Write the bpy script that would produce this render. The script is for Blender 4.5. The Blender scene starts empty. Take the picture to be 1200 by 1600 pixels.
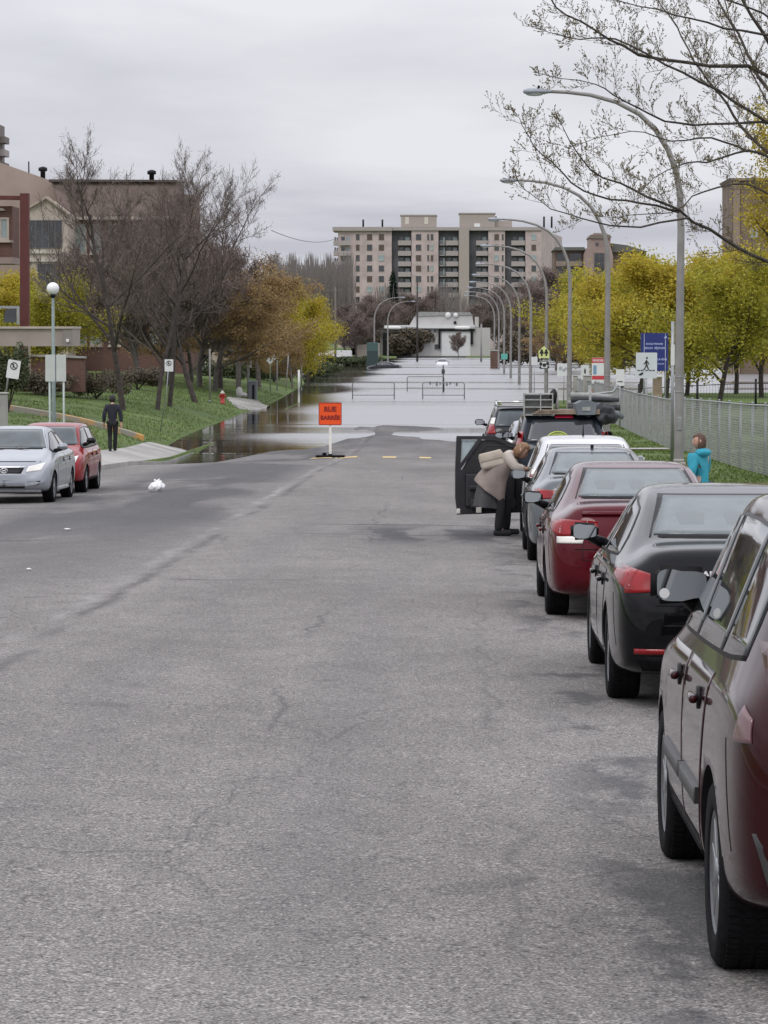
import bpy, bmesh, math, random
from mathutils import Vector, Matrix, noise, Quaternion
from mathutils.bvhtree import BVHTree
S = bpy.context.scene
C = S.collection
RND = random.Random(7)
R = math.radians
# ------------------------------------------------------------------ camera
F = 4700.0; CAMZ = 4.5
YAW = math.atan(102/F); PIT = math.atan(280/F)
cam = bpy.data.cameras.new('camera'); camo = bpy.data.objects.new('camera', cam); C.objects.link(camo)
cam.sensor_width = 36; cam.sensor_height = 36; cam.sensor_fit = 'AUTO'; cam.lens = 36*F/1600
cam.clip_start = .5; cam.clip_end = 9000
CROT = Matrix.Rotation(YAW, 3, 'Z') @ Matrix.Rotation(math.pi/2-PIT, 3, 'X')
camo.matrix_world = Matrix.Translation((0, 0, CAMZ)) @ CROT.to_4x4()
S.camera = camo
def at(px, py, Y):
    d = CROT @ Vector(((px-600)/F, -(py-800)/F, -1))
    return Vector((0, 0, CAMZ)) + d*(Y/d.y)
def pxm(Y): return F/Y
# ------------------------------------------------------------------ heights
def tab(t):
    def f(y):
        if y <= t[0][0]: return t[0][1]
        for (a, za), (b, zb) in zip(t, t[1:]):
            if y <= b: return za+(zb-za)*(y-a)/(b-a)
        return t[-1][1]
    return lambda y: (f(y-2)+2*f(y)+f(y+2))/4
zr = tab([(-30,3.0),(0,2.45),(10.8,2.23),(13.4,2.18),(20.6,2.02),(28,1.86),(38,1.65),(43,1.55),(60,1.2),(80,.85),(104,.19),(116,.065),(124,.012),(133,-.035),(141,.004),(150,-.05),(200,-.25),(260,-.5),(400,-.6)])
zl = tab([(-30,3.1),(0,2.55),(20,2.1),(60,1.3),(80,.95),(104,.22),(115,.11),(125,.0),(135,-.04),(150,-.04),(172,-.03),(180,.07),(192,.03),(210,-.05),(240,-.25),(300,-.5),(530,-.5),(548,.25),(3000,.4)])
zrt = tab([(-30,3.1),(0,2.6),(20,2.15),(43,1.68),(60,1.35),(80,1.02),(94,.8),(101,.62),(122,.52),(150,.42),(190,.12),(220,-.15),(300,-.5),(530,-.5),(548,.25),(3000,.4)])
def sm(t): t = max(0, min(1, t)); return t*t*(3-2*t)
XL, XR = -9.6, 3.0
def road_z(x, y):
    z = zr(y) - .013*(abs(x+3.3)-3)
    if y > 88: z -= .09*sm((-6.8-x)/1.6)*sm((y-88)/14) + .085*sm((-3.9-x)/1.8)*sm((y-90)/12)
    n = noise.noise(Vector((x*.35, y*.09, 3)))*.028 + noise.noise(Vector((x*1.1, y*.3, 9)))*.008
    k = .35+.65*sm((y-70)/40)
    # settlement beside the centre seam
    z -= .03*math.exp(-((x+3.75)/.35)**2)
    return z + n*k
def G(x, y):
    if XL < x < XR: return road_z(x, y)
    if x <= XL:
        z = zl(y) + .03*sm((y-60)/40)*noise.noise(Vector((x*.3, y*.12, 5)))
        rise = 1.9*(1-.75*sm((y-235)/120))
        if y > 530: rise = .4
        if y < 105: rise *= .35+.65*sm((y-70)/35)
        z += (.26*sm((-9.8-x)/1.7)*sm((y-60)/30)*(1-sm((y-112)/14)))
        return z + rise*(1-math.exp(-max(0, -11.4-x)/5.5))*sm((y-40)/45) + .10*sm((-11.5-x)/3)*noise.noise(Vector((x*.06, y*.03, 1)))
    z = zrt(y) + .02*noise.noise(Vector((x*.4, y*.15, 7)))
    f = .32*sm((x-8)/8)*(1-sm((y-200)/60))
    return z + f + .06*sm((x-5)/4)*noise.noise(Vector((x*.1, y*.07, 2)))
zgl = lambda y: road_z(XL+.02, y); zgr = lambda y: road_z(XR-.02, y)
# ------------------------------------------------------------------ materials
MATS = {}
def mat(name, col, rough=.6, metal=0, coat=0, cior=1.5, var=.0, vscale=3, bump=0, bscale=20, emis=None, spec=.5, bdist=.02):
    if name in MATS: return MATS[name]
    m = bpy.data.materials.new(name); m.use_nodes = True
    nt = m.node_tree; b = nt.nodes['Principled BSDF']
    b.inputs['Base Color'].default_value = (*col, 1); b.inputs['Roughness'].default_value = rough
    b.inputs['Metallic'].default_value = metal; b.inputs['Coat Weight'].default_value = coat
    b.inputs['Coat Roughness'].default_value = .04; b.inputs['Coat IOR'].default_value = cior; b.inputs['Specular IOR Level'].default_value = spec
    if var or bump:
        tc = nt.nodes.new('ShaderNodeTexCoord')
    if var:
        n = nt.nodes.new('ShaderNodeTexNoise'); n.inputs['Scale'].default_value = vscale; n.inputs['Detail'].default_value = 6
        nt.links.new(tc.outputs['Object'], n.inputs['Vector'])
        r = nt.nodes.new('ShaderNodeValToRGB'); e = r.color_ramp.elements
        e[0].position = .3; e[1].position = .7
        e[0].color = (*[c*(1-var) for c in col], 1); e[1].color = (*[min(1, c*(1+var)) for c in col], 1)
        nt.links.new(n.outputs['Fac'], r.inputs['Fac']); nt.links.new(r.outputs['Color'], b.inputs['Base Color'])
    if bump:
        n2 = nt.nodes.new('ShaderNodeTexNoise'); n2.inputs['Scale'].default_value = bscale; n2.inputs['Detail'].default_value = 4
        nt.links.new(tc.outputs['Object'], n2.inputs['Vector'])
        bp = nt.nodes.new('ShaderNodeBump'); bp.inputs['Strength'].default_value = bump; bp.inputs['Distance'].default_value = bdist
        nt.links.new(n2.outputs['Fac'], bp.inputs['Height']); nt.links.new(bp.outputs['Normal'], b.inputs['Normal'])
    if emis:
        b.inputs['Emission Color'].default_value = (*emis[0], 1); b.inputs['Emission Strength'].default_value = emis[1]
    MATS[name] = m
    return m
def leafmat(name, cols, rough=.7, sub=.25):
    m = bpy.data.materials.new(name); m.use_nodes = True; nt = m.node_tree; b = nt.nodes['Principled BSDF']
    g = nt.nodes.new('ShaderNodeNewGeometry'); r = nt.nodes.new('ShaderNodeValToRGB')
    e = r.color_ramp.elements; e[0].color = (*cols[0], 1); e[1].color = (*cols[-1], 1)
    for i, c in enumerate(cols[1:-1]):
        k = e.new((i+1)/(len(cols)-1)); k.color = (*c, 1)
    nt.links.new(g.outputs['Random Per Island'], r.inputs['Fac']); nt.links.new(r.outputs['Color'], b.inputs['Base Color'])
    b.inputs['Roughness'].default_value = rough
    t = nt.nodes.new('ShaderNodeBsdfTranslucent'); nt.links.new(r.outputs['Color'], t.inputs['Color'])
    mx = nt.nodes.new('ShaderNodeMixShader'); mx.inputs['Fac'].default_value = sub
    nt.links.new(b.outputs[0], mx.inputs[1]); nt.links.new(t.outputs[0], mx.inputs[2])
    nt.links.new(mx.outputs[0], nt.nodes['Material Output'].inputs['Surface'])
    return m
# ------------------------------------------------------------------ object helpers
def tag(o, label=None, cat=None, group=None, kind=None):
    if label: o['label'] = label
    if cat: o['category'] = cat
    if group: o['group'] = group
    if kind: o['kind'] = kind
    return o
def empty(name, loc, label, cat, group=None, rz=0, rx=0):
    o = bpy.data.objects.new(name, None); C.objects.link(o); o.location = loc; o.rotation_euler = (rx, 0, rz)
    o.empty_display_size = .3
    return tag(o, label, cat, group)
def obj(name, bm, m, parent=None, smooth=False):
    me = bpy.data.meshes.new(name)
    if isinstance(bm, bpy.types.Mesh): me = bm
    else:
        bm.normal_update(); bm.to_mesh(me); bm.free()
    if not isinstance(m, (list, tuple)): m = [m]
    if len(me.materials) == 0:
        for k in m: me.materials.append(k)
    if smooth:
        for p in me.polygons: p.use_smooth = True
    o = bpy.data.objects.new(name, me); C.objects.link(o)
    if parent: o.parent = parent
    return o
def copy_tree(o, parent=None):
    c = o.copy(); C.objects.link(c)
    if parent: c.parent = parent
    for ch in list(o.children): copy_tree(ch, c)
    return c
def NB(): return bmesh.new()
def box(bm, x0, x1, y0, y1, z0, z1, mi=0, M=None):
    vs = [bm.verts.new((x, y, z)) for x in (x0, x1) for y in (y0, y1) for z in (z0, z1)]
    if M:
        for v in vs: v.co = M @ v.co
    for f in ((0,1,3,2),(4,6,7,5),(0,4,5,1),(2,3,7,6),(0,2,6,4),(1,5,7,3)):
        bm.faces.new([vs[i] for i in f]).material_index = mi
    return vs
def bevbox(bm, x0, x1, y0, y1, z0, z1, bev=.02, seg=2, M=None, mi=0):
    b2 = bmesh.new(); box(b2, x0, x1, y0, y1, z0, z1, mi)
    bmesh.ops.recalc_face_normals(b2, faces=b2.faces)
    bmesh.ops.bevel(b2, geom=list(b2.edges), offset=bev, segments=seg, affect='EDGES', profile=.5)
    if M:
        for v in b2.verts: v.co = M @ v.co
    join(bm, b2)
def join(bm, b2):
    mp = {}
    for v in b2.verts: mp[v] = bm.verts.new(v.co)
    for f in b2.faces:
        try:
            nf = bm.faces.new([mp[v] for v in f.verts]); nf.material_index = f.material_index; nf.smooth = f.smooth
        except ValueError: pass
    b2.free()
def tube(bm, pts, rad, n=6, cap=True, mi=0):
    pts = [Vector(p) for p in pts]
    if not hasattr(rad, '__len__'): rad = [rad]*len(pts)
    rings = []; up = None
    for i, p in enumerate(pts):
        a = pts[max(0, i-1)]; b = pts[min(len(pts)-1, i+1)]
        d = (b-a).normalized()
        if up is None:
            up = Vector((0, 0, 1)) if abs(d.z) < .9 else Vector((1, 0, 0))
        u = d.cross(up)
        if u.length < 1e-4: u = d.orthogonal()
        u.normalize(); v = u.cross(d).normalized(); up = v
        rings.append([bm.verts.new(p+(u*math.cos(2*math.pi*k/n)+v*math.sin(2*math.pi*k/n))*rad[i]) for k in range(n)])
    for r0, r1 in zip(rings, rings[1:]):
        for k in range(n):
            f = bm.faces.new((r0[k], r0[(k+1) % n], r1[(k+1) % n], r1[k])); f.smooth = n > 4; f.material_index = mi
    if cap and n > 2:
        for r in (rings[0][::-1], rings[-1]):
            f = bm.faces.new(r); f.material_index = mi
def lathe(bm, prof, n=24, axis='z', c=(0,0,0), mi=0, closed=False):
    c = Vector(c); rings = []
    for r, h in prof:
        ring = []
        for k in range(n):
            a = 2*math.pi*k/n
            if axis == 'z': p = Vector((r*math.cos(a), r*math.sin(a), h))
            elif axis == 'x': p = Vector((h, r*math.cos(a), r*math.sin(a)))
            else: p = Vector((r*math.cos(a), h, r*math.sin(a)))
            ring.append(bm.verts.new(c+p))
        rings.append(ring)
    prs = list(zip(rings, rings[1:]))
    if closed: prs.append((rings[-1], rings[0]))
    for a, b in prs:
        for k in range(n):
            f = bm.faces.new((a[k], a[(k+1) % n], b[(k+1) % n], b[k])); f.smooth = True; f.material_index = mi
    if not closed:
        bm.faces.new(rings[0][::-1]).material_index = mi; bm.faces.new(rings[-1]).material_index = mi
def prism(bm, poly, y0, y1, mi=0, M=None):
    """poly in (x,z), extruded along y"""
    a = [bm.verts.new((x, y0, z)) for x, z in poly]; b = [bm.verts.new((x, y1, z)) for x, z in poly]
    if M:
        for v in a+b: v.co = M @ v.co
    n = len(poly)
    fs = [bm.faces.new(a), bm.faces.new(b[::-1])]
    for i in range(n): fs.append(bm.faces.new((a[i], b[i], b[(i+1) % n], a[(i+1) % n])))
    for f in fs: f.material_index = mi
    bmesh.ops.recalc_face_normals(bm, faces=fs)
def blob(bm, c, rx, ry, rz, sub=2, nz=.0, seed=0, mi=0):
    b2 = bmesh.new(); bmesh.ops.create_icosphere(b2, subdivisions=sub, radius=1)
    for v in b2.verts:
        k = 1+nz*noise.noise(v.co*2.2+Vector((seed, 0, 0)))
        v.co = Vector((v.co.x*rx*k+c[0], v.co.y*ry*k+c[1], v.co.z*rz*k+c[2]))
    for f in b2.faces: f.smooth = True; f.material_index = mi
    join(bm, b2)
def eval_mesh(o):
    dg = bpy.context.evaluated_depsgraph_get(); dg.update()
    me = bpy.data.meshes.new_from_object(o.evaluated_get(dg))
    return me
def text_mesh(name, s, size, m, parent=None, loc=(0,0,0), rot=(math.pi/2,0,0), ext=.004, align='CENTER', xs=1, bold=0, shear=0):
    cu = bpy.data.curves.new(name, 'FONT'); cu.body = s; cu.size = size; cu.extrude = ext; cu.align_x = align; cu.align_y = 'CENTER'
    cu.offset = bold; cu.shear = shear; cu.resolution_u = 3
    t = bpy.data.objects.new('tmp', cu); C.objects.link(t); me = eval_mesh(t)
    bpy.data.objects.remove(t); bpy.data.curves.remove(cu)
    me.materials.clear()
    o = obj(name, me, m, parent); o.location = loc; o.rotation_euler = rot; o.scale = (xs, 1, 1)
    return o
def skin_body(name, joints, edges, m, parent=None, root=0, sub=2, flat=None):
    """joints: list of (x,y,z,rx,ry)"""
    me = bpy.data.meshes.new(name); me.from_pydata([j[:3] for j in joints], edges, [])
    o = bpy.data.objects.new('tmp', me); C.objects.link(o)
    o.modifiers.new('s', 'SKIN'); sk = me.skin_vertices[0].data
    for i, j in enumerate(joints):
        sk[i].radius = (j[3], j[4] if len(j) > 4 else j[3]); sk[i].use_root = (i == root)
    md = o.modifiers.new('b', 'SUBSURF'); md.levels = sub; md.render_levels = sub
    r = eval_mesh(o); bpy.data.objects.remove(o); bpy.data.meshes.remove(me)
    r.materials.clear()
    return obj(name, r, m, parent, smooth=True)
# common materials
BLACK = mat('black_plastic', (.010,.010,.011), .45, spec=.25)
DARK = mat('dark_rubber', (.009,.009,.010), .9, spec=.12, var=.25, vscale=30)
TYRE = mat('tyre_rubber', (.010,.010,.011), .85, spec=.12, var=.3, vscale=25, bump=.2, bscale=80)
CHROME = mat('chrome', (.7,.7,.72), .12, 1)
ALLOY = mat('alloy', (.32,.33,.34), .3, .9)
GLASS = mat('car_glass', (.035,.04,.043), .03, 0, spec=.8, coat=.6, var=.3, vscale=2)
GLASSR = mat('rear_glass', (.07,.083,.088), .06, 0, spec=.5, coat=0, var=.35, vscale=2.2)
MIRR = mat('mirror_glass', (.26,.275,.285), .03, 1)
REDL = mat('red_lens', (.24,.003,.006), .14, spec=.3, coat=.4, var=.25, vscale=12)
WHITEL = mat('clear_lens', (.75,.72,.66), .1, coat=1, var=.15, vscale=15)
AMBER = mat('amber_lens', (.8,.25,.03), .15, coat=1)
GALV = mat('galvanised', (.33,.34,.34), .45, .6, var=.15, vscale=4)
POLE = mat('pole_grey', (.27,.255,.245), .6, .2, var=.14, vscale=3)
CONC = mat('concrete', (.36,.345,.325), .85, var=.18, vscale=1.3, bump=.3, bscale=15)
WHITE = mat('white_paint', (.74,.74,.73), .5, var=.06, vscale=5)
# ------------------------------------------------------------------ world, sun
w = bpy.data.worlds.new('World'); S.world = w; w.use_nodes = True
nt = w.node_tree; N = nt.nodes; LK = nt.links; N.clear()
out = N.new('ShaderNodeOutputWorld')
sky = N.new('ShaderNodeTexSky'); sky.sky_type = 'NISHITA'; sky.sun_disc = False
SUN_EL, SUN_AZ = R(52), R(200)
sky.sun_elevation = SUN_EL; sky.sun_rotation = SUN_AZ; sky.air_density = 1.5; sky.dust_density = 3
bg1 = N.new('ShaderNodeBackground'); bg1.inputs['Strength'].default_value = .08
LK.new(sky.outputs[0], bg1.inputs['Color'])
tc = N.new('ShaderNodeTexCoord'); sep = N.new('ShaderNodeSeparateXYZ'); LK.new(tc.outputs['Generated'], sep.inputs[0])
mx = N.new('ShaderNodeMath'); mx.operation = 'MAXIMUM'; LK.new(sep.outputs['Z'], mx.inputs[0]); mx.inputs[1].default_value = 0
ad = N.new('ShaderNodeMath'); ad.operation = 'ADD'; LK.new(mx.outputs[0], ad.inputs[0]); ad.inputs[1].default_value = .07
dx = N.new('ShaderNodeMath'); dx.operation = 'DIVIDE'; LK.new(sep.outputs['X'], dx.inputs[0]); LK.new(ad.outputs[0], dx.inputs[1])
dy = N.new('ShaderNodeMath'); dy.operation = 'DIVIDE'; LK.new(sep.outputs['Y'], dy.inputs[0]); LK.new(ad.outputs[0], dy.inputs[1])
cb = N.new('ShaderNodeCombineXYZ'); LK.new(dx.outputs[0], cb.inputs[0]); LK.new(dy.outputs[0], cb.inputs[1])
mp = N.new('ShaderNodeMapping'); mp.inputs['Scale'].default_value = (.42,.30,1); mp.inputs['Location'].default_value = (3.1,5.7,0); LK.new(cb.outputs[0], mp.inputs['Vector'])
no = N.new('ShaderNodeTexNoise'); no.inputs['Scale'].default_value = 1; no.inputs['Detail'].default_value = 7; no.inputs['Roughness'].default_value = .52; no.inputs['Distortion'].default_value = .3
LK.new(mp.outputs[0], no.inputs['Vector'])
rp = N.new('ShaderNodeValToRGB'); e = rp.color_ramp.elements
e[0].position = .40; e[0].color = (.565,.575,.645,1); e[1].position = .60; e[1].color = (.83,.84,.895,1)
LK.new(no.outputs['Fac'], rp.inputs['Fac'])
# an overcast sky is brighter overhead than at the horizon
gm = N.new('ShaderNodeMapRange'); gm.inputs['From Min'].default_value = .09; gm.inputs['From Max'].default_value = .65; gm.inputs['To Min'].default_value = 1.0; gm.inputs['To Max'].default_value = 2.1
LK.new(mx.outputs[0], gm.inputs['Value'])
ml = N.new('ShaderNodeVectorMath'); ml.operation = 'SCALE'; LK.new(rp.outputs['Color'], ml.inputs[0]); LK.new(gm.outputs[0], ml.inputs['Scale'])
bg2 = N.new('ShaderNodeBackground'); LK.new(ml.outputs[0], bg2.inputs['Color'])
ms = N.new('ShaderNodeMixShader'); ms.inputs[0].default_value = .93
LK.new(bg1.outputs[0], ms.inputs[1]); LK.new(bg2.outputs[0], ms.inputs[2]); LK.new(ms.outputs[0], out.inputs['Surface'])
su = bpy.data.lights.new('sun', 'SUN'); su.energy = .9; su.angle = R(20); su.color = (1,.97,.93)
so = bpy.data.objects.new('sun', su); C.objects.link(so)
dv = Vector((math.sin(SUN_AZ)*math.cos(SUN_EL), math.cos(SUN_AZ)*math.cos(SUN_EL), math.sin(SUN_EL)))
so.rotation_euler = (-dv).to_track_quat('-Z', 'Y').to_euler()
S.view_settings.view_transform = 'Standard'; S.view_settings.look = 'None'; S.view_settings.gamma = 1; S.view_settings.exposure = 0
# ------------------------------------------------------------------ setting
def frange(a, b, s):
    r = []; x = a
    while x < b-1e-6: r.append(x); x += s
    r.append(b); return r
def sheet(name, xs, ys, zf, m, parent=None):
    vs = [(x, y, zf(x, y)) for y in ys for x in xs]; nx = len(xs)
    fs = [(j*nx+i, j*nx+i+1, (j+1)*nx+i+1, (j+1)*nx+i) for j in range(len(ys)-1) for i in range(nx-1)]
    me = bpy.data.meshes.new(name); me.from_pydata(vs, [], fs)
    o = obj(name, me, m, parent, smooth=True)
    return o
class NT:
    def __init__(s, m): s.t = m.node_tree; s.b = s.t.nodes['Principled BSDF']; s.tc = s.t.nodes.new('ShaderNodeTexCoord')
    def n(s, t, **k):
        q = s.t.nodes.new(t)
        for a, b in k.items(): setattr(q, a, b)
        return q
    def l(s, a, b): s.t.links.new(a, b)
    def noise(s, scale, detail=4, sc=(1,1,1), rough=.5, loc=(0,0,0)):
        mp = s.n('ShaderNodeMapping'); mp.inputs['Scale'].default_value = sc; mp.inputs['Location'].default_value = loc
        s.l(s.tc.outputs['Object'], mp.inputs['Vector'])
        q = s.n('ShaderNodeTexNoise'); q.inputs['Scale'].default_value = scale; q.inputs['Detail'].default_value = detail; q.inputs['Roughness'].default_value = rough
        s.l(mp.outputs[0], q.inputs['Vector']); return q.outputs['Fac']
    def ramp(s, v, pts):
        r = s.n('ShaderNodeValToRGB'); e = r.color_ramp.elements
        e[0].position = pts[0][0]; e[0].color = (*pts[0][1], 1) if hasattr(pts[0][1], '__len__') else (pts[0][1],)*3+(1,)
        e[1].position = pts[-1][0]; e[1].color = (*pts[-1][1], 1) if hasattr(pts[-1][1], '__len__') else (pts[-1][1],)*3+(1,)
        for p, c in pts[1:-1]:
            k = e.new(p); k.color = (*c, 1) if hasattr(c, '__len__') else (c,)*3+(1,)
        s.l(v, r.inputs['Fac']); return r.outputs['Color']
    def math(s, op, a, b=None, c=None, clamp=False):
        q = s.n('ShaderNodeMath'); q.operation = op; q.use_clamp = clamp
        for i, v in enumerate((a, b, c)):
            if v is None: continue
            if isinstance(v, (int, float)): q.inputs[i].default_value = v
            else: s.l(v, q.inputs[i])
        return q.outputs[0]
    def mix(s, f, a, b, mode='MIX'):
        q = s.n('ShaderNodeMixRGB'); q.blend_type = mode
        for i, v in enumerate((f, a, b)):
            if isinstance(v, (int, float)): q.inputs[i].default_value = v
            elif isinstance(v, tuple): q.inputs[i].default_value = (*v, 1)
            else: s.l(v, q.inputs[i])
        return q.outputs[0]
    def xyz(s):
        q = s.n('ShaderNodeSeparateXYZ'); s.l(s.tc.outputs['Object'], q.inputs[0]); return q.outputs
    def bump(s, h, strength, dist):
        q = s.n('ShaderNodeBump'); q.inputs['Strength'].default_value = strength; q.inputs['Distance'].default_value = dist
        s.l(h, q.inputs['Height']); s.l(q.outputs[0], s.b.inputs['Normal']); return q
    def gauss(s, v, c, wdt):
        """1 near c falling to 0 at c+-wdt"""
        a = s.math('SUBTRACT', v, c); a = s.math('ABSOLUTE', a); a = s.math('DIVIDE', a, wdt); return s.math('SUBTRACT', 1, a, clamp=True)
# asphalt
am = mat('asphalt', (.2,.2,.2), .85); q = NT(am); X, Y, Z = q.xyz()
g1 = q.noise(75, 3, rough=.65); g2 = q.noise(26, 3, rough=.6); g3 = q.noise(.5, 5, (1,.35,1)); g4 = q.noise(3.2, 4, (1,.5,1))
base = q.ramp(g3, [(.3,(.176,.165,.156)),(.5,(.204,.192,.182)),(.72,(.232,.218,.207))])
grain = q.ramp(g1, [(.30,.14),(.41,.68),(.55,1.10),(.67,2.2)])
grain2 = q.ramp(g2, [(.28,.40),(.42,.95),(.58,1.05),(.72,1.5)])
col = q.mix(1, base, grain, 'MULTIPLY'); col = q.mix(1, col, grain2, 'MULTIPLY')
col = q.mix(.6, col, q.ramp(g4, [(.3,.82),(.7,1.12)]), 'MULTIPLY')
# wobble used by seams and stains
wob = q.math('SUBTRACT', q.noise(.16, 4), .5); Xw = q.math('MULTIPLY_ADD', wob, 1.1, X)
wob2 = q.math('SUBTRACT', q.noise(1.2, 4), .5); Xs = q.math('MULTIPLY_ADD', wob2, .45, X)
# centre seam: pale worn ridge with a darker band along its right
sn = q.noise(1.1, 4, (1,.5,1)); far = q.math('DIVIDE', Y, 60, clamp=True)
seam = q.math('MULTIPLY', q.gauss(Xs, -3.62, .13), q.ramp(sn, [(.44,0),(.62,1)]))
seam = q.math('MULTIPLY', seam, q.math('MULTIPLY_ADD', far, .62, .02))
col = q.mix(seam, col, (.40,.39,.38))
jn = q.math('MULTIPLY', q.gauss(Xs, -3.38, .12), q.ramp(q.noise(.8, 3, (1,.4,1), loc=(4,4,0)), [(.42,0),(.55,.85)]))
col = q.mix(q.math('MULTIPLY', jn, .75), col, (.07,.066,.066))
# long cracks running down the lanes
for cx, st, ls in ((-1.15,.55,1.0), (.28,.35,7.0), (-5.2,.4,13.)):
    cr = q.math('MULTIPLY', q.gauss(q.math('MULTIPLY_ADD', wob2, .5, X), cx, .035), q.ramp(q.noise(.35, 3, (1,.6,1), loc=(ls,2,0)), [(.5,0),(.6,1)]))
    col = q.mix(q.math('MULTIPLY', cr, st), col, (.06,.057,.057))
# transverse cracks
Yw = q.math('MULTIPLY_ADD', q.math('SUBTRACT', q.noise(.45, 4), .5), 2.2, Y)
for cy, x0, wd in ((42.5,-6.9,1.4), (47.5,-.6,1.9), (55,-7.2,1.6), (33,-2.3,.9), (63,-8.2,1.2), (71,-6.2,1.6), (44.2,-1.2,1.2)):
    cr = q.math('MULTIPLY', q.gauss(Yw, cy, .09*cy/22), q.math('MULTIPLY', q.gauss(X, x0, wd), 3, clamp=True))
    col = q.mix(q.math('MULTIPLY', cr, .8), col, (.065,.062,.062))
# fine branching cracks where the surface is worn
vv = q.n('ShaderNodeTexVoronoi', feature='DISTANCE_TO_EDGE'); vv.inputs['Scale'].default_value = .42
mpv = q.n('ShaderNodeMapping'); q.l(q.tc.outputs['Object'], mpv.inputs['Vector']); mpv.inputs['Scale'].default_value = (1,.7,1)
dist = q.n('ShaderNodeTexNoise'); dist.inputs['Scale'].default_value = 1.3; dist.inputs['Detail'].default_value = 6; q.l(mpv.outputs[0], dist.inputs['Vector'])
vm = q.n('ShaderNodeVectorMath'); vm.operation = 'MULTIPLY_ADD'; q.l(dist.outputs['Color'], vm.inputs[0]); vm.inputs[1].default_value = (.55,.55,0); q.l(mpv.outputs[0], vm.inputs[2]); q.l(vm.outputs[0], vv.inputs['Vector'])
crk = q.math('SUBTRACT', 1, q.math('DIVIDE', vv.outputs['Distance'], .006, clamp=True))
crk = q.math('MULTIPLY', crk, q.ramp(q.noise(.3, 4, (1,.5,1), loc=(6,3,0)), [(.50,0),(.60,1)]))
col = q.mix(q.math('MULTIPLY', crk, .42), col, (.05,.048,.047))
# tyre polished lanes and oil drips
for lx in (-2.3, -.7, -5.0):
    col = q.mix(q.math('MULTIPLY', q.math('MULTIPLY', q.gauss(Xw, lx, .5), q.ramp(q.noise(.25, 4, (1,.25,1), loc=(lx,0,0)), [(.4,0),(.6,1)])), .22), col, (.11,.106,.104))
oil = q.ramp(q.noise(1.7, 4, (1,.8,1), loc=(2,8,0)), [(.66,0),(.72,1)]); col = q.mix(q.math('MULTIPLY', oil, .28), col, (.06,.058,.057))
# damp runoff on the far half of the road and below the parked cars
wetn = q.noise(.35, 5, (1,.22,1)); dmask = q.math('MULTIPLY', q.gauss(Xw, -5.7, 2.4), 2.2, clamp=True)
ystart = q.math('MULTIPLY', q.math('SUBTRACT', Y, 30), .05, clamp=True)
damp = q.math('MULTIPLY', q.math('MULTIPLY', dmask, ystart), q.ramp(wetn, [(.43,.12),(.50,.85)]))
d2 = q.math('MULTIPLY', q.math('MULTIPLY', q.gauss(Yw, 44.5, 3.6), 1.6, clamp=True), q.math('MULTIPLY', q.gauss(X, -.15, 1.6), 2.0, clamp=True))
d2 = q.math('MULTIPLY', d2, q.ramp(q.noise(1.1, 5, (1,.3,1)), [(.40,.1),(.48,1)]))
d3 = q.math('MULTIPLY', q.math('MULTIPLY', q.gauss(Xs, .98, .55), 1.3, clamp=True), q.ramp(q.noise(1.5, 6, (1,.5,1), loc=(1,1,1), rough=.65), [(.50,0),(.58,.85)]))
d4 = q.math('MULTIPLY', q.math('DIVIDE', q.math('SUBTRACT', Y, 96), 24, clamp=True), q.ramp(q.noise(.5, 5, (1,.3,1), loc=(9,1,1)), [(.35,.35),(.6,1)]))
wet = q.math('MAXIMUM', q.math('MAXIMUM', damp, d2), q.math('MAXIMUM', d3, q.math('MULTIPLY', d4, .8)))
col = q.mix(q.math('MULTIPLY', wet, .80), col, (.060,.060,.063))
lf = q.ramp(q.noise(11, 2, loc=(3,3,0)), [(.735,0),(.745,1)]); lf = q.math('MULTIPLY', lf, q.math('MULTIPLY', q.gauss(X, 2.7, 1.6), 1.0)); col = q.mix(q.math('MULTIPLY', lf, .7), col, (.13,.085,.04))
q.l(col, q.b.inputs['Base Color'])
q.b.inputs['Roughness'].default_value = .9
q.b.inputs['Specular IOR Level'].default_value = .18
q.bump(g1, .5, .004)
ys = frange(-6, 60, .6)+frange(60.5, 235, .45)+frange(240, 560, 8); xs = [XL, XL+.15]+frange(-9.2, 2.6, .35)+[XR-.12, XR]
tag(sheet('road', xs, ys, road_z, am), kind='structure')
# terrain
gm_ = mat('grass', (.06,.1,.03), .9); q = NT(gm_)
n1 = q.noise(.25, 6); n2 = q.noise(5, 6, rough=.75); n3 = q.noise(1.4, 6, rough=.65)
c = q.ramp(n1, [(.3,(.050,.090,.012)),(.55,(.076,.128,.017)),(.75,(.11,.155,.030))])
c = q.mix(1, c, q.ramp(n2, [(.3,.35),(.5,1),(.72,1.9)]), 'MULTIPLY')
c = q.mix(q.ramp(n3, [(.50,0),(.68,.65)]), c, (.13,.115,.055))
q.l(c, q.b.inputs['Base Color']); q.bump(n2, .9, .05)
def terr(x, y):
    if XL-.02 < x < XR+.02: return zr(y)-.5
    if -11.32 < x < -9.7 and y < 199: return min(G(x, y), zgl(y)+.1)-.15-.25*sm((y-111)/9)
    return G(x, y)-.02
gx = [-2500,-900,-400,-200,-120,-80,-60,-48]+frange(-40, -12, 1.0)+[-11.4,-11.0,-10.4,-9.8,-9.7,-9.64,XL,-9.4,-4,0,2.8,XR,3.06,3.2,3.6,4.7]+frange(5.3, 24, .9)+[27,31,36,42,50,60,80,120,200,400,900,2500]
gy = [-300,-60,-30,-10]+frange(0, 320, 1.6)+[330,345,370,400,450,500,528,535,542,549,556,570,600,700,900,1400,2500,5000]
tag(sheet('ground', gx, gy, terr, gm_), kind='structure')
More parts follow.
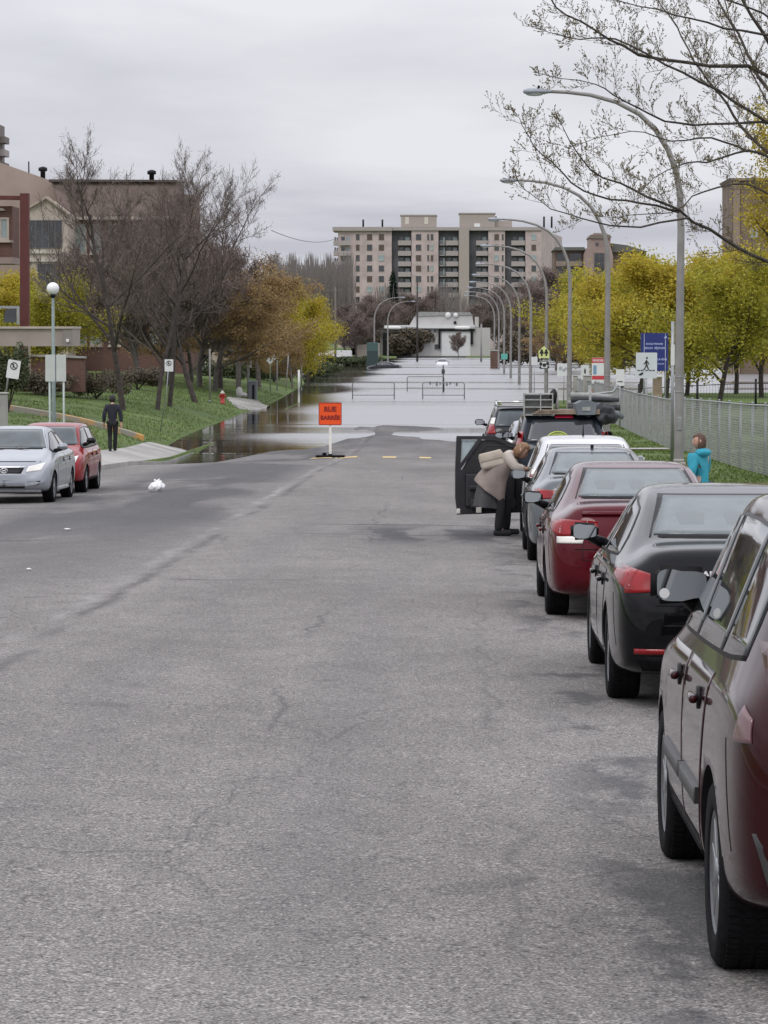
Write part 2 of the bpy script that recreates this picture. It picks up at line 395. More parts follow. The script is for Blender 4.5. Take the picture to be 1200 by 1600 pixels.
# kerbs and pavements (real steps)
def strip(name, x0, x1, y0, y1, zf, m, top=.13, below=.3, step=1.2, label=None):
    bm = NB(); prev = None
    for y in frange(y0, y1, step):
        z = zf(y); ring = [bm.verts.new(p) for p in ((x0, y, z-below), (x0, y, z+top-.012), (x0+.015, y, z+top), (x1-.015, y, z+top), (x1, y, z+top-.012), (x1, y, z-below))]
        if prev:
            for a in range(5): bm.faces.new((prev[a], prev[a+1], ring[a+1], ring[a]))
        else: bm.faces.new(ring)
        prev = ring
    bm.faces.new(prev[::-1]); bmesh.ops.recalc_face_normals(bm, faces=bm.faces)
    return obj(name, bm, m)
pv = mat('pavement_concrete', (.40,.385,.36), .9); q = NT(pv); X, Y, Z = q.xyz()
n1 = q.noise(.8, 6); n2 = q.noise(28, 3)
c = q.ramp(n1, [(.3,(.30,.285,.26)),(.7,(.43,.415,.385))]); c = q.mix(.7, c, q.ramp(n2, [(.3,.8),(.7,1.15)]), 'MULTIPLY')
jo = q.math('PINGPONG', Y, .75); jo = q.math('LESS_THAN', jo, .012); c = q.mix(jo, c, (.10,.095,.09))
wetl = q.math('MULTIPLY', q.math('DIVIDE', q.math('SUBTRACT', Y, 92), 20, clamp=True), q.ramp(q.noise(.5, 5), [(.4,0),(.6,1)]))
c = q.mix(q.math('MULTIPLY', wetl, .6), c, (.13,.12,.11)); q.l(c, q.b.inputs['Base Color']); q.bump(n2, .3, .01)
zgl = lambda y: road_z(XL+.02, y); zgr = lambda y: road_z(XR-.02, y)
tag(strip('kerb_left', XL-.16, XL, -6, 126, lambda y: zgl(y)-.22*sm((y-112)/10), pv), kind='structure')
tag(strip('kerb_right', XR, XR+.16, -6, 200, zgr, pv), kind='structure')
def pvl(x, y): return lerp(zgl(y)+.118-.22*sm((y-112)/10), G(-11.4, y)+.02-.22*sm((y-112)/10), (XL-.16-x)/1.6)
def lerp(a, b, t): return a+(b-a)*t
tag(sheet('pavement_left', [-11.36,-11.0,-10.6,-10.2,-9.9,XL-.155], frange(-6, 126, 1), pvl, pv), kind='structure')
tag(strip('pavement_right', XR+.16, 4.6, -6, 200, lambda y: max(zgr(y)+.115, zrt(y)), pv, top=.015), kind='structure')
tag(sheet('pavement_island', frange(-13.3, -10.9, .3), frange(172, 190, 1), lambda x, y: max(G(x, y), .05)+.03-(.4*sm((abs(y-181)/9+abs(x+12.1)/1.3-1.0)/.5)), pv), kind='structure')
# path crossing the verge, driveway and its yellow kerb on the left lawn
tag(sheet('path', frange(4.6, 7.2, .5), [97.5,98.5,99.5,100.3], lambda x, y: G(x, y)+.03, pv), kind='structure')
dr = mat('driveway_asphalt', (.06,.06,.063), .8, var=.25, vscale=2)
tag(sheet('driveway', frange(-40, -16.6, 1.2), frange(107, 114.4, .9), lambda x, y: G(x, y)+.03, dr), kind='structure')
yk = mat('worn_yellow_kerb', (.55,.30,.09), .8); q = NT(yk)
c = q.ramp(q.noise(1.0, 6, (1,1,1)), [(.40,(.28,.26,.22)),(.50,(.50,.27,.09)),(.7,(.60,.32,.08))]); q.l(c, q.b.inputs['Base Color'])
bm = NB(); prev = None
for x in frange(-34, -11.6, .7):
    y = 114.5-1.2*sm((x+15)/3.4)*.6; z = G(x, y); ring = [bm.verts.new(p) for p in ((x,y,z-.2),(x,y,z+.17),(x,y+.02,z+.19),(x,y+.34,z+.19),(x,y+.36,z-.2))]
    if prev:
        for a in range(4): bm.faces.new((prev[a], ring[a], ring[a+1], prev[a+1]))
    else: bm.faces.new(ring)
    prev = ring
bm.faces.new(prev); bmesh.ops.recalc_face_normals(bm, faces=bm.faces)
tag(obj('driveway_kerb', bm, yk), kind='structure')
# grass blades over lawn and verge
rgg = random.Random(12); vs = []; fs = []
def blades(n, x0, x1, y0, y1, h):
    for _ in range(n):
        x = rgg.uniform(x0, x1); y = y0+(y1-y0)*rgg.random()**1.2; z = G(x, y)-.03
        if z < .02 or (x < -16 and 106 < y < 115.2): continue
        if noise.noise(Vector((x*.5, y*.25, 4))) < -.25: continue
        a = rgg.random()*3.14; w_ = rgg.uniform(.015,.035); hh = h*rgg.uniform(.5,1.4); i = len(vs)
        vs.extend([(x-w_*math.cos(a), y-w_*math.sin(a), z), (x+w_*math.cos(a), y+w_*math.sin(a), z), (x+rgg.gauss(0,.04), y+rgg.gauss(0,.03), z+hh)]); fs.append((i, i+1, i+2))
blades(75000, -34, -11.45, 66, 215, .075); blades(52000, 4.7, 13, 44, 175, .07)
me = bpy.data.meshes.new('grass'); me.from_pydata(vs, [], fs)
tag(obj('grass', me, leafmat('grass_blades', [(.065,.11,.015),(.10,.155,.024),(.15,.18,.045),(.08,.135,.018)], sub=.3)), 'rough spring grass of the lawn and verge', 'grass', kind='stuff')
# water
wm = mat('flood_water', (.075,.068,.058), .02, spec=.5); q = NT(wm); q.b.inputs['IOR'].default_value = 1.6
X, Y, Z = q.xyz(); h1 = q.noise(.55, 3, (.35,1,1)); h2 = q.noise(3.2, 3, (.5,1,1)); h3 = q.noise(.035, 3, (.5,1,1), loc=(4,4,0))
calm = q.ramp(h3, [(.42,.12),(.60,1)])
hh = q.math('ADD', q.math('MULTIPLY', h1, 1.0), q.math('MULTIPLY', h2, .16)); hh = q.math('MULTIPLY', hh, calm)
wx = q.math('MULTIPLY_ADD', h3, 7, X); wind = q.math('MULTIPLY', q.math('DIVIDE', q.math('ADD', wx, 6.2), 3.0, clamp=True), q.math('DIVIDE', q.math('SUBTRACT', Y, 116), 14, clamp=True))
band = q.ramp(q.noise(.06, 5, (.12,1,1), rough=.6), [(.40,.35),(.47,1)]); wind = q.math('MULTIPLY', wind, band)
q.bump(hh, .6, .09); q.l(q.math('MULTIPLY_ADD', wind, .27, .03), q.b.inputs['Roughness']); q.l(q.mix(wind, (.05,.045,.035), (.27,.27,.275)), q.b.inputs['Base Color'])  # sky sheen put into the base colour: pale where ruffled, dark where calm
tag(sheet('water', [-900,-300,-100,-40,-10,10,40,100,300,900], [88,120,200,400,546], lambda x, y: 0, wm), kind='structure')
# crosswalk blocks
ym = mat('worn_yellow_paint', (.6,.43,.17), .7, var=.25, vscale=3)
for i, (a, b) in enumerate(((-4.75,-4.0), (-3.9,-3.15), (-2.28,-1.82), (-1.02,-.62), (-5.9,-5.2), (.3,.75))):
    if i > 3: continue
    o = sheet('crosswalk_marking', frange(a, b, .12), frange(101.6, 104.2, .4), lambda x, y: road_z(x, y)+.006, ym); tag(o, kind='structure')
# ------------------------------------------------------------------ cars
# stations: y, z_bottom, z_belt, z_top, half width, half width at top    (y measured from the rear bumper)
SEDAN = dict(L=4.5, W=.885, H=1.44, wr=(.98, 3.62), r=.315, tw=.205, st=[
 (0,.42,.62,.70,.56,.42),(.02,.34,.72,.82,.72,.54),(.10,.27,.84,.99,.80,.60),(.165,.245,.905,1.05,.828,.625),(.22,.23,.93,1.08,.845,.64),(.42,.21,.95,1.09,.87,.66),(.62,.2,.955,1.10,.88,.655),
 (.78,.2,.955,1.135,.885,.63),(1.40,.19,.95,1.385,.888,.56),(1.72,.19,.94,1.44,.89,.555),(2.25,.19,.93,1.455,.89,.565),(2.68,.19,.92,1.415,.89,.565),
 (3.02,.19,.91,1.235,.888,.62),(3.36,.19,.88,1.01,.885,.70),(3.75,.2,.83,.945,.875,.70),(4.15,.22,.74,.85,.84,.66),(4.38,.26,.60,.72,.76,.56),(4.48,.32,.50,.60,.66,.46),(4.5,.36,.46,.54,.54,.36)],
 rw=((-.565,1.135),(.565,1.135),(-.455,1.375),(.455,1.375)),
 ws=((-.66,1.03),(.66,1.03),(-.50,1.375),(.50,1.375)),
 wins=[([(1.02,1.0),(1.5,.985),(2.06,.975)], [(1.10,1.03),(1.5,1.275),(2.06,1.345)]), ([(2.11,.975),(2.7,.965),(3.2,.965)], [(2.11,1.345),(2.62,1.30),(3.22,1.0)])],
 doors=[([(1.47,.27),(2.06,.27)], [(1.08,.93),(2.06,.92)]), ([(2.070,.27),(3.12,.27)], [(2.070,.92),(3.2,.905)])], hz=.80, mir=(2.98,1.0))
SUV = dict(L=4.65, W=.945, H=1.70, wr=(.90, 3.52), r=.345, tw=.235, st=[
 (0,.46,.72,.84,.62,.50),(.02,.38,.84,.95,.76,.62),(.08,.34,.98,1.12,.86,.68),(.20,.31,1.05,1.26,.915,.67),(.36,.28,1.07,1.46,.93,.63),(.52,.27,1.07,1.62,.94,.62),
 (.80,.26,1.07,1.685,.945,.63),(1.5,.25,1.06,1.71,.947,.65),(2.3,.25,1.04,1.71,.947,.65),(2.8,.25,1.03,1.655,.947,.63),(3.12,.25,1.02,1.47,.945,.65),
 (3.46,.25,1.0,1.16,.94,.74),(3.9,.26,.95,1.08,.93,.75),(4.25,.28,.85,.97,.89,.70),(4.5,.32,.70,.82,.80,.60),(4.62,.38,.58,.70,.70,.50),(4.65,.42,.52,.62,.58,.40)],
 rw=((-.66,1.17),(.66,1.17),(-.55,1.56),(.55,1.56)),
 ws=((-.70,1.18),(.70,1.18),(-.57,1.60),(.57,1.60)),
 wins=[([(.55,1.16),(.85,1.14),(1.12,1.13)], [(.66,1.45),(.85,1.54),(1.12,1.57)]), ([(1.17,1.13),(1.6,1.12),(2.16,1.11)], [(1.17,1.575),(1.6,1.59),(2.16,1.59)]), ([(2.21,1.11),(2.8,1.10),(3.36,1.10)], [(2.21,1.59),(2.72,1.55),(3.38,1.15)])],
 doors=[([(1.40,.36),(2.16,.36)], [(1.10,1.05),(2.16,1.04)]), ([(2.172,.36),(3.06,.36)], [(2.172,1.04),(3.25,1.02)])], hz=.93, mir=(3.05,1.20))
VAN = dict(SUV); VAN['st'] = [(y, a, b, c+(.03 if .2 < y < 3.2 else 0), d, e+(.05 if .1 < y < 3.3 else 0)) for y, a, b, c, d, e in SUV['st']]
def paint(name, col, metal=.25, rough=.28):
    m = mat(name, col, rough, metal*.3, coat=1, cior=1.30, var=.06, vscale=1.5, spec=.05)
    return m
def lerp(a, b, t): return a+(b-a)*t
def resamp(pts, n):
    pts = [Vector(p) for p in pts]; ds = [0]
    for a, b in zip(pts, pts[1:]): ds.append(ds[-1]+(b-a).length)
    o = []
    for i in range(n+1):
        t = ds[-1]*i/n
        for k in range(len(ds)-1):
            if t <= ds[k+1]+1e-9: break
        o.append(pts[k].lerp(pts[k+1], (t-ds[k])/max(1e-9, ds[k+1]-ds[k])))
    return o
GLASSX = mat('clear_rear_glass', (.24,.275,.28), .05, 0, spec=.6); GLASSX.node_tree.nodes['Principled BSDF'].inputs['Alpha'].default_value = .62
CABIN = mat('cabin_grey', (.16,.18,.185), .9, var=.5, vscale=5)
class Car:
    def __init__(s, name, label, T, L, W, H, pcol, loc, face=0, pitch=0, group=None, rm=None, tyre_r=None):
        s.T = T; s.k = (W/T['W']/2, L/T['L'], H/T['H']); s.L = L
        s.root = empty(name, loc, label, 'car', group)
        s.root.rotation_euler = (pitch if face == 0 else -pitch, 0, face)
        s.paint = pcol; kx, ky, kz = s.k
        bm = NB(); rings = []
        for y, zb, zs, zt, w_, wt in T['st']:
            crown = .0
            half = [(0, zb), (w_-.18, zb), (w_-.05, zb+.03), (w_-.012, zb+.12), (w_, zb+.45*(zs-zb)), (w_-.006, zs-.16), (w_-.022, zs-.05), (w_-.055, zs), (wt+.035, zt-.085), (wt-.015, zt-.028), (wt-.14, zt-.006), (wt*.45, zt), (0, zt+.004)]
            ring = [(-x, z) for x, z in half[::-1]] + half[1:-1]
            rings.append([bm.verts.new((x*kx, (y-T['L']/2)*ky, z*kz)) for x, z in ring])
        n = len(rings[0])
        for a, b in zip(rings, rings[1:]):
            for i in range(n): bm.faces.new((a[i], a[(i+1) % n], b[(i+1) % n], b[i]))
        for r, rev in ((rings[0], 1), (rings[-1], 0)):
            h = n//2   # quads across the cap
            for i in range(h):
                q = [r[i], r[i+1], r[(n-i-1) % n], r[(n-i) % n]]
                q2 = []
                for v in q:
                    if v not in q2: q2.append(v)
                if len(q2) > 2: bm.faces.new(q2)
        bmesh.ops.recalc_face_normals(bm, faces=bm.faces)
        o = obj('tmpbody', bm, pcol)
        md = o.modifiers.new('s', 'SUBSURF'); md.levels = 2
        me = eval_mesh(o); bpy.data.objects.remove(o)
        for p in me.polygons: p.use_smooth = True
        b2 = bmesh.new(); b2.from_mesh(me); s.bvh = BVHTree.FromBMesh(b2); b2.free()
        me.materials.clear(); me.materials.append(pcol); me.materials.append(DARK)
        o = bpy.data.objects.new('tmpbody', me); C.objects.link(o)
        s.r = tyre_r or T['r']*kz; s.wy = [(y-T['L']/2)*ky for y in T['wr']]
        cb_ = NB(); s.ar = s.r+.045
        for wy in s.wy:
            for sx in (-1, 1):
                lathe(cb_, [(s.ar, sx*(T['W']-.30)*kx), (s.ar, sx*(T['W']+.2)*kx)], 40, 'x', (0, wy, s.r), mi=1)
        bmesh.ops.recalc_face_normals(cb_, faces=cb_.faces)
        co = obj('tmpcut', cb_, [pcol, DARK])
        md = o.modifiers.new('b', 'BOOLEAN'); md.object = co; md.operation = 'DIFFERENCE'; md.solver = 'EXACT'
        me2 = eval_mesh(o); bpy.data.objects.remove(o); bpy.data.objects.remove(co)
        s.body = obj('body', me2, [pcol, DARK], s.root)
        s.wheels(rm)
    def hit(s, o, d):
        r = s.bvh.ray_cast(Vector(o), Vector(d)); return r[0], r[1]
    def patch(s, name, bot, top, axis, m, off=.004, th=.012, nu=8, nv=6, parent=None, side=0, raw=False):
        """axis: 'L','R' side (pts are (y_from_rear, z)), 'B' rear (x,z), 'F' front (x,z), 'T' top (x,y)"""
        kx, ky, kz = s.k; T = s.T; bm = NB()
        B = resamp(bot, nu); U = resamp(top, nu); grid = []
        for j in range(nv+1):
            row = []
            for i in range(nu+1):
                p = B[i].lerp(U[i], j/nv)
                if axis in 'LR':
                    sg = -1 if axis == 'L' else 1
                    q = ((sg*2.5, (p.x-T['L']/2)*ky, p.y*kz), (-sg, 0, 0))
                elif axis == 'B': q = ((p.x*kx, -4, p.y*kz), (0, 1, 0))
                elif axis == 'F': q = ((p.x*kx, 4, p.y*kz), (0, -1, 0))
                else: q = ((p.x*kx, (p.y-T['L']/2)*ky, 4), (0, 0, -1))
                h, n = s.hit(*q)
                if h is None: h, n = Vector(q[0])+Vector(q[1])*1.7, -Vector(q[1])
                row.append((h, n))
            grid.append(row)
        V = [[bm.verts.new(h+n*off) for h, n in row] for row in grid]
        In = [[bm.verts.new(h+n*(off-th)) for h, n in row] for row in grid]
        flip = axis in 'RFT'
        for j in range(nv):
            for i in range(nu):
                f = [V[j][i], V[j][i+1], V[j+1][i+1], V[j+1][i]]
                f = bm.faces.new(f); f.smooth = True
        rim = [(0, i) for i in range(nu)]+[(j, nu) for j in range(nv)]+[(nv, i) for i in range(nu, 0, -1)]+[(j, 0) for j in range(nv, 0, -1)]
        for a, b in zip(rim, rim[1:]+rim[:1]):
            bm.faces.new((V[a[0]][a[1]], In[a[0]][a[1]], In[b[0]][b[1]], V[b[0]][b[1]]))
        bmesh.ops.recalc_face_normals(bm, faces=bm.faces)
        # make sure the big side looks outwards
        f0 = V[nv//2][nu//2].link_faces[0]; f0.normal_update()
        if f0.normal.dot(grid[nv//2][nu//2][1]) < 0: bmesh.ops.reverse_faces(bm, faces=bm.faces)
        return obj(name, bm, m, parent or s.root)
    def wheels(s, rm):
        T = s.T; kx = s.k[0]; r = s.r; tw = T['tw']; rm = rm or ALLOY; protos = None
        for wy in s.wy:
            for sx in (-1, 1):
                xo = sx*(T['W']*kx-.022)
                if protos is None:
                    bm = NB()
                    prof = [(r*.66, 0), (r*.72, -.004), (r*.9, -.008), (r*.975, .010), (r, .035), (r, tw-.035), (r*.975, tw-.01), (r*.9, tw+.004), (r*.66, tw)]
                    lathe(bm, prof, 48, 'x', closed=True)
                    for k in range(72):   # tread blocks
                        a = 2*math.pi*k/72
                        for x0, x1 in ((.022,.07),(.085,.12),(.135,tw-.022)):
                            M = Matrix.Rotation(a, 4, 'X'); box(bm, x0, x1, -.008, .008, r*.985, r+.005, M=M)
                    tme = bpy.data.meshes.new('tyre'); bm.to_mesh(tme); bm.free(); tme.materials.append(TYRE)
                    bm = NB(); R_ = r*.68
                    lathe(bm, [(R_, .012), (R_*.96, .004), (R_*.9, .03), (R_*.88, tw*.7), (R_*.2, tw*.75)], 40, 'x')
                    for k in range(10):
                        a = 2*math.pi*k/10; M = Matrix.Rotation(a, 4, 'X')
                        bevbox(bm, .010, .035, -.022, .022, .03, R_*.93, .008, 1, M=M)
                    lathe(bm, [(.005, .002), (.05, .004), (.062, .02), (.062, .05)], 20, 'x')
                    lathe(bm, [(R_*.86, tw*.69), (.03, tw*.7)], 30, 'x', mi=1)
                    rme = bpy.data.meshes.new('rim'); bm.normal_update(); bm.to_mesh(rme); bm.free(); rme.materials.append(rm); rme.materials.append(DARK)
                    protos = (tme, rme)
                o = bpy.data.objects.new('wheel', protos[0]); C.objects.link(o); o.parent = s.root
                o.location = (xo, wy, r)
                if sx > 0: o.rotation_euler = (0, 0, math.pi)
                q = bpy.data.objects.new('rim', protos[1]); C.objects.link(q); q.parent = o
    def glazing(s, sides='LR', rear=True, front=True, rearm=None, frame=BLACK, inset=.035, sidem=None):
        T = s.T
        for sd in sides:
            bots = [p for b, t in T['wins'] for p in b]; tops = [p for b, t in T['wins'] for p in t]
            fb = [(bots[0][0]-.02, bots[0][1]-.016)]+[(a, b-.016) for a, b in bots[1:-1]]+[(bots[-1][0]+.03, bots[-1][1]-.016)]
            ft = [(tops[0][0]-.03, tops[0][1]+.0)]+[(a, b+.014) for a, b in tops[1:-1]]+[(tops[-1][0]+.04, tops[-1][1]+.0)]
            s.patch('window_trim', fb, ft, sd, frame, .002, .01, 26, 6)
            for b, t in T['wins']:
                s.patch('side_window', b, t, sd, sidem or GLASS, .006, .01, 10, 6)
        if rear:
            a, b, c, d = T['rw']
            s.patch('rear_window_seal', [(a[0]-inset, a[1]-.02), (b[0]+inset, b[1]-.02)], [(c[0]-inset, c[1]+.015), (d[0]+inset, d[1]+.015)], 'B', frame, .002, .01, 14, 10)
            gr = s.patch('rear_window', [a, b], [c, d], 'B', rearm or GLASSX, .008, .006, 14, 10)
            s.patch('cabin', [a, b], [c, d], 'B', CABIN, .003, .006, 14, 10, gr)
            for hx in (-.30, .0, .30):
                zc = lerp(a[1], c[1], .42); hh_ = (c[1]-a[1])*.17; w_ = .10 if hx else .075
                s.patch('headrest', [(hx-w_*.8, zc-hh_), (hx+w_*.8, zc-hh_)], [(hx-w_, zc+hh_*.7), (hx-w_*.6, zc+hh_), (hx+w_*.6, zc+hh_), (hx+w_, zc+hh_*.7)], 'B', BLACK, .0055, .004, 8, 4, gr)
        if front:
            a, b, c, d = T['ws']
            s.patch('windshield_seal', [(a[0]-inset, a[1]-.02), (b[0]+inset, b[1]-.02)], [(c[0]-inset, c[1]+.012), (d[0]+inset, d[1]+.012)], 'F', frame, .002, .01, 14, 10)
            s.patch('windshield', [a, b], [c, d], 'F', GLASSR, .006, .01, 14, 10)
    def doors(s, sides='LR', hm=None):
        T = s.T; kx, ky, kz = s.k; zb_ = T['doors'][0][0][0][1]; zt_ = T['doors'][0][1][0][1]
        for sd in sides:
            s.patch('bumper_gap', [(.30,zb_+.15),(.305,zb_+.15)], [(.42,zt_-.16),(.425,zt_-.16)], sd, BLACK, .0022, .008, 1, 8)
            s.patch('sill', [(1.45,zb_-.055),(3.05,zb_-.055)], [(1.45,zb_-.012),(3.05,zb_-.012)], sd, DARK, .006, .012, 10, 2)
        s.patch('boot_gap', [(-.56,zt_-.36),(.56,zt_-.36)], [(-.56,zt_-.354),(.56,zt_-.354)], 'B', BLACK, .0022, .008, 14, 1)
        for q in (-1, 1):
            xs_ = sorted([q*.555, q*.561]); s.patch('boot_gap', [(xs_[0],zt_-.36),(xs_[1],zt_-.36)], [(xs_[0],zt_+.0),(xs_[1],zt_+.0)], 'B', BLACK, .0022, .008, 1, 8)
        h, n = s.hit((2.5 , (.62-T['L']/2)*ky, (zt_-.10)*kz), (-1, 0, 0)); bm = NB(); lathe(bm, [(.075,-.001),(.075,.0015),(.070,.002)], 24, 'x'); o = obj('fuel_door', bm, s.paint, s.root, smooth=False); o.location = h
        for sd in sides:
            sg = -1 if sd == 'L' else 1
            for b, t in T['doors']:
                # dark shut line behind, painted skin in front
                s.patch('door_gap', [(b[0][0]-.010, b[0][1]-.008), (b[1][0]+.010, b[1][1]-.008)], [(t[0][0]-.010, t[0][1]+.004), (t[1][0]+.010, t[1][1]+.004)], sd, BLACK, .0006, .01, 14, 12)
                d = s.patch('door', b, t, sd, s.paint, .0018, .003, 14, 12)
                hx = lerp(t[0][0], t[1][0], .13 if b is T['doors'][1][0] else .22); z = T['hz']
                h, n = s.hit((sg*2.5, (hx+.1-T['L']/2)*ky, z*kz), (-sg, 0, 0))
                bm = NB(); bevbox(bm, -.016, .016, -.095, .095, -.016, .016, .012, 2); 
                o = obj('handle', bm, hm or s.paint, d, smooth=True); o.location = h+Vector((sg*.032, 0, 0))
                bm = NB(); lathe(bm, [(.005,-.012),(.045,-.012),(.045,.0),(.04,.004)], 16, 'x')
                o = obj('handle_recess', bm, BLACK, d, smooth=True); o.location = h
    def mirrors(s, m=None, sc=1, glass=None, arm=.125, sides=(-1, 1)):
        kx, ky, kz = s.k; my, mz = s.T['mir']; y = (my-s.T['L']/2)*ky; z = mz*kz
        for sg in sides:
            h, n = s.hit((sg*2.5, y, z-.06), (-sg, 0, 0)); x = h.x
            bm = NB()
            Mx = Matrix.Translation((x+sg*arm, y, z+.06))
            b2 = bmesh.new(); box(b2, -.115*sc, .115*sc, -.045*sc, .085*sc, -.078*sc, .078*sc)
            for v in b2.verts:
                if v.co.y > 0: v.co.x *= .62; v.co.z *= .6
                if v.co.x*sg < 0: v.co.z *= .82
            bmesh.ops.recalc_face_normals(b2, faces=b2.faces)
            bmesh.ops.bevel(b2, geom=list(b2.edges), offset=.03*sc, segments=3, affect='EDGES')
            for v in b2.verts: v.co = Mx @ v.co
            for f in b2.faces: f.smooth = True
            join(bm, b2)
            tube(bm, [(x-sg*.02, y+.02, z-.03), (x+sg*arm*.5, y+.02, z+.005), (x+sg*arm*.8, y+.01, z+.03)], [.045, .036, .04], 8, mi=1)
            o = obj('wing_mirror', bm, [m or s.paint, BLACK], s.root)
            bm = NB()
            pts = []
            for k in range(28):
                a = 2*math.pi*k/28; ca, sa = math.cos(a), math.sin(a)
                px = .086*sc*math.copysign(abs(ca)**.5, ca); pz = .056*sc*math.copysign(abs(sa)**.45, sa)
                if px*sg < 0: pz *= .84
                pts.append((x+sg*arm+px, z+.06+pz))
            prism(bm, pts, -.003, .003); cx = x+sg*arm; cz = z+.06
            Mm = Matrix.Translation((cx, y-.052*sc, cz)) @ Matrix.Rotation(R(4)*sg*-1, 4, 'Z') @ Matrix.Rotation(R(-5), 4, 'X') @ Matrix.Translation((-cx, 0, -cz))
            for v in bm.verts: v.co = Mm @ v.co
            obj('mirror_glass', bm, glass or MIRR, o)
    def plate(s, x=0, z=.6, y=None, back=True, txt='J37 KLM', parent=None):
        kx, ky, kz = s.k; h, n = s.hit((x, -4 if back else 4, z*kz), (0, 1 if back else -1, 0)); sg = -1 if back else 1
        bm = NB(); bevbox(bm, -.15, .15, -.004, .004, -.075, .075, .003, 1); o = obj('number_plate', bm, WHITE, s.root); o.location = h+Vector((0, sg*.012, 0))
        return o
def place(x, y0, y1):
    """root location and pitch for a car whose rear is at y0 and front at y1, body centre x"""
    ya, yb = y0+.9, y1-.9; za, zb = road_z(x, ya), road_z(x, yb)
    return (x, (y0+y1)/2, (za+zb)/2), math.atan2(zb-za, yb-ya)
# ------------------------------------------------------------------ the parked cars
GR = 'cars parked nose to tail along the right kerb'
P_MAROON = paint('maroon_paint', (.030,.0035,.005), .35, .22)
P_RED2 = paint('wine_red_paint', (.085,.004,.009), .25, .26)
P_BLACK = paint('black_car_paint', (.0035,.0035,.0045), .2, .2)
P_GREY = paint('silver_grey_paint', (.13,.14,.148), .5, .3)
P_WHITE = paint('white_car_paint', (.66,.66,.67), 0, .35)
P_NAVY = paint('dark_blue_paint', (.010,.015,.023), .3, .3)
P_SILVER = paint('silver_paint', (.36,.38,.41), .55, .34)
P_RED = paint('bright_red_paint', (.26,.010,.014), .1, .35)
P_CHAR = paint('charcoal_paint', (.025,.026,.030), .3, .3)
# 1 near maroon SUV
y0 = 9.95; loc, pit = place(1.87, y0, y0+4.55)
c = Car('parked_suv', 'dark maroon sport utility vehicle nearest the viewer, cropped by the right edge', SUV, 4.55, 1.86, 1.70, P_MAROON, loc, 0, pit, GR, tyre_r=.345)
c.glazing(); c.doors(); c.mirrors(BLACK, 1.25, arm=.055)
bm = NB()
SUVL = mat('smoked_red_lens', (.07,.004,.006), .2, coat=.3)
MOULD = mat('grey_moulding', (.07,.07,.07), .5)
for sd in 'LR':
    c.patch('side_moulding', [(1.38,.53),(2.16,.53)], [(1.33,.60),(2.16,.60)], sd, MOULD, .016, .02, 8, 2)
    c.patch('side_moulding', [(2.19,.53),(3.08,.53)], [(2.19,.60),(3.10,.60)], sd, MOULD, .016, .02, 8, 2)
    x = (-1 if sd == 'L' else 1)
    # small pale rose patch on the side, near the rear corner
    c.patch('tail_light', [(.13,.90),(.28,.89)], [(.15,.98),(.23,1.02)], sd, mat('pale_rose_patch', (.16,.085,.09), .2, coat=.4), .006, .012, 8, 6)
c.patch('tail_light', [(-.80,.96),(-.62,.96)], [(-.80,1.22),(-.62,1.22)], 'B', SUVL, .006, .012, 6, 6)
c.patch('tail_light', [(.62,.96),(.80,.96)], [(.62,1.22),(.80,1.22)], 'B', SUVL, .006, .012, 6, 6)
c.patch('rear_bumper', [(-.80,.40),(.80,.40)], [(-.86,.60),(.86,.60)], 'B', MOULD, .006, .012, 14, 4)
c.plate(0, .80)
def spot(c, sg=-1, sc=1.12, arm=.13):
    for o in c.root.children:
        if o.name.startswith('wing_mirror') and sum((v.co.x for v in o.data.vertices))/len(o.data.vertices)*sg > 0:
            g = o.children[0]; xs_ = [v.co.x for v in g.data.vertices]; zs_ = [v.co.z for v in g.data.vertices]; y_ = min(v.co.y for v in g.data.vertices)
            bm = NB(); lathe(bm, [(.022, y_-.004), (.022, y_-.001)], 20, 'y', (min(xs_)+.032 if sg < 0 else max(xs_)-.032, 0, min(zs_)+.035))
            obj('blind_spot_mirror', bm, WHITE, o)
spot(c)
SUV1 = c
# 2 black compact sedan
y0 = 19.6; loc, pit = place(1.96, y0, y0+4.55)
c = Car('parked_sedan', 'black sedan with long red tail lights wrapping its corner, second in the right row', SEDAN, 4.55, 1.78, 1.44, P_BLACK, loc, 0, pit, GR)
c.glazing(); c.doors(); c.mirrors(None, 1)
for sg in (-1, 1):
    pts = lambda l: sorted([(sg*x, z) for x, z in l])
    c.patch('tail_light', pts([(.46,.80),(.80,.78)]), pts([(.46,.86),(.80,.955)]), 'B', REDL, .007, .015, 8, 6)
    c.patch('tail_light', pts([(.34,.81),(.44,.80)]), pts([(.34,.835),(.44,.86)]), 'B', REDL, .009, .015, 4, 3)
    c.patch('tail_light', [(.10,.80),(.52,.90)], [(.16,.93),(.50,.93)], 'L' if sg < 0 else 'R', REDL, .007, .015, 8, 5)
    c.patch('reflector', pts([(.52,.385),(.74,.385)]), pts([(.52,.42),(.74,.42)]), 'B', REDL, .007, .012, 6, 2)
c.patch('boot_trim', [(-.33,.845),(.33,.845)], [(-.33,.89),(.33,.89)], 'B', BLACK, .008, .015, 8, 2)
c.patch('boot_seam', [(-.60,.70),(.60,.70)], [(-.60,.708),(.60,.708)], 'B', DARK, .003, .015, 8, 1)
c.patch('lower_bumper', [(-.68,.27),(.68,.27)], [(-.74,.37),(.74,.37)], 'B', DARK, .006, .015, 12, 3)
c.plate(0, .60)
def badge(c, s, size, x, z, m=CHROME, bold=.003, shear=0, xs=1.25):
    h, n = c.hit((x, -4, z), (0, 1, 0)); t = text_mesh('badge', s, size, m, c.root, h+Vector((0, -.022, 0)), (math.pi/2, 0, 0), .004, bold=bold, shear=shear, xs=xs)
badge(c, 'ELANTRA', .058, -.22, .905, WHITE)
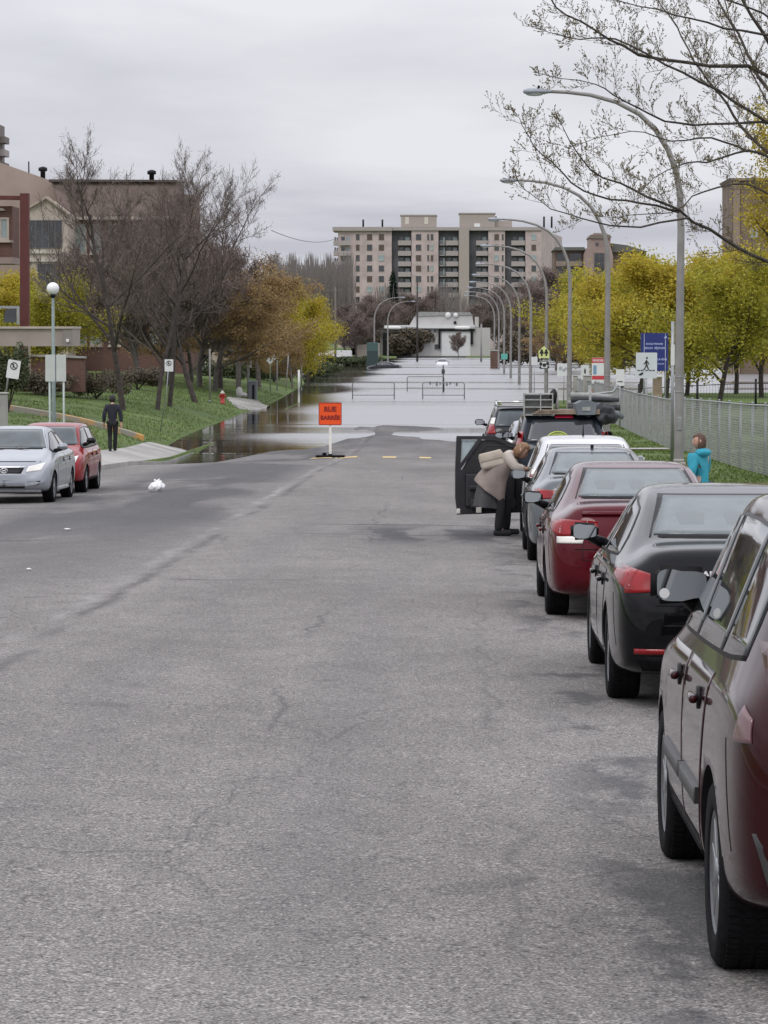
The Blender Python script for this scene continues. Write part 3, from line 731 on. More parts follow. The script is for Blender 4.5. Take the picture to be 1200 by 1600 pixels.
# 3 wine red sedan
y0 = 27.5; loc, pit = place(1.78, y0, y0+4.5)
c = Car('parked_sedan', 'wine red sedan with round-cornered red and clear tail lights, behind the black sedan', SEDAN, 4.5, 1.76, 1.435, P_RED2, loc, 0, pit, GR)
c.glazing(); c.doors(); c.mirrors(BLACK, .95)
for sg in (-1, 1):
    pts = lambda l: sorted([(sg*x, z) for x, z in l])
    c.patch('tail_light', pts([(.52,.80),(.79,.79)]), pts([(.52,.93),(.77,.945)]), 'B', REDL, .007, .015, 8, 6)
    c.patch('reversing_light', pts([(.56,.725),(.79,.725)]), pts([(.54,.79),(.79,.785)]), 'B', WHITEL, .008, .015, 8, 4)
    c.patch('tail_light', pts([(.40,.74),(.51,.73)]), pts([(.42,.92),(.51,.93)]), 'B', REDL, .007, .015, 4, 5)
    c.patch('tail_light', [(.09,.79),(.36,.86)], [(.16,.93),(.34,.93)], 'L' if sg < 0 else 'R', REDL, .007, .015, 8, 5)
c.patch('bumper_seam', [(-.74,.665),(.74,.665)], [(-.74,.674),(.74,.674)], 'B', DARK, .003, .015, 12, 1)
c.patch('boot_lip', [(-.56,.975),(.56,.975)], [(-.55,1.0),(.55,1.0)], 'B', P_RED2, .03, .05, 10, 3)
c.plate(0, .80); badge(c, 'Civic', .075, -.33, .715, WHITE, .002, .3)
# 4 silver grey sedan
y0 = 37.1; loc, pit = place(1.84, y0, y0+4.35)
c = Car('parked_sedan', 'silver grey sedan with dark red tail lights and roof aerial, third from the wine red one', SEDAN, 4.35, 1.72, 1.42, P_GREY, loc, 0, pit, GR)
c.root['label'] = 'silver grey sedan with roof aerial, between the wine red sedan and the white car'
c.glazing(); c.doors(); c.mirrors(None, .95)
for sg in (-1, 1):
    pts = lambda l: sorted([(sg*x, z) for x, z in l])
    c.patch('tail_light', pts([(.45,.84),(.80,.82)]), pts([(.48,.92),(.79,.955)]), 'B', REDL, .007, .015, 8, 6)
    c.patch('tail_light', [(.09,.82),(.34,.86)], [(.16,.93),(.32,.93)], 'L' if sg < 0 else 'R', REDL, .007, .015, 8, 5)
c.plate(0, .78)
bm = NB(); h, n = c.hit((0, c.L*(1.75/4.5)-c.L/2, 4), (0, 0, -1)); bevbox(bm, -.02, .02, -.07, .05, 0, .05, .012, 2); o = obj('roof_aerial', bm, BLACK, c.root); o.location = h
# 5 white hatch with the open front door
y0 = 42.6; loc, pit = place(1.95, y0, y0+4.3)
c = Car('parked_hatchback', 'white hatchback with its black lined left door standing wide open', SUV, 4.3, 1.76, 1.50, P_WHITE, loc, 0, pit, GR, tyre_r=.315)
c.glazing(rearm=GLASS); c.doors('R'); c.mirrors(None, .9, sides=(1,))
for sg in (-1, 1):
    pts = lambda l: sorted([(sg*x, z) for x, z in l])
    c.patch('tail_light', pts([(.70,.95),(.88,.94)]), pts([(.68,1.16),(.84,1.20)]), 'B', WHITEL, .007, .015, 6, 6)
    c.patch('tail_light', pts([(.72,1.05),(.86,1.05)]), pts([(.72,1.09),(.85,1.09)]), 'B', REDL, .012, .012, 5, 2)
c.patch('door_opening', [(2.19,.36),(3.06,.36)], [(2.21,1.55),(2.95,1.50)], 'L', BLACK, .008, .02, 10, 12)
c.patch('door', [(1.40,.36),(2.16,.36)], [(1.10,1.05),(2.16,1.04)], 'L', P_WHITE, .0045, .012, 10, 8)
bm = NB(); h, n = c.hit((0, -.9, 4), (0, 0, -1)); tube(bm, [(0,0,-.02),(0,0,.03),(0,-.06,.16)], [.025,.012,.006], 8); o = obj('roof_aerial', bm, BLACK, c.root); o.location = h
# open door, hinge near the left body side, swung square to the car
TRIM = mat('door_trim', (.020,.020,.023), .6, var=.3, vscale=6)
bm = NB(); W_ = 1.0
out_ = [(0,.36),(-W_*.97,.33),(-W_,.60),(-W_,.98),(-.97,1.47),(-.90,1.50),(-.45,1.49),(-.10,1.38),(0,1.04)]
win = [(-.10,1.03),(-.93,1.02),(-.915,1.44),(-.45,1.43),(-.16,1.34)]
prism(bm, [(0,.36),(-W_*.97,.33),(-W_,.60),(-W_,1.0),(0,1.02)], -.05, .05)
def bar(bm, a, b, w_, y0_, y1_, mi=0):
    d = Vector((b[0]-a[0], b[1]-a[1])); n_ = Vector((-d.y, d.x)).normalized()*w_/2
    prism(bm, [(a[0]-n_.x, a[1]-n_.y), (b[0]-n_.x, b[1]-n_.y), (b[0]+n_.x, b[1]+n_.y), (a[0]+n_.x, a[1]+n_.y)], y0_, y1_, mi)
for a, b, wd in (((-.965,.99),(-.945,1.48),.075), ((-.98,1.475),(-.40,1.475),.055), ((-.42,1.475),(-.06,1.33),.055), ((-.07,1.34),(-.02,1.0),.05), ((-.62,1.47),(-.98,.97),.05)):
    bar(bm, a, b, wd, -.035+.002*wd, .035-.002*wd)
bevbox(bm, -.86, -.10, -.085, -.045, .44, .95, .03, 2, mi=1)          # moulded inner panel
bevbox(bm, -.80, -.25, -.13, -.08, .70, .77, .02, 2, mi=1)            # arm rest
bevbox(bm, -.78, -.2, -.12, -.08, .42, .56, .02, 2, mi=1)             # door pocket
lathe(bm, [(.09,-.092),(.095,-.084),(.095,-.05)], 20, 'y', (-.18,0,.50), mi=1)
do = obj('open_door', bm, [TRIM, mat('door_card', (.028,.028,.032), .55, var=.2, vscale=8)], c.root); do.rotation_euler = (0, 0, R(6))
do.location = (-.865, (3.0-SUV['L']/2)*c.k[1]-.45, -.02)
bm = NB(); prism(bm, [(-.90,1.0),(-.10,1.0),(-.10,1.33),(-.42,1.44),(-.66,1.44)], -.004, .004); obj('door_infill', bm, TRIM, do); bm = NB(); prism(bm, [(-.915,1.06),(-.68,1.44),(-.905,1.44)], -.006, .006); obj('door_window', bm, mat('door_glass', (.36,.43,.45), .1, coat=1, var=.2, vscale=4), do)  # plain dark panel fills most of the window opening
bm = NB(); bevbox(bm, -.985, -.93, -.056, -.040, .345, .42, .006, 1); bevbox(bm, -.70, -.62, -.128, -.118, .36, .44, .004, 1); obj('reflector', bm, WHITEL, do)
bm = NB(); bevbox(bm, -.50, -.34, -.10, -.08, .80, .84, .01, 1); obj('handle', bm, CHROME, do)
WH = c
# 6 dark blue van
y0 = 57; loc, pit = place(2.16, y0, y0+4.9)
c = Car('parked_van', 'dark blue van with furniture and poles heaped on its roof', VAN, 4.9, 1.95, 1.76, P_NAVY, loc, 0, pit, GR, tyre_r=.33)
c.root['category'] = 'van'
c.glazing(rearm=GLASS); c.doors(); c.mirrors(BLACK, 1)
c.patch('brake_light', [(-.14,1.60),(.20,1.60)], [(-.13,1.655),(.19,1.655)], 'B', mat('bright_red_lens', (.75,.02,.08), .3), .012, .02, 6, 3)
for sg in (-1, 1):
    pts = lambda l: sorted([(sg*x, z) for x, z in l])
    c.patch('tail_light', pts([(.78,.98),(.90,.98)]), pts([(.72,1.35),(.82,1.35)]), 'B', REDL, .007, .015, 5, 6)
c.plate(0, .8)
VANC = c
# 7 silver hatchback between van and far SUV, 8 charcoal SUV
y0 = 66.5; loc, pit = place(2.05, y0, y0+4.2)
c = Car('parked_hatchback', 'pale silver hatchback half hidden between the loaded van and the charcoal SUV', SUV, 4.2, 1.74, 1.50, P_SILVER, loc, 0, pit, GR, tyre_r=.31)
c.glazing(); c.doors(); c.mirrors(None, .9)
for sg in (-1, 1):
    pts = lambda l: sorted([(sg*x, z) for x, z in l])
    c.patch('tail_light', pts([(.70,.95),(.88,.94)]), pts([(.68,1.2),(.84,1.24)]), 'B', WHITEL, .007, .015, 6, 6)
y0 = 78.5; loc, pit = place(1.86, y0, y0+4.7)
c = Car('parked_suv', 'charcoal sport utility vehicle with roof rails, foremost in the right row before the flood', SUV, 4.7, 1.90, 1.76, P_CHAR, loc, 0, pit, GR)
c.glazing(rearm=GLASSR); c.doors(); c.mirrors(BLACK, 1.25, arm=.2)
for sg in (-1, 1):
    pts = lambda l: sorted([(sg*x, z) for x, z in l])
    c.patch('tail_light', pts([(.64,.98),(.88,.97)]), pts([(.68,1.2),(.82,1.22)]), 'B', REDL, .008, .015, 6, 6)
    c.patch('reversing_light', pts([(.68,1.21),(.82,1.23)]), pts([(.64,1.38),(.76,1.38)]), 'B', WHITEL, .008, .015, 6, 6)
    bm = NB(); ky, kz = c.k[1], c.k[2]
    ys_ = [(v-2.325)*ky for v in (.75,1.0,1.8,2.5,2.75)]
    tube(bm, [(sg*.62, ys_[0], 1.70*kz), (sg*.62, ys_[1], 1.765*kz), (sg*.62, ys_[2], 1.78*kz), (sg*.62, ys_[3], 1.765*kz), (sg*.62, ys_[4], 1.68*kz)], .022, 8)
    obj('roof_rail', bm, CHROME, c.root)
for yy in (1.15, 2.2):
    bm = NB(); tube(bm, [(-.64, (yy-2.325)*ky, 1.79*kz), (.64, (yy-2.325)*ky, 1.79*kz)], .022, 8); obj('cross_bar', bm, CHROME, c.root)
bm = NB(); bevbox(bm, -.60, .60, -.02, .12, -.015, .015, .012, 2); h, n = c.hit((0, (.6-2.325)*ky, 4), (0, 0, -1)); o = obj('rear_spoiler', bm, P_CHAR, c.root); o.location = h+Vector((0, -.1, .03))
# left side: silver and red cars facing the viewer
GL = 'cars parked facing the viewer by the left kerb'
ya, yb = 57.3, 61.8; loc, pit = place(-8.52, ya, yb)
c = Car('parked_sedan', 'silver sedan facing the viewer, cropped by the left edge of the picture', SEDAN, 4.5, 1.76, 1.47, P_SILVER, loc, math.pi, pit, GL, tyre_r=.30)
c.glazing(); c.doors(); c.mirrors(None, .95)
def face(c, hlz=.66, chrome=True, grille=True):
    for sg in (-1, 1):
        pts = lambda l: sorted([(sg*x, z) for x, z in l])
        c.patch('headlight', pts([(.42,.60),(.70,.63)]), pts([(.46,.70),(.76,.775)]), 'F', WHITEL, .008, .02, 8, 6)
        c.patch('fog_light', pts([(.48,.36),(.66,.36)]), pts([(.46,.43),(.70,.44)]), 'F', BLACK, .006, .015, 6, 4)
    if grille:
        g = c.patch('grille', [(-.33,.575),(.33,.575)], [(-.38,.675),(.38,.675)], 'F', BLACK, .008, .02, 10, 4)
        c.patch('chrome_strip', [(-.39,.68),(.39,.68)], [(-.39,.70),(.39,.70)], 'F', CHROME, .014, .02, 10, 2)
        h, n = c.hit((0, 4, .63*c.k[2]), (0, -1, 0)); bm = NB()
        for rx, rz in ((.07,.045),):
            ring = [(rx*math.cos(a*.2618), 0, rz*math.sin(a*.2618)) for a in range(25)]; tube(bm, ring, .008, 6)
            ring = [(.03*math.cos(a*.2618), 0, rz*math.sin(a*.2618)) for a in range(25)]; tube(bm, ring, .007, 6)
            ring = [(.055*math.cos(a*.2618), 0, .018+.022*math.sin(a*.2618)) for a in range(25)]; tube(bm, ring, .007, 6)
        o = obj('emblem', bm, CHROME, c.root); o.location = h+Vector((0, .03, 0))
    for zz in (.30, .335, .37):
        c.patch('lower_grille', [(-.40,zz),(.40,zz)], [(-.40,zz+.026),(.40,zz+.026)], 'F', BLACK, .006, .015, 10, 2)
    c.patch('bumper_lip', [(-.66,.215),(.66,.215)], [(-.68,.265),(.68,.265)], 'F', c.paint, .03, .06, 12, 2)
    c.patch('bonnet_gap', [(-.66,.785),(.66,.785)], [(-.66,.80),(.66,.80)], 'F', BLACK, .003, .012, 14, 1)
face(c)
for sd in 'LR': c.patch('side_skirt', [(1.35,.21),(3.2,.21)], [(1.35,.27),(3.2,.27)], sd, P_SILVER, .03, .06, 12, 2)
for sg in (-1, 1):
    bm = NB(); yy = c.L/2-(4.5-3.5)*c.k[1]
    tube(bm, [(sg*.2-.3, yy+.05, .985), (sg*.2, yy-.02, 1.02), (sg*.2+.28, yy-.1, 1.05)], .009, 5); obj('wiper', bm, BLACK, c.root)
ya, yb = 62.8, 66.75; loc, pit = place(-8.52, ya, yb)
HATCH = dict(SEDAN); 
c = Car('parked_hatchback', 'bright red hatchback parked behind the silver sedan on the left', SUV, 3.9, 1.66, 1.48, P_RED, loc, math.pi, pit, GL, tyre_r=.29)
c.glazing(); c.doors(); c.mirrors(BLACK, .95)
for sg in (-1, 1):
    pts = lambda l: sorted([(sg*x, z) for x, z in l])
    c.patch('headlight', pts([(.50,.70),(.74,.72)]), pts([(.52,.86),(.80,.92)]), 'F', WHITEL, .008, .02, 8, 6)
c.patch('lower_grille', [(-.45,.42),(.45,.42)], [(-.50,.52),(.50,.52)], 'F', BLACK, .006, .015, 10, 2)
c.patch('grille', [(-.35,.70),(.35,.70)], [(-.38,.77),(.38,.77)], 'F', BLACK, .006, .015, 10, 2)
# cars stranded in the flood
def sunk(px, Y, lab, p, face_, T, L, H, sink, x=None):
    pt = at(px, 570, Y); c = Car('flooded_car', lab, T, L, 1.78, H, p, (pt.x, Y, -sink), face_, 0)
    c.glazing(); c.mirrors(None, 1); return c
sunk(600, 385, 'dark grey car standing roof high in the flood water', P_CHAR, R(75), SEDAN, 4.5, 1.44, .62)
sunk(691, 425, 'white car far off in the flood water near the white house', P_WHITE, math.pi, SEDAN, 4.4, 1.44, .58)
# roof load of the van (each thing rests on the roof)
RZ = VANC.root.location.z+1.76; VX, VY = VANC.root.location.x, VANC.root.location.y
LOAD = 'household goods heaped on the van roof'
WW = mat('weathered_white', (.33,.33,.315), .7, var=.2, vscale=5); GB = mat('grey_blue_board', (.15,.17,.185), .6, var=.2, vscale=4)
WOOD = mat('light_wood', (.30,.23,.17), .7, var=.3, vscale=6); CLOTH = mat('grey_tarp', (.045,.047,.052), .8, var=.4, vscale=6)
def table_up(x, y, w_, d, h, lab, m, tilt=0):
    r = empty('upturned_table', (x, y, RZ), lab, 'table', LOAD, rz=tilt)
    bm = NB(); bevbox(bm, -w_/2, w_/2, -d/2, d/2, 0, .035, .006, 1); obj('table_top', bm, m, r)
    for a in (-1, 1):
        for b in (-1, 1):
            bm = NB(); tube(bm, [(a*(w_/2-.05), b*(d/2-.05), .03), (a*(w_/2-.04), b*(d/2-.05), h)], [.032, .02], 8); obj('leg', bm, m, r)
    bm = NB(); box(bm, -w_/2+.05, w_/2-.05, -d/2+.03, -d/2+.05, .036, .11); obj('apron', bm, m, r)
    return r
r = empty('shelf_unit', (VX-.46, VY-1.75, RZ-.02), 'pale open shelf unit standing at the left rear of the van roof', 'shelf', LOAD)
for z in (0, .15, .29, .40):
    bm = NB(); bevbox(bm, -.27, .27, -.2, .2, z, z+.025, .004, 1); obj('shelf_board', bm, WW if z != .18 else GB, r)
for x in (-.28, .03, .26):
    bm = NB(); bevbox(bm, x, x+.025, -.21, .21, -.01, .43, .004, 1); obj('upright', bm, WW, r)
bm = NB(); box(bm, -.26, .25, .05, .07, .03, .39); obj('back_panel', bm, mat('pale_panel', (.62,.63,.62), .7), r)
tag(obj('bag', (lambda b: (blob(b, (VX-.16, VY-1.72, RZ+.34), .08, .1, .15, 2, .3, 3), b)[1])(NB()), BLACK), 'small black bag hanging in the van roof shelf unit', 'bag', LOAD)
table_up(VX+.22, VY-1.5, .72, .6, .55, 'white table lying upside down on the van roof, legs up', WW)
r = empty('crate', (VX+.42, VY-1.95, RZ), 'pale grey plastic crate leaning at the rear edge of the van roof', 'crate', LOAD, rz=R(12))
bm = NB(); prism(bm, [(-.17,0),(.18,0),(.21,.22),(.10,.27),(-.08,.27),(-.20,.21)], -.12, .14); obj('shell', bm, GB, r)
bm = NB(); box(bm, -.08, .08, -.14, -.121, .08, .15); obj('label_panel', bm, WW, r)
r = empty('plank_stack', (VX+.05, VY-1.9, RZ+.01), 'light wooden planks laid across the rear of the van roof', 'planks', LOAD)
for k in range(3):
    bm = NB(); bevbox(bm, -.62+.05*k, .66, -.1, .1, k*.03, k*.03+.026, .004, 1, M=Matrix.Rotation(R(2*k), 4, 'Z')); obj('plank', bm, WOOD, r)
RL = ['lowest dark pole bundle at the right of the van roof', 'second pale tube from the bottom of the van roof pile', 'third dark tube from the bottom of the van roof pile', 'pale rolled mat on top of the van roof pile', 'short grey tube hanging over the right edge of the van roof']
for k, (x, y, z, hl, rr, ti, mm) in enumerate(((.62,-1.5,.11,.50,.06,.02,CLOTH), (.60,-1.45,.20,.48,.045,-.03,WW), (.64,-1.5,.27,.46,.045,.0,CLOTH), (.58,-1.4,.34,.40,.055,-.05,WW), (.93,-1.6,.06,.25,.05,-.5,GB))):
    bm = NB(); tube(bm, [(VX+x-hl, VY+y, RZ+z-ti*hl), (VX+x, VY+y-.05, RZ+z+.015), (VX+x+hl, VY+y, RZ+z+ti*hl)], [rr, rr, rr*.9], 12)
    tag(obj('rolled_bundle', bm, mm), RL[k], 'roll', LOAD)
for k, (x, y, z, a, b, l) in enumerate(((.42,-1.5,.04,.26,.13,'dark lumpy sack left of the crumpled tarpaulin on the van'), (.80,-1.55,.0,.26,.20,'crumpled dark tarpaulin at the right edge of the van roof'))):
    bm = NB(); blob(bm, (VX+x, VY+y, RZ+z), a, .4, b, 3, .55, 5+k); tag(obj('sack', bm, CLOTH), l, 'sack', LOAD)
bm = NB(); tube(bm, [(VX+.55, VY-1.4, RZ+.38), (VX+1.0, VY-1.2, RZ+.42), (VX+1.10, VY-1.15, RZ+.55)], [.02,.02,.03], 6); tag(obj('pole', bm, GALV), 'bent metal pole sticking up at the right of the van roof pile', 'pole', LOAD)
# ------------------------------------------------------------------ street lamps
LAMPW = mat('lamp_housing', (.30,.32,.36), .4, .1); LG = 'davit street lamps along the right side of the flooded street'
def lamp_proto():
    r = empty('street_lamp', (0,0,0), 'x', 'street lamp', LG)
    bm = NB(); P = [(0,0,0),(0,0,.02),(0,0,3),(.02,0,6.2),(-.01,0,7.15),(-.12,0,7.75),(-.33,0,8.3),(-.66,0,8.83),(-1.1,0,9.25),(-1.7,0,9.56),(-2.4,0,9.75),(-3.0,0,9.82),(-3.45,0,9.84)]
    tube(bm, P, [.13,.128,.115,.095,.088,.08,.075,.07,.065,.058,.052,.048,.045], 12); obj('pole', bm, POLE, r)
    bm = NB(); bevbox(bm, -.17,.17,-.17,.17,-.15,.05,.02,1); lathe(bm, [(.15,.05),(.15,.12),(.125,.14)], 16); obj('base_plate', bm, CONC, r)
    bm = NB(); bevbox(bm, -.06,.06,-.136,-.11,.9,1.25,.01,1); obj('access_door', bm, GALV, r)
    bm = NB(); prof = [(.03,0),(.06,.05),(.10,.25),(.125,.45),(.12,.62),(.07,.74),(.01,.77)]
    lathe(bm, prof, 16, 'x')
    for v in bm.verts: v.co = Vector((-3.40-v.co.x, v.co.y*1.15, 9.84+v.co.z*.75))
    h = obj('lamp_head', bm, LAMPW, r)
    bm = NB(); blob(bm, (-3.86, 0, 9.775), .24, .11, .06, 2); obj('lens', bm, mat('lamp_lens', (.45,.47,.48), .2, coat=.5), h, True)
    bm = NB(); lathe(bm, [(.035,9.92),(.035,9.99),(.02,10.0)], 10, 'z', (-3.75,0,0)); obj('photocell', bm, BLACK, h)
    for z in (1.9, 2.3):
        bm = NB(); lathe(bm, [(.13,z),(.13,z+.02)], 12); obj('clamp_band', bm, GALV, r)
    return r
lp = lamp_proto()
LNAMES = ['nearest street lamp, beside the chain link fence under the budding branches',
 'second nearest street lamp, its foot among the fence signs', 'third street lamp, its arc crossing the right end of the apartment block',
 'street lamp carrying the yellow school sign on its pole', 'street lamp just beyond the one with the yellow school sign',
 'sixth street lamp from the viewer on the right side', 'seventh street lamp from the viewer on the right side', 'eighth street lamp from the viewer on the right side',
 'second farthest street lamp on the right side of the street', 'farthest street lamp on the right side, nearest the white house']
LP = []
for i in range(10):
    y = 80+36.6*i; x = 6.1; o = lp if i == 0 else copy_tree(lp)
    o.location = (x, y, G(x, y) if i < 5 else -.3); o['label'] = LNAMES[i]; LP.append((x, y))
    if i == 3: S4 = o
for i, (px, Y, l) in enumerate(((585, 405, 'nearer street lamp on the left side of the flooded street, arm pointing right'), (606, 455, 'farther street lamp on the left side of the flooded street'))):
    o = copy_tree(lp); p = at(px, 560, Y); o.location = (p.x, Y, -.6); o.rotation_euler = (0, 0, math.pi-(0.0)); o['label'] = l; o['group'] = 'davit street lamps on the left side'
# cross street lamps with long white housings
for i, (px, Y, dx_, l) in enumerate(((652, 470, 5.2, 'dark utility pole carrying a long white lamp to its left'), (752, 470, 3.6, 'slim utility pole with a long white lamp in front of the white house'))):
    p = at(px, 512, Y); r = empty('utility_pole', (p.x, Y, 0), l, 'pole')
    bm = NB(); tube(bm, [(0,0,-.5),(0,0,p.z+(7.5 if i == 0 else .6))], [.17,.12], 8); obj('shaft', bm, mat('dark_wood_pole', (.06,.052,.046), .9, var=.3, vscale=2) if i == 0 else POLE, r)
    bm = NB(); tube(bm, [(0,0,p.z),(-dx_*.5,0,p.z+.1)], .07, 6); obj('arm', bm, POLE, r)
    bm = NB(); lathe(bm, [(.10,0),(.24,.25),(.27,1.2),(.22,2.3),(.08,2.5)], 14, 'x')
    for v in bm.verts: v.co = Vector((-dx_*.48-v.co.x, v.co.y, p.z+v.co.z))
    obj('lamp_head', bm, mat('white_housing', (.72,.71,.67), .5), r)
# utility pole at the left of the apartment block with wires
p = at(524, 470, 430); r = empty('utility_pole', (p.x, 430, 0), 'wooden utility pole with crossarm left of the apartment block', 'pole')
bm = NB(); tube(bm, [(0,0,-.5),(0,0,11)], [.16,.11], 8); obj('shaft', bm, mat('grey_wood_pole', (.16,.14,.12), .9), r)
bm = NB(); tube(bm, [(-1.3,0,10.5),(1.0,0,10.5)], .07, 6); obj('crossarm', bm, mat('grey_wood_pole', (.16,.14,.12)), r)
a = at(424, 360, 300); b = at(534, 368, 560); bm = NB()
tube(bm, [a.lerp(b, t)+Vector((0, 0, -1.2*(1-(2*t-1)**2))) for t in [k/16 for k in range(17)]], .035, 4)
tag(obj('power_line', bm, BLACK), 'thin power line crossing the sky left of the apartment block', 'wire')
# ------------------------------------------------------------------ signs
def plate_obj(name, wd, ht, m, parent, loc, th=.006, bev=.02, round_=.03):
    bm = NB(); pts = []
    for cx, cz, a0 in ((wd/2-round_, ht/2-round_, 0), (-wd/2+round_, ht/2-round_, 90), (-wd/2+round_, -ht/2+round_, 180), (wd/2-round_, -ht/2+round_, 270)):
        for k in range(5): a = R(a0+22.5*k); pts.append((cx+round_*math.cos(a), cz+round_*math.sin(a)))
    prism(bm, pts, -th/2, th/2); o = obj(name, bm, m, parent); o.location = loc; return o
def ringm(bm, cx, cz, r, wd, y, n=24):
    pts = [(cx+r*math.cos(2*math.pi*k/n), y, cz+r*math.sin(2*math.pi*k/n)) for k in range(n+1)]; tube(bm, pts, wd/2, 5)
ORG = mat('orange_sign', (.82,.085,.008), .45, emis=None); SBLK = mat('sign_black', (.02,.02,.02), .5)
SW = mat('sign_white', (.70,.71,.70), .4, var=.05, vscale=6); SRED = mat('sign_red', (.55,.05,.06), .45)
# road closed sign
p = at(516, 717, 103.5); p.z = road_z(p.x, 103.5)
r = empty('road_closed_sign', p, 'orange road closed sign on a white post with black rubber foot', 'sign')
s_ = plate_obj('sign_panel', .78, .78, ORG, r, (0, 0, 1.50), .02)
DR = mat('dark_red_letters', (.22,.01,.008), .6)
bm = NB()
for a, b in (((-.385,1.125),(.385,1.125)), ((.385,1.125),(.385,1.875)), ((.385,1.875),(-.385,1.875)), ((-.385,1.875),(-.385,1.125))):
    d = (Vector(b)-Vector(a)).normalized()*.012; bar(bm, (a[0]+d.x, a[1]+d.y), (b[0]-d.x, b[1]-d.y), .022, -.017, -.0105)
obj('sign_border', bm, DR, r)
text_mesh('lettering', 'RUE', .235, DR, r, (0, -.014, 1.65), bold=.012, ext=.002, xs=1.0)
text_mesh('lettering', 'BARRÉE', .195, DR, r, (0, -.014, 1.36), bold=.010, ext=.002, xs=1.0)
bm = NB(); bevbox(bm, -.045, .045, .012, .05, .06, 1.86, .008, 1); obj('post', bm, WHITE, r)
bm = NB(); bevbox(bm, -.50, .50, -.22, .22, 0, .075, .02, 2); bevbox(bm, -.27, -.13, -.12, .12, .07, .16, .02, 1); bevbox(bm, .0-.07, .07, -.09, .09, .07, .12, .015, 1); obj('rubber_base', bm, DARK, r)
# crowd barriers standing in the flood
BST = mat('barrier_steel', (.24,.24,.245), .5, .3)
def barrier():
    r = empty('crowd_barrier', (0,0,0), 'x', 'barrier', 'steel crowd barriers standing across the flooded street')
    bm = NB(); w2 = 1.42; rr = .15
    pts = [(-w2,0,-.35),(-w2,0,1.05-rr)]+[(-w2+rr-rr*math.cos(a),0,1.05-rr+rr*math.sin(a)) for a in (.4,.8,1.2,1.5708)]+[(w2-rr+rr*math.sin(a),0,1.05-rr+rr*math.cos(a)) for a in (0.01,.4,.8,1.2,1.55)]+[(w2,0,-.35)]
    tube(bm, pts, .036, 8); obj('frame', bm, BST, r)
    bm = NB(); tube(bm, [(-w2,0,.18),(w2,0,.18)], .028, 6); obj('lower_rail', bm, BST, r)
    bm = NB()
    for k in range(1, 17): x = -w2+2*w2*k/17; tube(bm, [(x,0,.18),(x,0,1.04)], .005, 4)
    obj('bars', bm, GALV, r)
    for x in (-w2+.02, w2-.02):
        bm = NB(); tube(bm, [(x,-.35,-.35),(x,0,-.22),(x,.35,-.35)], .02, 6); obj('foot', bm, GALV, r)
    return r
b0 = barrier()
for i, (px, Y, l, rz) in enumerate(((583.5, 205, 'left steel crowd barrier standing in the flood behind the orange sign', .03), (693, 205, 'right steel crowd barrier of the nearer pair in the flood', -.04), (665, 232, 'farther steel crowd barrier set back between the nearer pair', .02))):
    o = b0 if i == 0 else copy_tree(b0); p = at(px, 600, Y); o.location = (p.x, Y, .08); o.rotation_euler = (0, 0, rz); o['label'] = l
BCL = mat('barrier_debris', (.20,.20,.21), .7)
p = at(693, 598, 204.8); r = None
bm = NB()
for k in range(9):
    t = k/8; bevbox(bm, -.9+1.8*t-.07, -.9+1.8*t+.07, -.03, .03, .90+.10*math.sin(k*2.1), 1.06+.06*math.cos(k*3), .02, 1)
o = obj('garland', bm, BCL); o.location = (p.x, 204.9, .08); tag(o, 'dark rags knotted along the top of the right crowd barrier', 'rags')
# post with a small plate in the water
p = at(692.5, 592, 228); r = empty('marker_post', (p.x, 228, -.3), 'slim dark post sticking out of the flood between the barriers', 'post')
bm = NB(); tube(bm, [(0,0,0),(0,0,2.35)], .05, 6); obj('post', bm, SBLK, r)
bm = NB(); lathe(bm, [(.10,1.7),(.13,1.75),(.13,2.0),(.06,2.1)], 10); obj('collar', bm, mat('dark_band', (.06,.06,.065), .6), r)
# left: globe lamp + two-post sign seen from behind
p = at(84, 657, 84); gz = G(p.x, 84)
r = empty('globe_lamp', (p.x, 84, gz), 'park lamp with a white globe on a slim green grey post', 'lamp')
GP = mat('green_grey_post', (.20,.25,.235), .5, .2, var=.15)
top = at(85, 452, 84).z-gz
bm = NB(); tube(bm, [(0,0,0),(0,0,1.2),(.0,0,top-.2)], [.075,.06,.04], 10); obj('post', bm, GP, r)
bm = NB(); lathe(bm, [(.11,0),(.11,.25),(.08,.32)], 12); obj('base', bm, GP, r)
bm = NB(); lathe(bm, [(.05,top-.24),(.09,top-.18),(.07,top-.13)], 12); obj('collar', bm, BLACK, r)
bm = NB(); blob(bm, (0,0,top+.02), .175, .175, .175, 3); obj('globe', bm, mat('white_globe', (.82,.82,.82), .25, coat=.4), r)
p = at(87, 575, 82); gz = G(p.x, 82); k = 82/F
r = empty('notice_board', (p.x, 82, gz), 'pale blank notice board on two slim posts beside the globe lamp', 'sign')
zt = at(87, 554, 82).z-gz; zb_ = at(87, 596, 82).z-gz
for sx, nm in ((-8.6, 0), (8.6, 1)):
    x = sx*k; o = plate_obj('panel', 15.2*k, zt-zb_, mat('board_back', (.50,.52,.49), .6, var=.08), r, (x, 0, (zt+zb_)/2), .015)
bm = NB(); box(bm, -1.6*k, 1.6*k, .0, .03, zb_-.02, zt+.0); obj('centre_strip', bm, mat('strip_grey', (.18,.19,.22), .6), r)
for x in (-10*k, 12*k):
    bm = NB(); tube(bm, [(x*1.35 if x < 0 else x, .04, -.2), (x, .04, zb_*.35), (x, .04, zt-.05)], .028, 8); obj('post', bm, mat('pale_green_post', (.42,.47,.44), .5, .2), r)
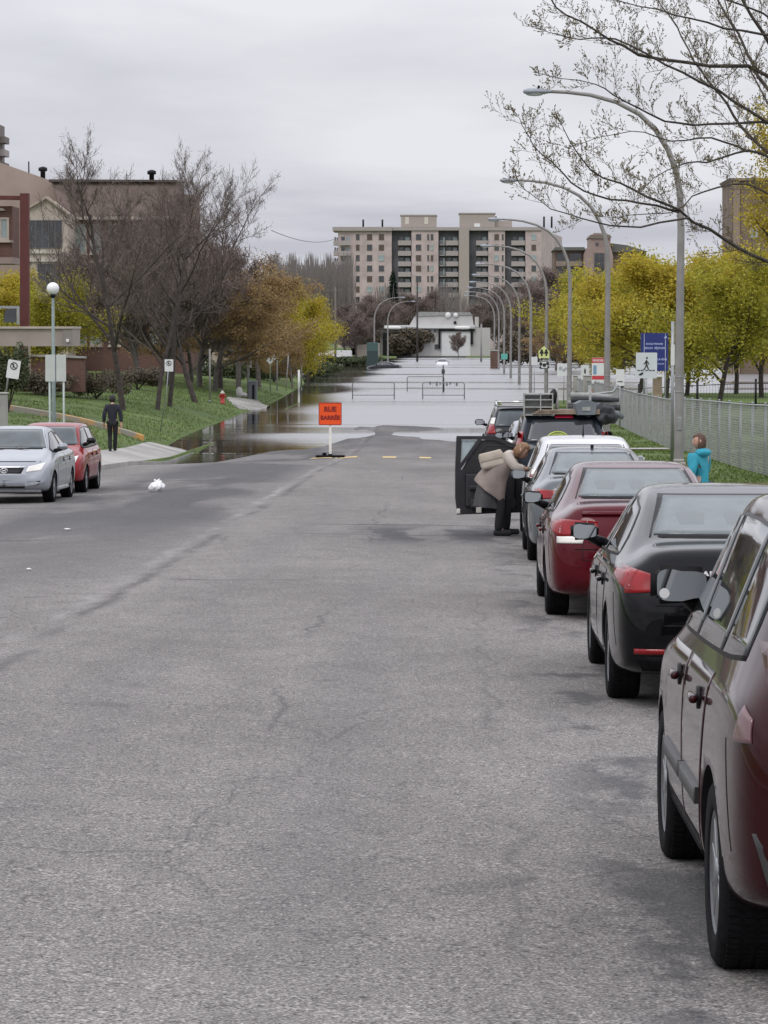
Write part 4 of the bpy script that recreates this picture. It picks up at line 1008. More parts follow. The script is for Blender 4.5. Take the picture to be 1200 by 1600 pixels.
# tilted no parking sign on a concrete bollard, far left
p = at(21, 577, 92); gz = G(p.x, 92); k = 92/F
r = empty('no_parking_sign', (p.x, 92, gz), 'tilted white no parking sign on a leaning post, far left', 'sign')
def nopark(parent, cx, cz, wd, ht, rot=0, y=0):
    o = plate_obj('sign_panel', wd, ht, SW, parent, (cx, y, cz), .008); o.rotation_euler = (0, rot, 0)
    bm = NB(); ringm(bm, 0, ht*.18, wd*.26, wd*.08, -.008); bar(bm, (-wd*.18, ht*.18+wd*.18), (wd*.18, ht*.18-wd*.18), wd*.07, -.014, -.006); bar(bm, (-wd*.05, ht*.18-wd*.16), (-wd*.05, ht*.18+wd*.16), wd*.08, -.010, -.004)
    obj('symbol', bm, SBLK, o); return o
zc = at(21, 577, 92).z-gz
nopark(r, 0, zc, 20*k, 29*k, R(9))
bm = NB(); tube(bm, [(-14*k, .05, zc-48*k), (-9*k, .03, zc-14*k), (-5*k, .03, zc+10*k)], .028, 8); obj('post', bm, GALV, r)
p = at(4, 655, 91); r = empty('concrete_pillar', (p.x, 91, G(p.x, 91)), 'squat grey concrete pillar at the left edge', 'pillar'); h_ = at(4, 616, 91).z-G(p.x, 91)
bm = NB(); bevbox(bm, -.30, .14, -.2, .2, -.2, h_, .02, 1); obj('shaft', bm, CONC, r); bm = NB(); bevbox(bm, -.33, .17, -.23, .23, h_, h_+.06, .015, 1); obj('cap', bm, CONC, r)
# white no parking sign on slim post by the leaning trunks
p = at(264, 571, 128); gz = G(p.x, 128); zc = p.z-gz; k = 128/F
r = empty('no_parking_sign', (p.x, 128, gz), 'white no parking sign on a slim post before the paired dark trunks', 'sign')
nopark(r, 0, zc, 13.5*k, 19*k)
bm = NB(); tube(bm, [(-.45, .3, -.1), (-.12, .05, zc*.6), (0, .012, zc+.2)], .024, 6); obj('post', bm, GALV, r)
# hydrant
p = at(347.5, 624, 172); gz = G(p.x, 172)
r = empty('fire_hydrant', (p.x, 172, gz), 'red fire hydrant with a pale cap on the lawn', 'hydrant')
HR = mat('hydrant_red', (.45,.035,.03), .45)
bm = NB(); lathe(bm, [(.17,0),(.17,.05),(.12,.07),(.115,.50),(.14,.52),(.14,.56)], 16); obj('barrel', bm, HR, r)
bm = NB(); lathe(bm, [(.14,.56),(.12,.64),(.06,.70),(.03,.72),(.03,.77)], 16); obj('cap', bm, mat('pale_cap', (.60,.55,.48), .5), r)
for sx in (-1, 1):
    bm = NB(); lathe(bm, [(.06,sx*.1),(.06,sx*.19),(.045,sx*.2)], 12, 'x', (0,0,.42)); obj('nozzle', bm, HR, r)
# slim pole right of the hydrant, and the pole + bin
for px, y1, y2, Y, l, t_ in ((328, 621, 545, 170, 'slim pale pole left of the fire hydrant', .05), (388, 622, 550, 190, 'grey pole standing beside the grey litter bin', .075)):
    p = at(px, y1, Y); gz = G(p.x, Y); z1 = at(px, y2, Y).z; r = empty('sign_pole', (p.x, Y, gz), l, 'pole')
    bm = NB(); tube(bm, [(0,0,-.2),(0,0,z1-gz)], t_, 8); obj('shaft', bm, POLE, r)
    bm = NB(); lathe(bm, [(t_*1.6,0),(t_*1.6,.08),(t_,.1)], 10); obj('foot', bm, GALV, r)
    if px == 388:
        bm = NB(); bevbox(bm, .06, .22, -.03, .0, z1-gz-1.0, z1-gz, .01, 1); obj('sign_edge', bm, SW, r)
p = at(395, 624, 189); gz = G(p.x, 189); BG = mat('bin_grey', (.16,.18,.20), .5, .2, var=.1)
r = empty('litter_bin', (p.x, 189, gz-.1), 'grey blue litter bin with a dark slot beside the grey pole', 'bin')
bm = NB(); bevbox(bm, -.27, .27, -.25, .25, .05, 1.18, .03, 2); obj('body', bm, BG, r)
bm = NB(); bevbox(bm, -.30, .30, -.28, .28, 1.18, 1.28, .03, 2); obj('lid', bm, mat('bin_lid', (.25,.27,.29), .5, .2), r)
bm = NB(); box(bm, -.03, .13, -.262, -.24, .1, 1.02); obj('slot', bm, BLACK, r)
bm = NB(); blob(bm, (at(374, 610, 187).x, 187, G(-13, 187)+.25), .22, .2, .38, 2, .3, 2); blob(bm, (at(380, 616, 187).x, 187, G(-13, 187)+.15), .25, .2, .16, 2, .3, 4)
tag(obj('rubbish_bag', bm, mat('pale_bag', (.45,.44,.43), .6)), 'pale rubbish bag slumped against the litter bin', 'bag')
# diamond sign, children crossing boards in the flood
p = at(422, 558, 215); gz = -.2; r = empty('warning_sign', (p.x, 215, gz), 'pale diamond shaped warning sign above the flooded verge', 'sign'); k = 215/F
bm = NB(); a_ = 11.5*k; prism(bm, [(0,-a_),(a_,0),(0,a_),(-a_,0)], -.01, .01); o = obj('sign_panel', bm, SW, r); o.location = (0,0,p.z-gz)
bm = NB(); bar(bm, (0,-a_*.45), (0,a_*.4), .05, -.018, -.012); obj('symbol', bm, SBLK, o)
bm = NB(); tube(bm, [(0,.03,-.3),(0,.03,p.z-gz+.1)], .045, 6); obj('post', bm, mat('green_post', (.16,.20,.13), .6), r)
for i, (px, y1, y2, Y) in enumerate(((433, 600, 562, 222), (446, 602, 550, 228), (467, 603, 578, 236), (471, 603, 556, 242))):
    a = at(px, y1, Y); b = at(px, y2, Y); r = empty('sign_pole', (a.x, Y, -.4), ['thin pale pole just right of the diamond sign', 'leaning pale pole left of the flooded trunks', 'short white trestle leg among the flooded trunks', 'thin grey pole above the white trestle leg'][i], 'pole')
    bm = NB(); tube(bm, [(0,0,0),((.25 if i == 1 else 0),0,b.z+.4)], .05 if i != 2 else .09, 6); obj('shaft', bm, WHITE if i == 2 else POLE, r)
    bm = NB(); lathe(bm, [(.07,.35),(.07,.5)], 8); obj('band', bm, GALV, r)
# small tag on fence of far side: green street-name box
p = at(585, 546, 400); r = empty('street_cabinet', (p.x-.3, 402, -.3), 'teal green cabinet at the foot of the nearer left street lamp', 'cabinet')
bm = NB(); bevbox(bm, -.75, .75, -.4, .4, 0, p.z+1.2, .05, 1); obj('box', bm, mat('teal_green', (.055,.105,.10), .6), r); bm = NB(); box(bm, -.7, .7, -.43, -.401, .2, p.z+.1); obj('door', bm, mat('dark_teal', (.03,.05,.05), .6), r)
# right side signs
def posts(r, xs_, z1, m=GALV, t_=.03, y=.03, z0=-.3):
    for x in xs_:
        bm = NB(); tube(bm, [(x, y, z0), (x, y, z1)], t_, 8); obj('post', bm, m, r)
YG = mat('school_yellow_green', (.68,.74,.30), .45)
x, y = LP[3]; kk = (y-.3)/F; zb0 = G(x, y)
p = at(850, 551, y-.3); r = empty('school_sign', (p.x, y-.3, p.z), 'yellow green pentagonal school children sign on the lamp pole', 'sign', None)
bm = NB(); a_ = 8.4*kk; prism(bm, [(-a_,-a_),(a_,-a_),(a_,a_*.25),(0,a_*1.25),(-a_,a_*.25)], -.01, .01); obj('sign_panel', bm, YG, r)
bm = NB()
for sx in (-.42, .42):
    x_ = sx*a_; lathe(bm, [(.075,-.02),(.075,-.012)], 12, 'y', (x_, 0, a_*.42)); prism(bm, [(x_-.10,a_*.25),(x_+.10,a_*.25),(x_+.14,-a_*.2),(x_+.05,-a_*.2),(x_+.06,-a_*.62),(x_-.06,-a_*.62),(x_-.05,-a_*.2),(x_-.14,-a_*.2)], -.02, -.012)
obj('symbol', bm, SBLK, r)
p2 = at(850.5, 570, y-.3); r = empty('tow_away_sign', (p2.x, y-.3, p2.z), 'white framed sign with a dark figure below the yellow school sign', 'sign')
plate_obj('sign_panel', 14*kk, 13.5*kk, SW, r, (0,0,0), .012)
bm = NB(); 
for a, b in (((-.42,-.42),(.42,-.42)), ((.42,-.42),(.42,.42)), ((.42,.42),(-.42,.42)), ((-.42,.42),(-.42,-.42))):
    s1 = 14*kk; bar(bm, (a[0]*s1, a[1]*s1*.96), (b[0]*s1, b[1]*s1*.96), .05, -.014, -.007)
for cx, cz, rr in ((-.22,.05,.10), (.20,.08,.10), (-.25,-.18,.07), (.25,-.15,.07), (0,-.02,.12)): lathe(bm, [(rr,-.018),(rr,-.008)], 10, 'y', (cx, 0, cz))
obj('symbol', bm, SBLK, r)
def signpost(px, py, Y, wd, ht, m, lab, name='street_sign', gz=None, tilt=0, pole=True, txt=None, cat='sign'):
    p = at(px, py, Y); k = Y/F; gz = G(p.x, Y) if gz is None else gz
    r = empty(name, (p.x, Y, gz), lab, cat); o = plate_obj('sign_panel', wd*k, ht*k, m, r, (0, -.03, p.z-gz), .012); o.rotation_euler = (0, tilt, 0)
    if pole: posts(r, (0,), p.z-gz+ht*k*.3)
    return r, o, k
signpost(835, 564, 224, 9.5, 13, SW, 'small white sign left of the yellow school sign')
signpost(788, 557, 330, 10, 9, mat('sign_teal', (.12,.42,.36), .5), 'round cornered green sign far down the right side', gz=-.4)
# two boards by third lamp
r, o, k = signpost(881, 578, 186, 21, 20, SW, 'white notice with faint grey drawing left of the third lamp', 'notice_board')
bm = NB()
for a in ((-.2,.1,.12),(.0,-.02,.1),(.12,.08,.09)): lathe(bm, [(a[2],-.016),(a[2],-.008)], 10, 'y', (a[0],0,a[1]))
obj('drawing', bm, mat('pale_grey_print', (.40,.41,.45), .6), o)
r, o, k = signpost(914, 583, 166, 12, 25, SW, 'tall narrow white sign with a small dark figure near the red topped board', gz=None)
bm = NB(); lathe(bm, [(.035,-.016),(.035,-.008)], 10, 'y', (0,0,.22)); prism(bm, [(-.05,.18),(.05,.18),(.04,-.02),(-.04,-.02)], -.016, -.008); obj('symbol', bm, SBLK, o)
r, o, k = signpost(934, 579, 152, 19, 40, SW, 'white sale board with red top and bottom on a short post', 'sale_board')
bm = NB(); box(bm, -9.5*k, 9.5*k, -.014, -.007, 12*k, 19.6*k); box(bm, -9.0*k, 9.5*k, -.014, -.007, -14*k, -8*k); obj('red_band', bm, SRED, o)
bm = NB(); box(bm, -7*k, -2*k, -.014, -.007, -6*k, 8*k); obj('blue_print', bm, mat('pale_blue_print', (.18,.30,.45), .5), o)
text_mesh('lettering', 'VENDRE', 4.6*k, SW, o, (0, -.017, 15.6*k), ext=.001, bold=.004)
r, o, k = signpost(969, 590, 128, 13, 26, SW, 'white panel wired to the fence between two trunks', 'notice_board')
bm = NB(); box(bm, -4*k, 4*k, -.014, -.008, -7*k, -5.5*k); obj('print_line', bm, SBLK, o)
# pedestrian crossing sign
r, o, k = signpost(1010, 571, 122, 33, 40, mat('sign_pale', (.62,.65,.66), .45), 'pale square sign with a black walking figure over a dashed line', 'crossing_sign')
FIG = [(.50,6),(1.2,5),(1.3,3.6),(3.6,1.5),(4.4,-2.0),(3.4,-2.2),(2.6,.4),(1.2,1.6),(1.4,-2.0),(4.2,-9.8),(2.6,-10.4),(.2,-4.0),(-3.0,-9.8),(-5.6,-10.6),(-5.0,-9.2),(-3.6,-8.2),(-1.4,-3.4),(-1.0,1.0),(-2.2,-.6),(-4.4,-1.6),(-4.8,-.6),(-3.0,.6),(-1.6,3.8)]
bm = NB(); prism(bm, [(x*k*1.0, z*k+3.2*k) for x, z in FIG], -.018, -.008); lathe(bm, [(1.5*k,-.018),(1.5*k,-.008)], 14, 'y', (.6*k, 0, 11.8*k)); 
for x in (-12, -7, 0, 6, 11): box(bm, x*k-2.0*k, x*k+2.0*k, -.0165, -.0085, -8.4*k, -7.0*k)
prism(bm, [(-11.5*k,-15.6*k),(-7*k,-15.0*k),(-4.5*k,-12*k),(-5*k,-10*k),(-9*k,-12*k),(-11.8*k,-13.6*k)], -.018, -.008)
obj('symbol', bm, SBLK, o)
# blue school board behind it
r, o, k = signpost(1022.5, 550, 134, 43, 59, mat('school_blue', (.016,.028,.17), .5, var=.1), 'large dark blue school name board behind the crossing sign', 'name_board', pole=False)
zc = at(1022.5, 550, 134).z-r.location.z; posts(r, (-16*k, 17*k), zc+29*k, GALV, .04, .0)
LB = mat('pale_blue_letters', (.38,.44,.66), .5)
for s, sz, x, z in (('ÉCOLE PRIMAIRE', 3.5, 0, 12.5), ('BEAUX  SÉJOURS', 4.4, 0, 6), ('LA RIVE', 4.4, 12, -11.5), ('PAVILLON', 2.2, 10, -18.5)):
    text_mesh('lettering', s, sz*k, LB, o, (x*k, -.010, z*k), ext=.001, bold=.004)
bm = NB(); prism(bm, [(14.5*k,23*k),(19*k,25*k),(19*k,21.5*k),(15.5*k,21*k)], -.012, -.007); obj('emblem', bm, LB, o)
# narrow white board and post beside the first lamp, tan box, drum
r, o, k = signpost(1051, 554.5, 81.5, 6.2, 33, SW, 'narrow white board set edge on beside the nearest street lamp', pole=False)
zc = o.location.z; posts(r, (0,), zc+52*k, GALV, .045, .02)
for px, Y, l in ((1038, 95.5, 'galvanised gate post of the fence, left one'), (1046, 94.5, 'galvanised gate post of the fence, right one')):
    p = at(px, 640, Y); r = empty('gate_post', (7.3 if px > 1040 else 7.15, Y, G(7.3, Y)), l, 'post'); bm = NB(); tube(bm, [(0,0,-.2),(0,0,2.0 if px < 1040 else 1.9)], .05, 8); obj('post', bm, GALV, r); bm = NB(); lathe(bm, [(.055,1.88 if px > 1040 else 1.98),(.06,1.95 if px > 1040 else 2.04),(.01,2.0 if px > 1040 else 2.1)], 8); obj('cap', bm, GALV, r)
p = at(1027, 606, 135); r = empty('storage_box', (p.x, 135, G(p.x, 135)), 'tan brown cabinet standing below the dark blue school board', 'cabinet')
bm = NB(); h_ = at(1027, 590, 135).z-G(p.x, 135); bevbox(bm, -.20, .20, -.2, .2, 0, h_, .02, 1); obj('box', bm, mat('tan', (.36,.27,.19), .7, var=.2), r); bm = NB(); bevbox(bm, -.23, .23, -.23, .23, h_, h_+.06, .02, 1); obj('lid', bm, mat('cream', (.6,.58,.45), .6), r)
for px, Y, l in ((889, 172, 'left grey concrete post by the third lamp'), (899, 171, 'right grey concrete post by the third lamp'), (920, 160, 'broad grey slab post beneath the narrow white sign')):
    p = at(px, 588, Y); r = empty('concrete_post', (p.x, Y, G(p.x, Y)), l, 'post'); bm = NB(); wd = .13 if px < 910 else .3; bevbox(bm, -wd, wd, -.1, .1, -.2, p.z-G(p.x, Y), .02, 1); obj('shaft', bm, CONC, r); bm = NB(); bevbox(bm, -wd-.03, wd+.03, -.13, .13, p.z-G(p.x, Y), p.z-G(p.x, Y)+.05, .01, 1); obj('cap', bm, CONC, r)
p = at(773, 560, 380); r = empty('brick_pillar', (p.x, 380, -.4), 'rust brown pillar at the right edge of the white house garden', 'pillar'); bm = NB(); bevbox(bm, -.55, .55, -.5, .5, 0, 2.6, .04, 1); obj('shaft', bm, mat('rust_brown', (.12,.07,.05), .8, var=.3), r); bm = NB(); bevbox(bm, -.62, .62, -.57, .57, 2.6, 2.75, .03, 1); obj('cap', bm, CONC, r)
# plastic bag on the road
p = at(245, 771, 63.3); p.z = road_z(p.x, 63.3)
bm = NB(); bmesh.ops.create_icosphere(bm, subdivisions=4, radius=1)
for v in bm.verts:
    n_ = noise.noise(v.co*2.2)*.22+noise.noise(v.co*5)*.06; q_ = v.co*(1+n_)
    z = q_.z; sx = .17*(1-.35*max(0, z)); v.co = Vector((q_.x*sx+.03*z, q_.y*sx, max(0, .115+z*.135)))
for f in bm.faces: f.smooth = True
for a_, b_ in ((.03,.05), (-.03,.04)): tube(bm, [(a_,0,.22), (a_*1.6,.01,.27), (a_*2+.01,0,.26+b_*.2)], [.03,.02,.008], 5)
o = obj('plastic_bag', bm, mat('white_plastic', (.80,.80,.80), .35, coat=.2), smooth=False); o.location = p; tag(o, 'crumpled white plastic bag lying on the wet asphalt', 'bag')
for px, py, Y, s_, l in ((105, 834, 45.5, .05, 'small white scrap of litter on the asphalt ahead of the silver sedan'), (45, 905, 34.8, .03, 'tiny pale scrap of litter at the left edge of the road')):
    p = at(px, py, Y); p.z = road_z(p.x, Y)+.004; bm = NB(); blob(bm, (0,0,.012), s_, s_*.8, .014, 2, .6, 3); o = obj('litter_scrap', bm, WHITE); o.location = p; tag(o, l, 'litter')
# ------------------------------------------------------------------ chain link fence
FW = mat('fence_wire', (.34,.34,.335), .5, .5)
fx = 7.3
def fy(y): return fx
FY0, FY1 = 46, 172
r = empty('chain_link_fence', (fx, FY0, G(fx, FY0)), 'long grey chain link fence along the right verge', 'fence')
O = Vector(r.location)
bm = NB(); H = 1.62; yy = FY0; st = .13
def diag(bm, y0, y1, up):
    z0 = G(fx, y0)+.03; z1 = G(fx, y1)+H
    a = Vector((fx, y0, z0 if up else z0+H-.03)) - O; b = Vector((fx, y1, z1 if up else z1-H+.03)) - O
    n_ = 3; rr = .003
    ra = [bm.verts.new(a+Vector((rr*math.cos(2.094*k), 0, rr*math.sin(2.094*k)))) for k in range(n_)]
    rb = [bm.verts.new(b+Vector((rr*math.cos(2.094*k), 0, rr*math.sin(2.094*k)))) for k in range(n_)]
    for k in range(n_): bm.faces.new((ra[k], ra[(k+1) % n_], rb[(k+1) % n_], rb[k]))
while yy < FY1-H:
    diag(bm, yy, yy+H, True); diag(bm, yy+.02, yy+H+.02, False); yy += st
obj('wire_mesh', bm, FW, r)
bm = NB(); tube(bm, [Vector((fx, y, G(fx, y)+H+.01))-O for y in frange(FY0, FY1, 3)], .022, 8); obj('top_rail', bm, GALV, r)
for k in range(int((FY1-FY0)/3)+1):
    y = FY0+3*k; z = G(fx, y); bm = NB(); tube(bm, [(0,0,-.1),(0,0,H+.04)], .032, 8); lathe(bm, [(.036,H+.04),(.03,H+.07),(.005,H+.085)], 8); o = obj('post', bm, GALV, r); o.location = Vector((fx+.04, y, z))-O
# creeper and brown slats behind part of it
rr_ = random.Random(4)
DF = empty('metal_fence', (13.5, 118, G(13.5, 118)), 'low black rail fence around the playing field on the right', 'fence'); O2 = Vector(DF.location)
bm = NB()
pA, pB = Vector((9.5, 152)), Vector((27, 150)); npost = 7
for zz in (.25, 1.25): tube(bm, [Vector((pA.x+(pB.x-pA.x)*t, pA.y, G(pA.x+(pB.x-pA.x)*t, 151)+zz))-O2 for t in [k/10 for k in range(11)]], .022, 6)
obj('rail', bm, BLACK, DF)
bm = NB()
for k in range(120):
    x = pA.x+(pB.x-pA.x)*k/119; z = G(x, 151); tube(bm, [Vector((x, 151, z+.2))-O2, Vector((x, 151, z+1.27))-O2], .006, 3, cap=False)
obj('bars', bm, BLACK, DF)
for k in range(npost):
    x = pA.x+(pB.x-pA.x)*k/(npost-1); bm = NB(); tube(bm, [(0,0,-.1),(0,0,1.5)], .06, 8); o = obj('post', bm, BLACK, DF); o.location = Vector((x, 151, G(x, 151)))-O2
# ------------------------------------------------------------------ trees
BARK = mat('bark_dark', (.060,.048,.042), .95, var=.35, vscale=6, bump=.6, bscale=14)
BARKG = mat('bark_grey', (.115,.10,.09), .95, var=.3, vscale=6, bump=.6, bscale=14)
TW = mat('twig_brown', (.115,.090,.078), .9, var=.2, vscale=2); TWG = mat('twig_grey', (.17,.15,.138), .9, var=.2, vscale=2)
def grow(rg, base, height, levels, spread, tips, r0, lean=(0,0), nb=(4,7), up=.35, clear=.25, wig=.12, forks=None):
    """returns tubes: list of (pts, radii, level) and fills tips with (point, dir)"""
    tubes = []
    def br(p, d, L, r_, lv):
        n_ = 5 if lv < 2 else 3; pts = [p.copy()]; rad = [r_]; dd = d.copy()
        for k in range(n_):
            dd = (dd+Vector((rg.gauss(0, wig), rg.gauss(0, wig), rg.gauss(0, wig*.6)+up*.12*(1 if lv else .3)))).normalized()
            pts.append(pts[-1]+dd*L/n_); rad.append(r_*(1-.6*(k+1)/n_) if lv < levels else r_*(1-.8*(k+1)/n_))
        tubes.append((pts, rad, lv))
        if lv >= levels: tips.append((pts, dd)); return
        cnt = rg.randint(*nb) + (3 if lv == 0 else 0)
        t0 = clear if lv == 0 else .18
        for i in range(cnt):
            t = t0+(1-t0)*(i+rg.random()*.7)/cnt; t = min(t, .99)
            q = t*n_; a = min(int(q), n_-1); pp = pts[a].lerp(pts[a+1], q-a); rr = rad[a]+(rad[a+1]-rad[a])*(q-a)
            ax = (pts[a+1]-pts[a]).normalized(); side = ax.orthogonal().normalized(); side.rotate(Quaternion(ax, rg.random()*6.283))
            nd = (ax*(1-spread)+side*spread*rg.uniform(.8, 1.3)+Vector((0,0,up*(.5 if lv else .25)))).normalized()
            ll = L*rg.uniform(.42, .62)*(1.15-.55*t if lv == 0 else 1.0-.35*t)
            br(pp, nd, ll, min(rr*.72, r_*.55), lv+1)
        # leader
        if lv > 0: br(pts[-1], dd, L*.45, rad[-1], lv+1)
    br(Vector(base), Vector((lean[0], lean[1], 1)).normalized(), height, r0, 0)
    return tubes
def build_tree(kind, seed, H_, levels, spread, r0, nb, up, clear, leaf=None, nleaf=0, lsz=.08, asp=.5, lean=(0,0), bark=BARK, tw=TW, wig=.12, tmin=.004, jit=.12, leaves=None, crown_r=None):
    rg = random.Random(seed); tips = []; tb = grow(rg, (0,0,-.25), H_, levels, spread, tips, r0, lean, nb, up, clear, wig)
    # clip wild extents
    bt = NB(); bc = NB()
    for pts, rad, lv in tb:
        if lv <= 1: tube(bt, pts, [max(x, tmin*1.5) for x in rad], 8 if lv == 0 else 5, cap=False)
        else: tube(bc, pts, [max(x, tmin) for x in rad], 3, cap=False)
    mats = [tw]
    if leaf:
        mats.append(leaf); vs = []; 
        for k in range(nleaf):
            pts, dd = rg.choice(tips); i = rg.randrange(len(pts)-1); c_ = pts[i].lerp(pts[i+1], rg.random())+Vector((rg.gauss(0,jit), rg.gauss(0,jit), rg.gauss(0,jit)))
            u = Vector((rg.gauss(0,1), rg.gauss(0,1), rg.gauss(0,1)+(1.2 if asp < .2 else 0))).normalized(); v = u.orthogonal().normalized(); v.rotate(Quaternion(u, rg.random()*6.28))
            s_ = lsz*rg.uniform(.6, 1.3); q = [bc.verts.new(c_+u*s_), bc.verts.new(c_+v*s_*asp), bc.verts.new(c_-u*s_), bc.verts.new(c_-v*s_*asp)]
            bc.faces.new(q).material_index = 1
    mt = bpy.data.meshes.new(kind+'_trunk'); bt.to_mesh(mt); bt.free(); mt.materials.append(bark)
    mc = bpy.data.meshes.new(kind+'_crown'); bc.to_mesh(mc); bc.free()
    for m in mats: mc.materials.append(m)
    zs_ = max(v.co.z for v in mc.vertices); xr = max(abs(v.co.x) for v in mc.vertices)
    print('tree', kind, 'H', round(zs_, 1), 'R', round(xr, 1), 'faces', len(mt.polygons)+len(mc.polygons))
    return mt, mc, zs_, xr
YL = leafmat('young_yellow_leaves', [(.31,.24,.024),(.46,.365,.036),(.57,.46,.05),(.36,.30,.028)], sub=.4)
YL2 = leafmat('fresh_yellow_green_leaves', [(.22,.20,.022),(.36,.33,.032),(.50,.44,.05),(.26,.27,.03)], sub=.4)
OL = leafmat('ochre_buds', [(.26,.165,.085),(.38,.25,.11),(.32,.24,.085)], sub=.3)
BL = leafmat('brown_buds', [(.13,.098,.084),(.20,.155,.132),(.16,.12,.103)], sub=.1)
CL = leafmat('dark_conifer_needles', [(.010,.022,.012),(.022,.042,.022),(.03,.05,.03)], sub=.1)
HL = leafmat('hedge_leaves', [(.02,.035,.012),(.05,.07,.02),(.07,.08,.03)], sub=.15)
DL = leafmat('dry_shrub_leaves', [(.09,.07,.045),(.14,.11,.07),(.08,.07,.05)], sub=.15)
KIND = {
 'bare_a': build_tree('bare_tree', 11, 9.0, 4, .52, .13, (5,6), .62, .26, BL, 6500, .13, .06, bark=BARK, tw=TW, tmin=.0075, wig=.10, jit=.12),
 'bare_b': build_tree('bare_tree', 23, 8.5, 4, .56, .12, (5,6), .52, .24, BL, 6500, .13, .06, bark=BARK, tw=TW, tmin=.0075, wig=.12, jit=.12),
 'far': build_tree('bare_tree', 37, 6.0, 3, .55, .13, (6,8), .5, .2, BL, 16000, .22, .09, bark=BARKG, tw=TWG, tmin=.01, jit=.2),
 'brown': build_tree('budding_tree', 31, 6.0, 3, .66, .12, (6,8), .30, .24, OL, 24000, .06, bark=BARKG, tw=TW, tmin=.007, jit=.16),
 'yellow_a': build_tree('yellow_tree', 41, 6.4, 3, .62, .12, (6,8), .36, .22, YL, 28000, .088, bark=BARK, tw=TW, tmin=.006, jit=.30),
 'yellow_b': build_tree('yellow_tree', 57, 6.4, 3, .66, .12, (6,8), .30, .20, YL2, 26000, .088, bark=BARK, tw=TW, tmin=.006, jit=.30),
}
def tree(name, kind, px, Y, ytop, label, group, rz=0, wk=1.0, base=None, lean=0, cat='tree', px0=None):
    mt, mc, h_, xr = KIND[kind]; p = at(px, 600, Y); gz = G(p.x, Y) if base is None else base; H_ = at(px, ytop, Y).z-gz; k = H_/h_
    r = empty(name, (p.x, Y, gz), label, cat, group, rz=rz)
    for nm, me in (('trunk', mt), ('crown', mc)):
        o = bpy.data.objects.new(nm, me); C.objects.link(o); o.parent = r; o.scale = (k*wk, k*wk, k)
    if lean: r.rotation_euler = (0, lean, rz)
    return r
g1_ = 'bare trees on the left lawn'
tree('bare_tree', 'bare_a', 193, 140, 192, 'tall bare tree directly behind the dark clad walker', g1_, .3, 1.1)
tree('bare_tree', 'bare_b', 245, 148, 225, 'bare tree with the left one of the paired leaning trunks', g1_, 1.7, .95, lean=.02)
tree('bare_tree', 'bare_a', 264, 154, 205, 'bare tree with the right one of the paired leaning trunks', g1_, 4.1, .9, lean=-.02)
tree('bare_tree', 'bare_b', 307, 165, 252, 'bare tree left of the fire hydrant with branches reaching to the right', g1_, 3.0, 1.25, lean=.05)
for i, (px, Y, yt, l) in enumerate(((215, 182, 345, 'hazy low bare tree behind the dark clad walker, left of the paired trunks'), (262, 186, 335, 'hazy low bare tree behind the paired leaning trunks'), (312, 192, 350, 'hazy low bare tree behind the fire hydrant'))): tree('bare_tree', 'far', px, Y, yt, l, g1_, i*2, 1.25)
tree('bare_tree', 'bare_b', 345, 195, 262, 'bare tree rising above the ochre budding trees', g1_, 2.2, 1.2)
g2_ = 'ochre budding trees left of the flood'
for i, (px, Y, yt, l, k) in enumerate(((335, 188, 395, 'ochre budding tree just above the fire hydrant', 1.35), (372, 205, 388, 'ochre budding tree above the litter bin', 1.35), (405, 218, 405, 'ochre budding tree behind the pale diamond sign', 1.3), (300, 200, 415, 'brown budding tree left of the slim pale pole', 1.3))):
    tree('budding_tree', 'brown', px, Y, yt, l, g2_, i*1.3, k)
g3_ = 'yellow green trees left of the flood'
for i, (px, Y, yt, l, k, kd) in enumerate(((430, 246, 430, 'yellow green tree at the left end of the flooded row', 1.0, 'yellow_a'), (457, 262, 432, 'yellow green tree in the middle of the flooded row', .95, 'yellow_b'), (482, 290, 446, 'yellow green tree at the right end of the flooded row', .82, 'yellow_a'))):
    tree('yellow_tree', kd, px, Y, yt, l, g3_, i*2.3+1, k, base=-.3)
tree('budding_tree', 'brown', 457, 238, 500, 'small dark budding tree standing in the flood before the yellow row', None, 2, 1.0, base=-.3)
tree('yellow_tree', 'yellow_b', 66, 150, 412, 'yellow green tree between the red steel post and the globe lamp', 'yellow green trees by the left apartments', .4, 1.15)
tree('yellow_tree', 'yellow_a', 2, 158, 402, 'yellow green tree framed by the brick box at the left edge', 'yellow green trees by the left apartments', 1.4, 1.15)
g4_ = 'young yellow leaved trees beyond the fence on the right'
for i, (px, Y, yt, l, k, kd) in enumerate(((1122, 158, 372, 'yellow leaved tree with the stout trunk right of the nearest lamp', 1.22, 'yellow_b'), (1190, 190, 355, 'yellow leaved tree at the right edge behind the stout trunk', 1.25, 'yellow_a'),
   (1040, 190, 372, 'yellow leaved tree right behind the school board', 1.2, 'yellow_a'), (998, 212, 380, 'yellow leaved tree behind the crossing sign', 1.2, 'yellow_b'), (973, 235, 392, 'yellow leaved tree left of the crossing sign', 1.2, 'yellow_a'), (946, 262, 402, 'yellow leaved tree directly behind the second lamp', 1.2, 'yellow_b'), (925, 292, 425, 'leftmost and farthest of the yellow leaved trees', 1.25, 'yellow_a'), (1073, 200, 385, 'yellow leaved tree right of the nearest lamp pole, set back', 1.2, 'yellow_b'), (1150, 215, 368, 'yellow leaved tree set back between the stout trunk and the right edge', 1.2, 'yellow_a'))):
    tree('yellow_tree', kd, px, Y, yt, l, g4_, i*1.9, k)
for i, (px, Y, yt, l) in enumerate(((868, 360, 470, 'pale olive tree between the third and fourth lamps'), (890, 345, 478, 'pale olive tree just right of the third lamp'))):
    tree('budding_tree', 'brown', px, Y, yt, l, 'pale olive trees behind the lamps', i*2.1, 1.2, base=-.3)
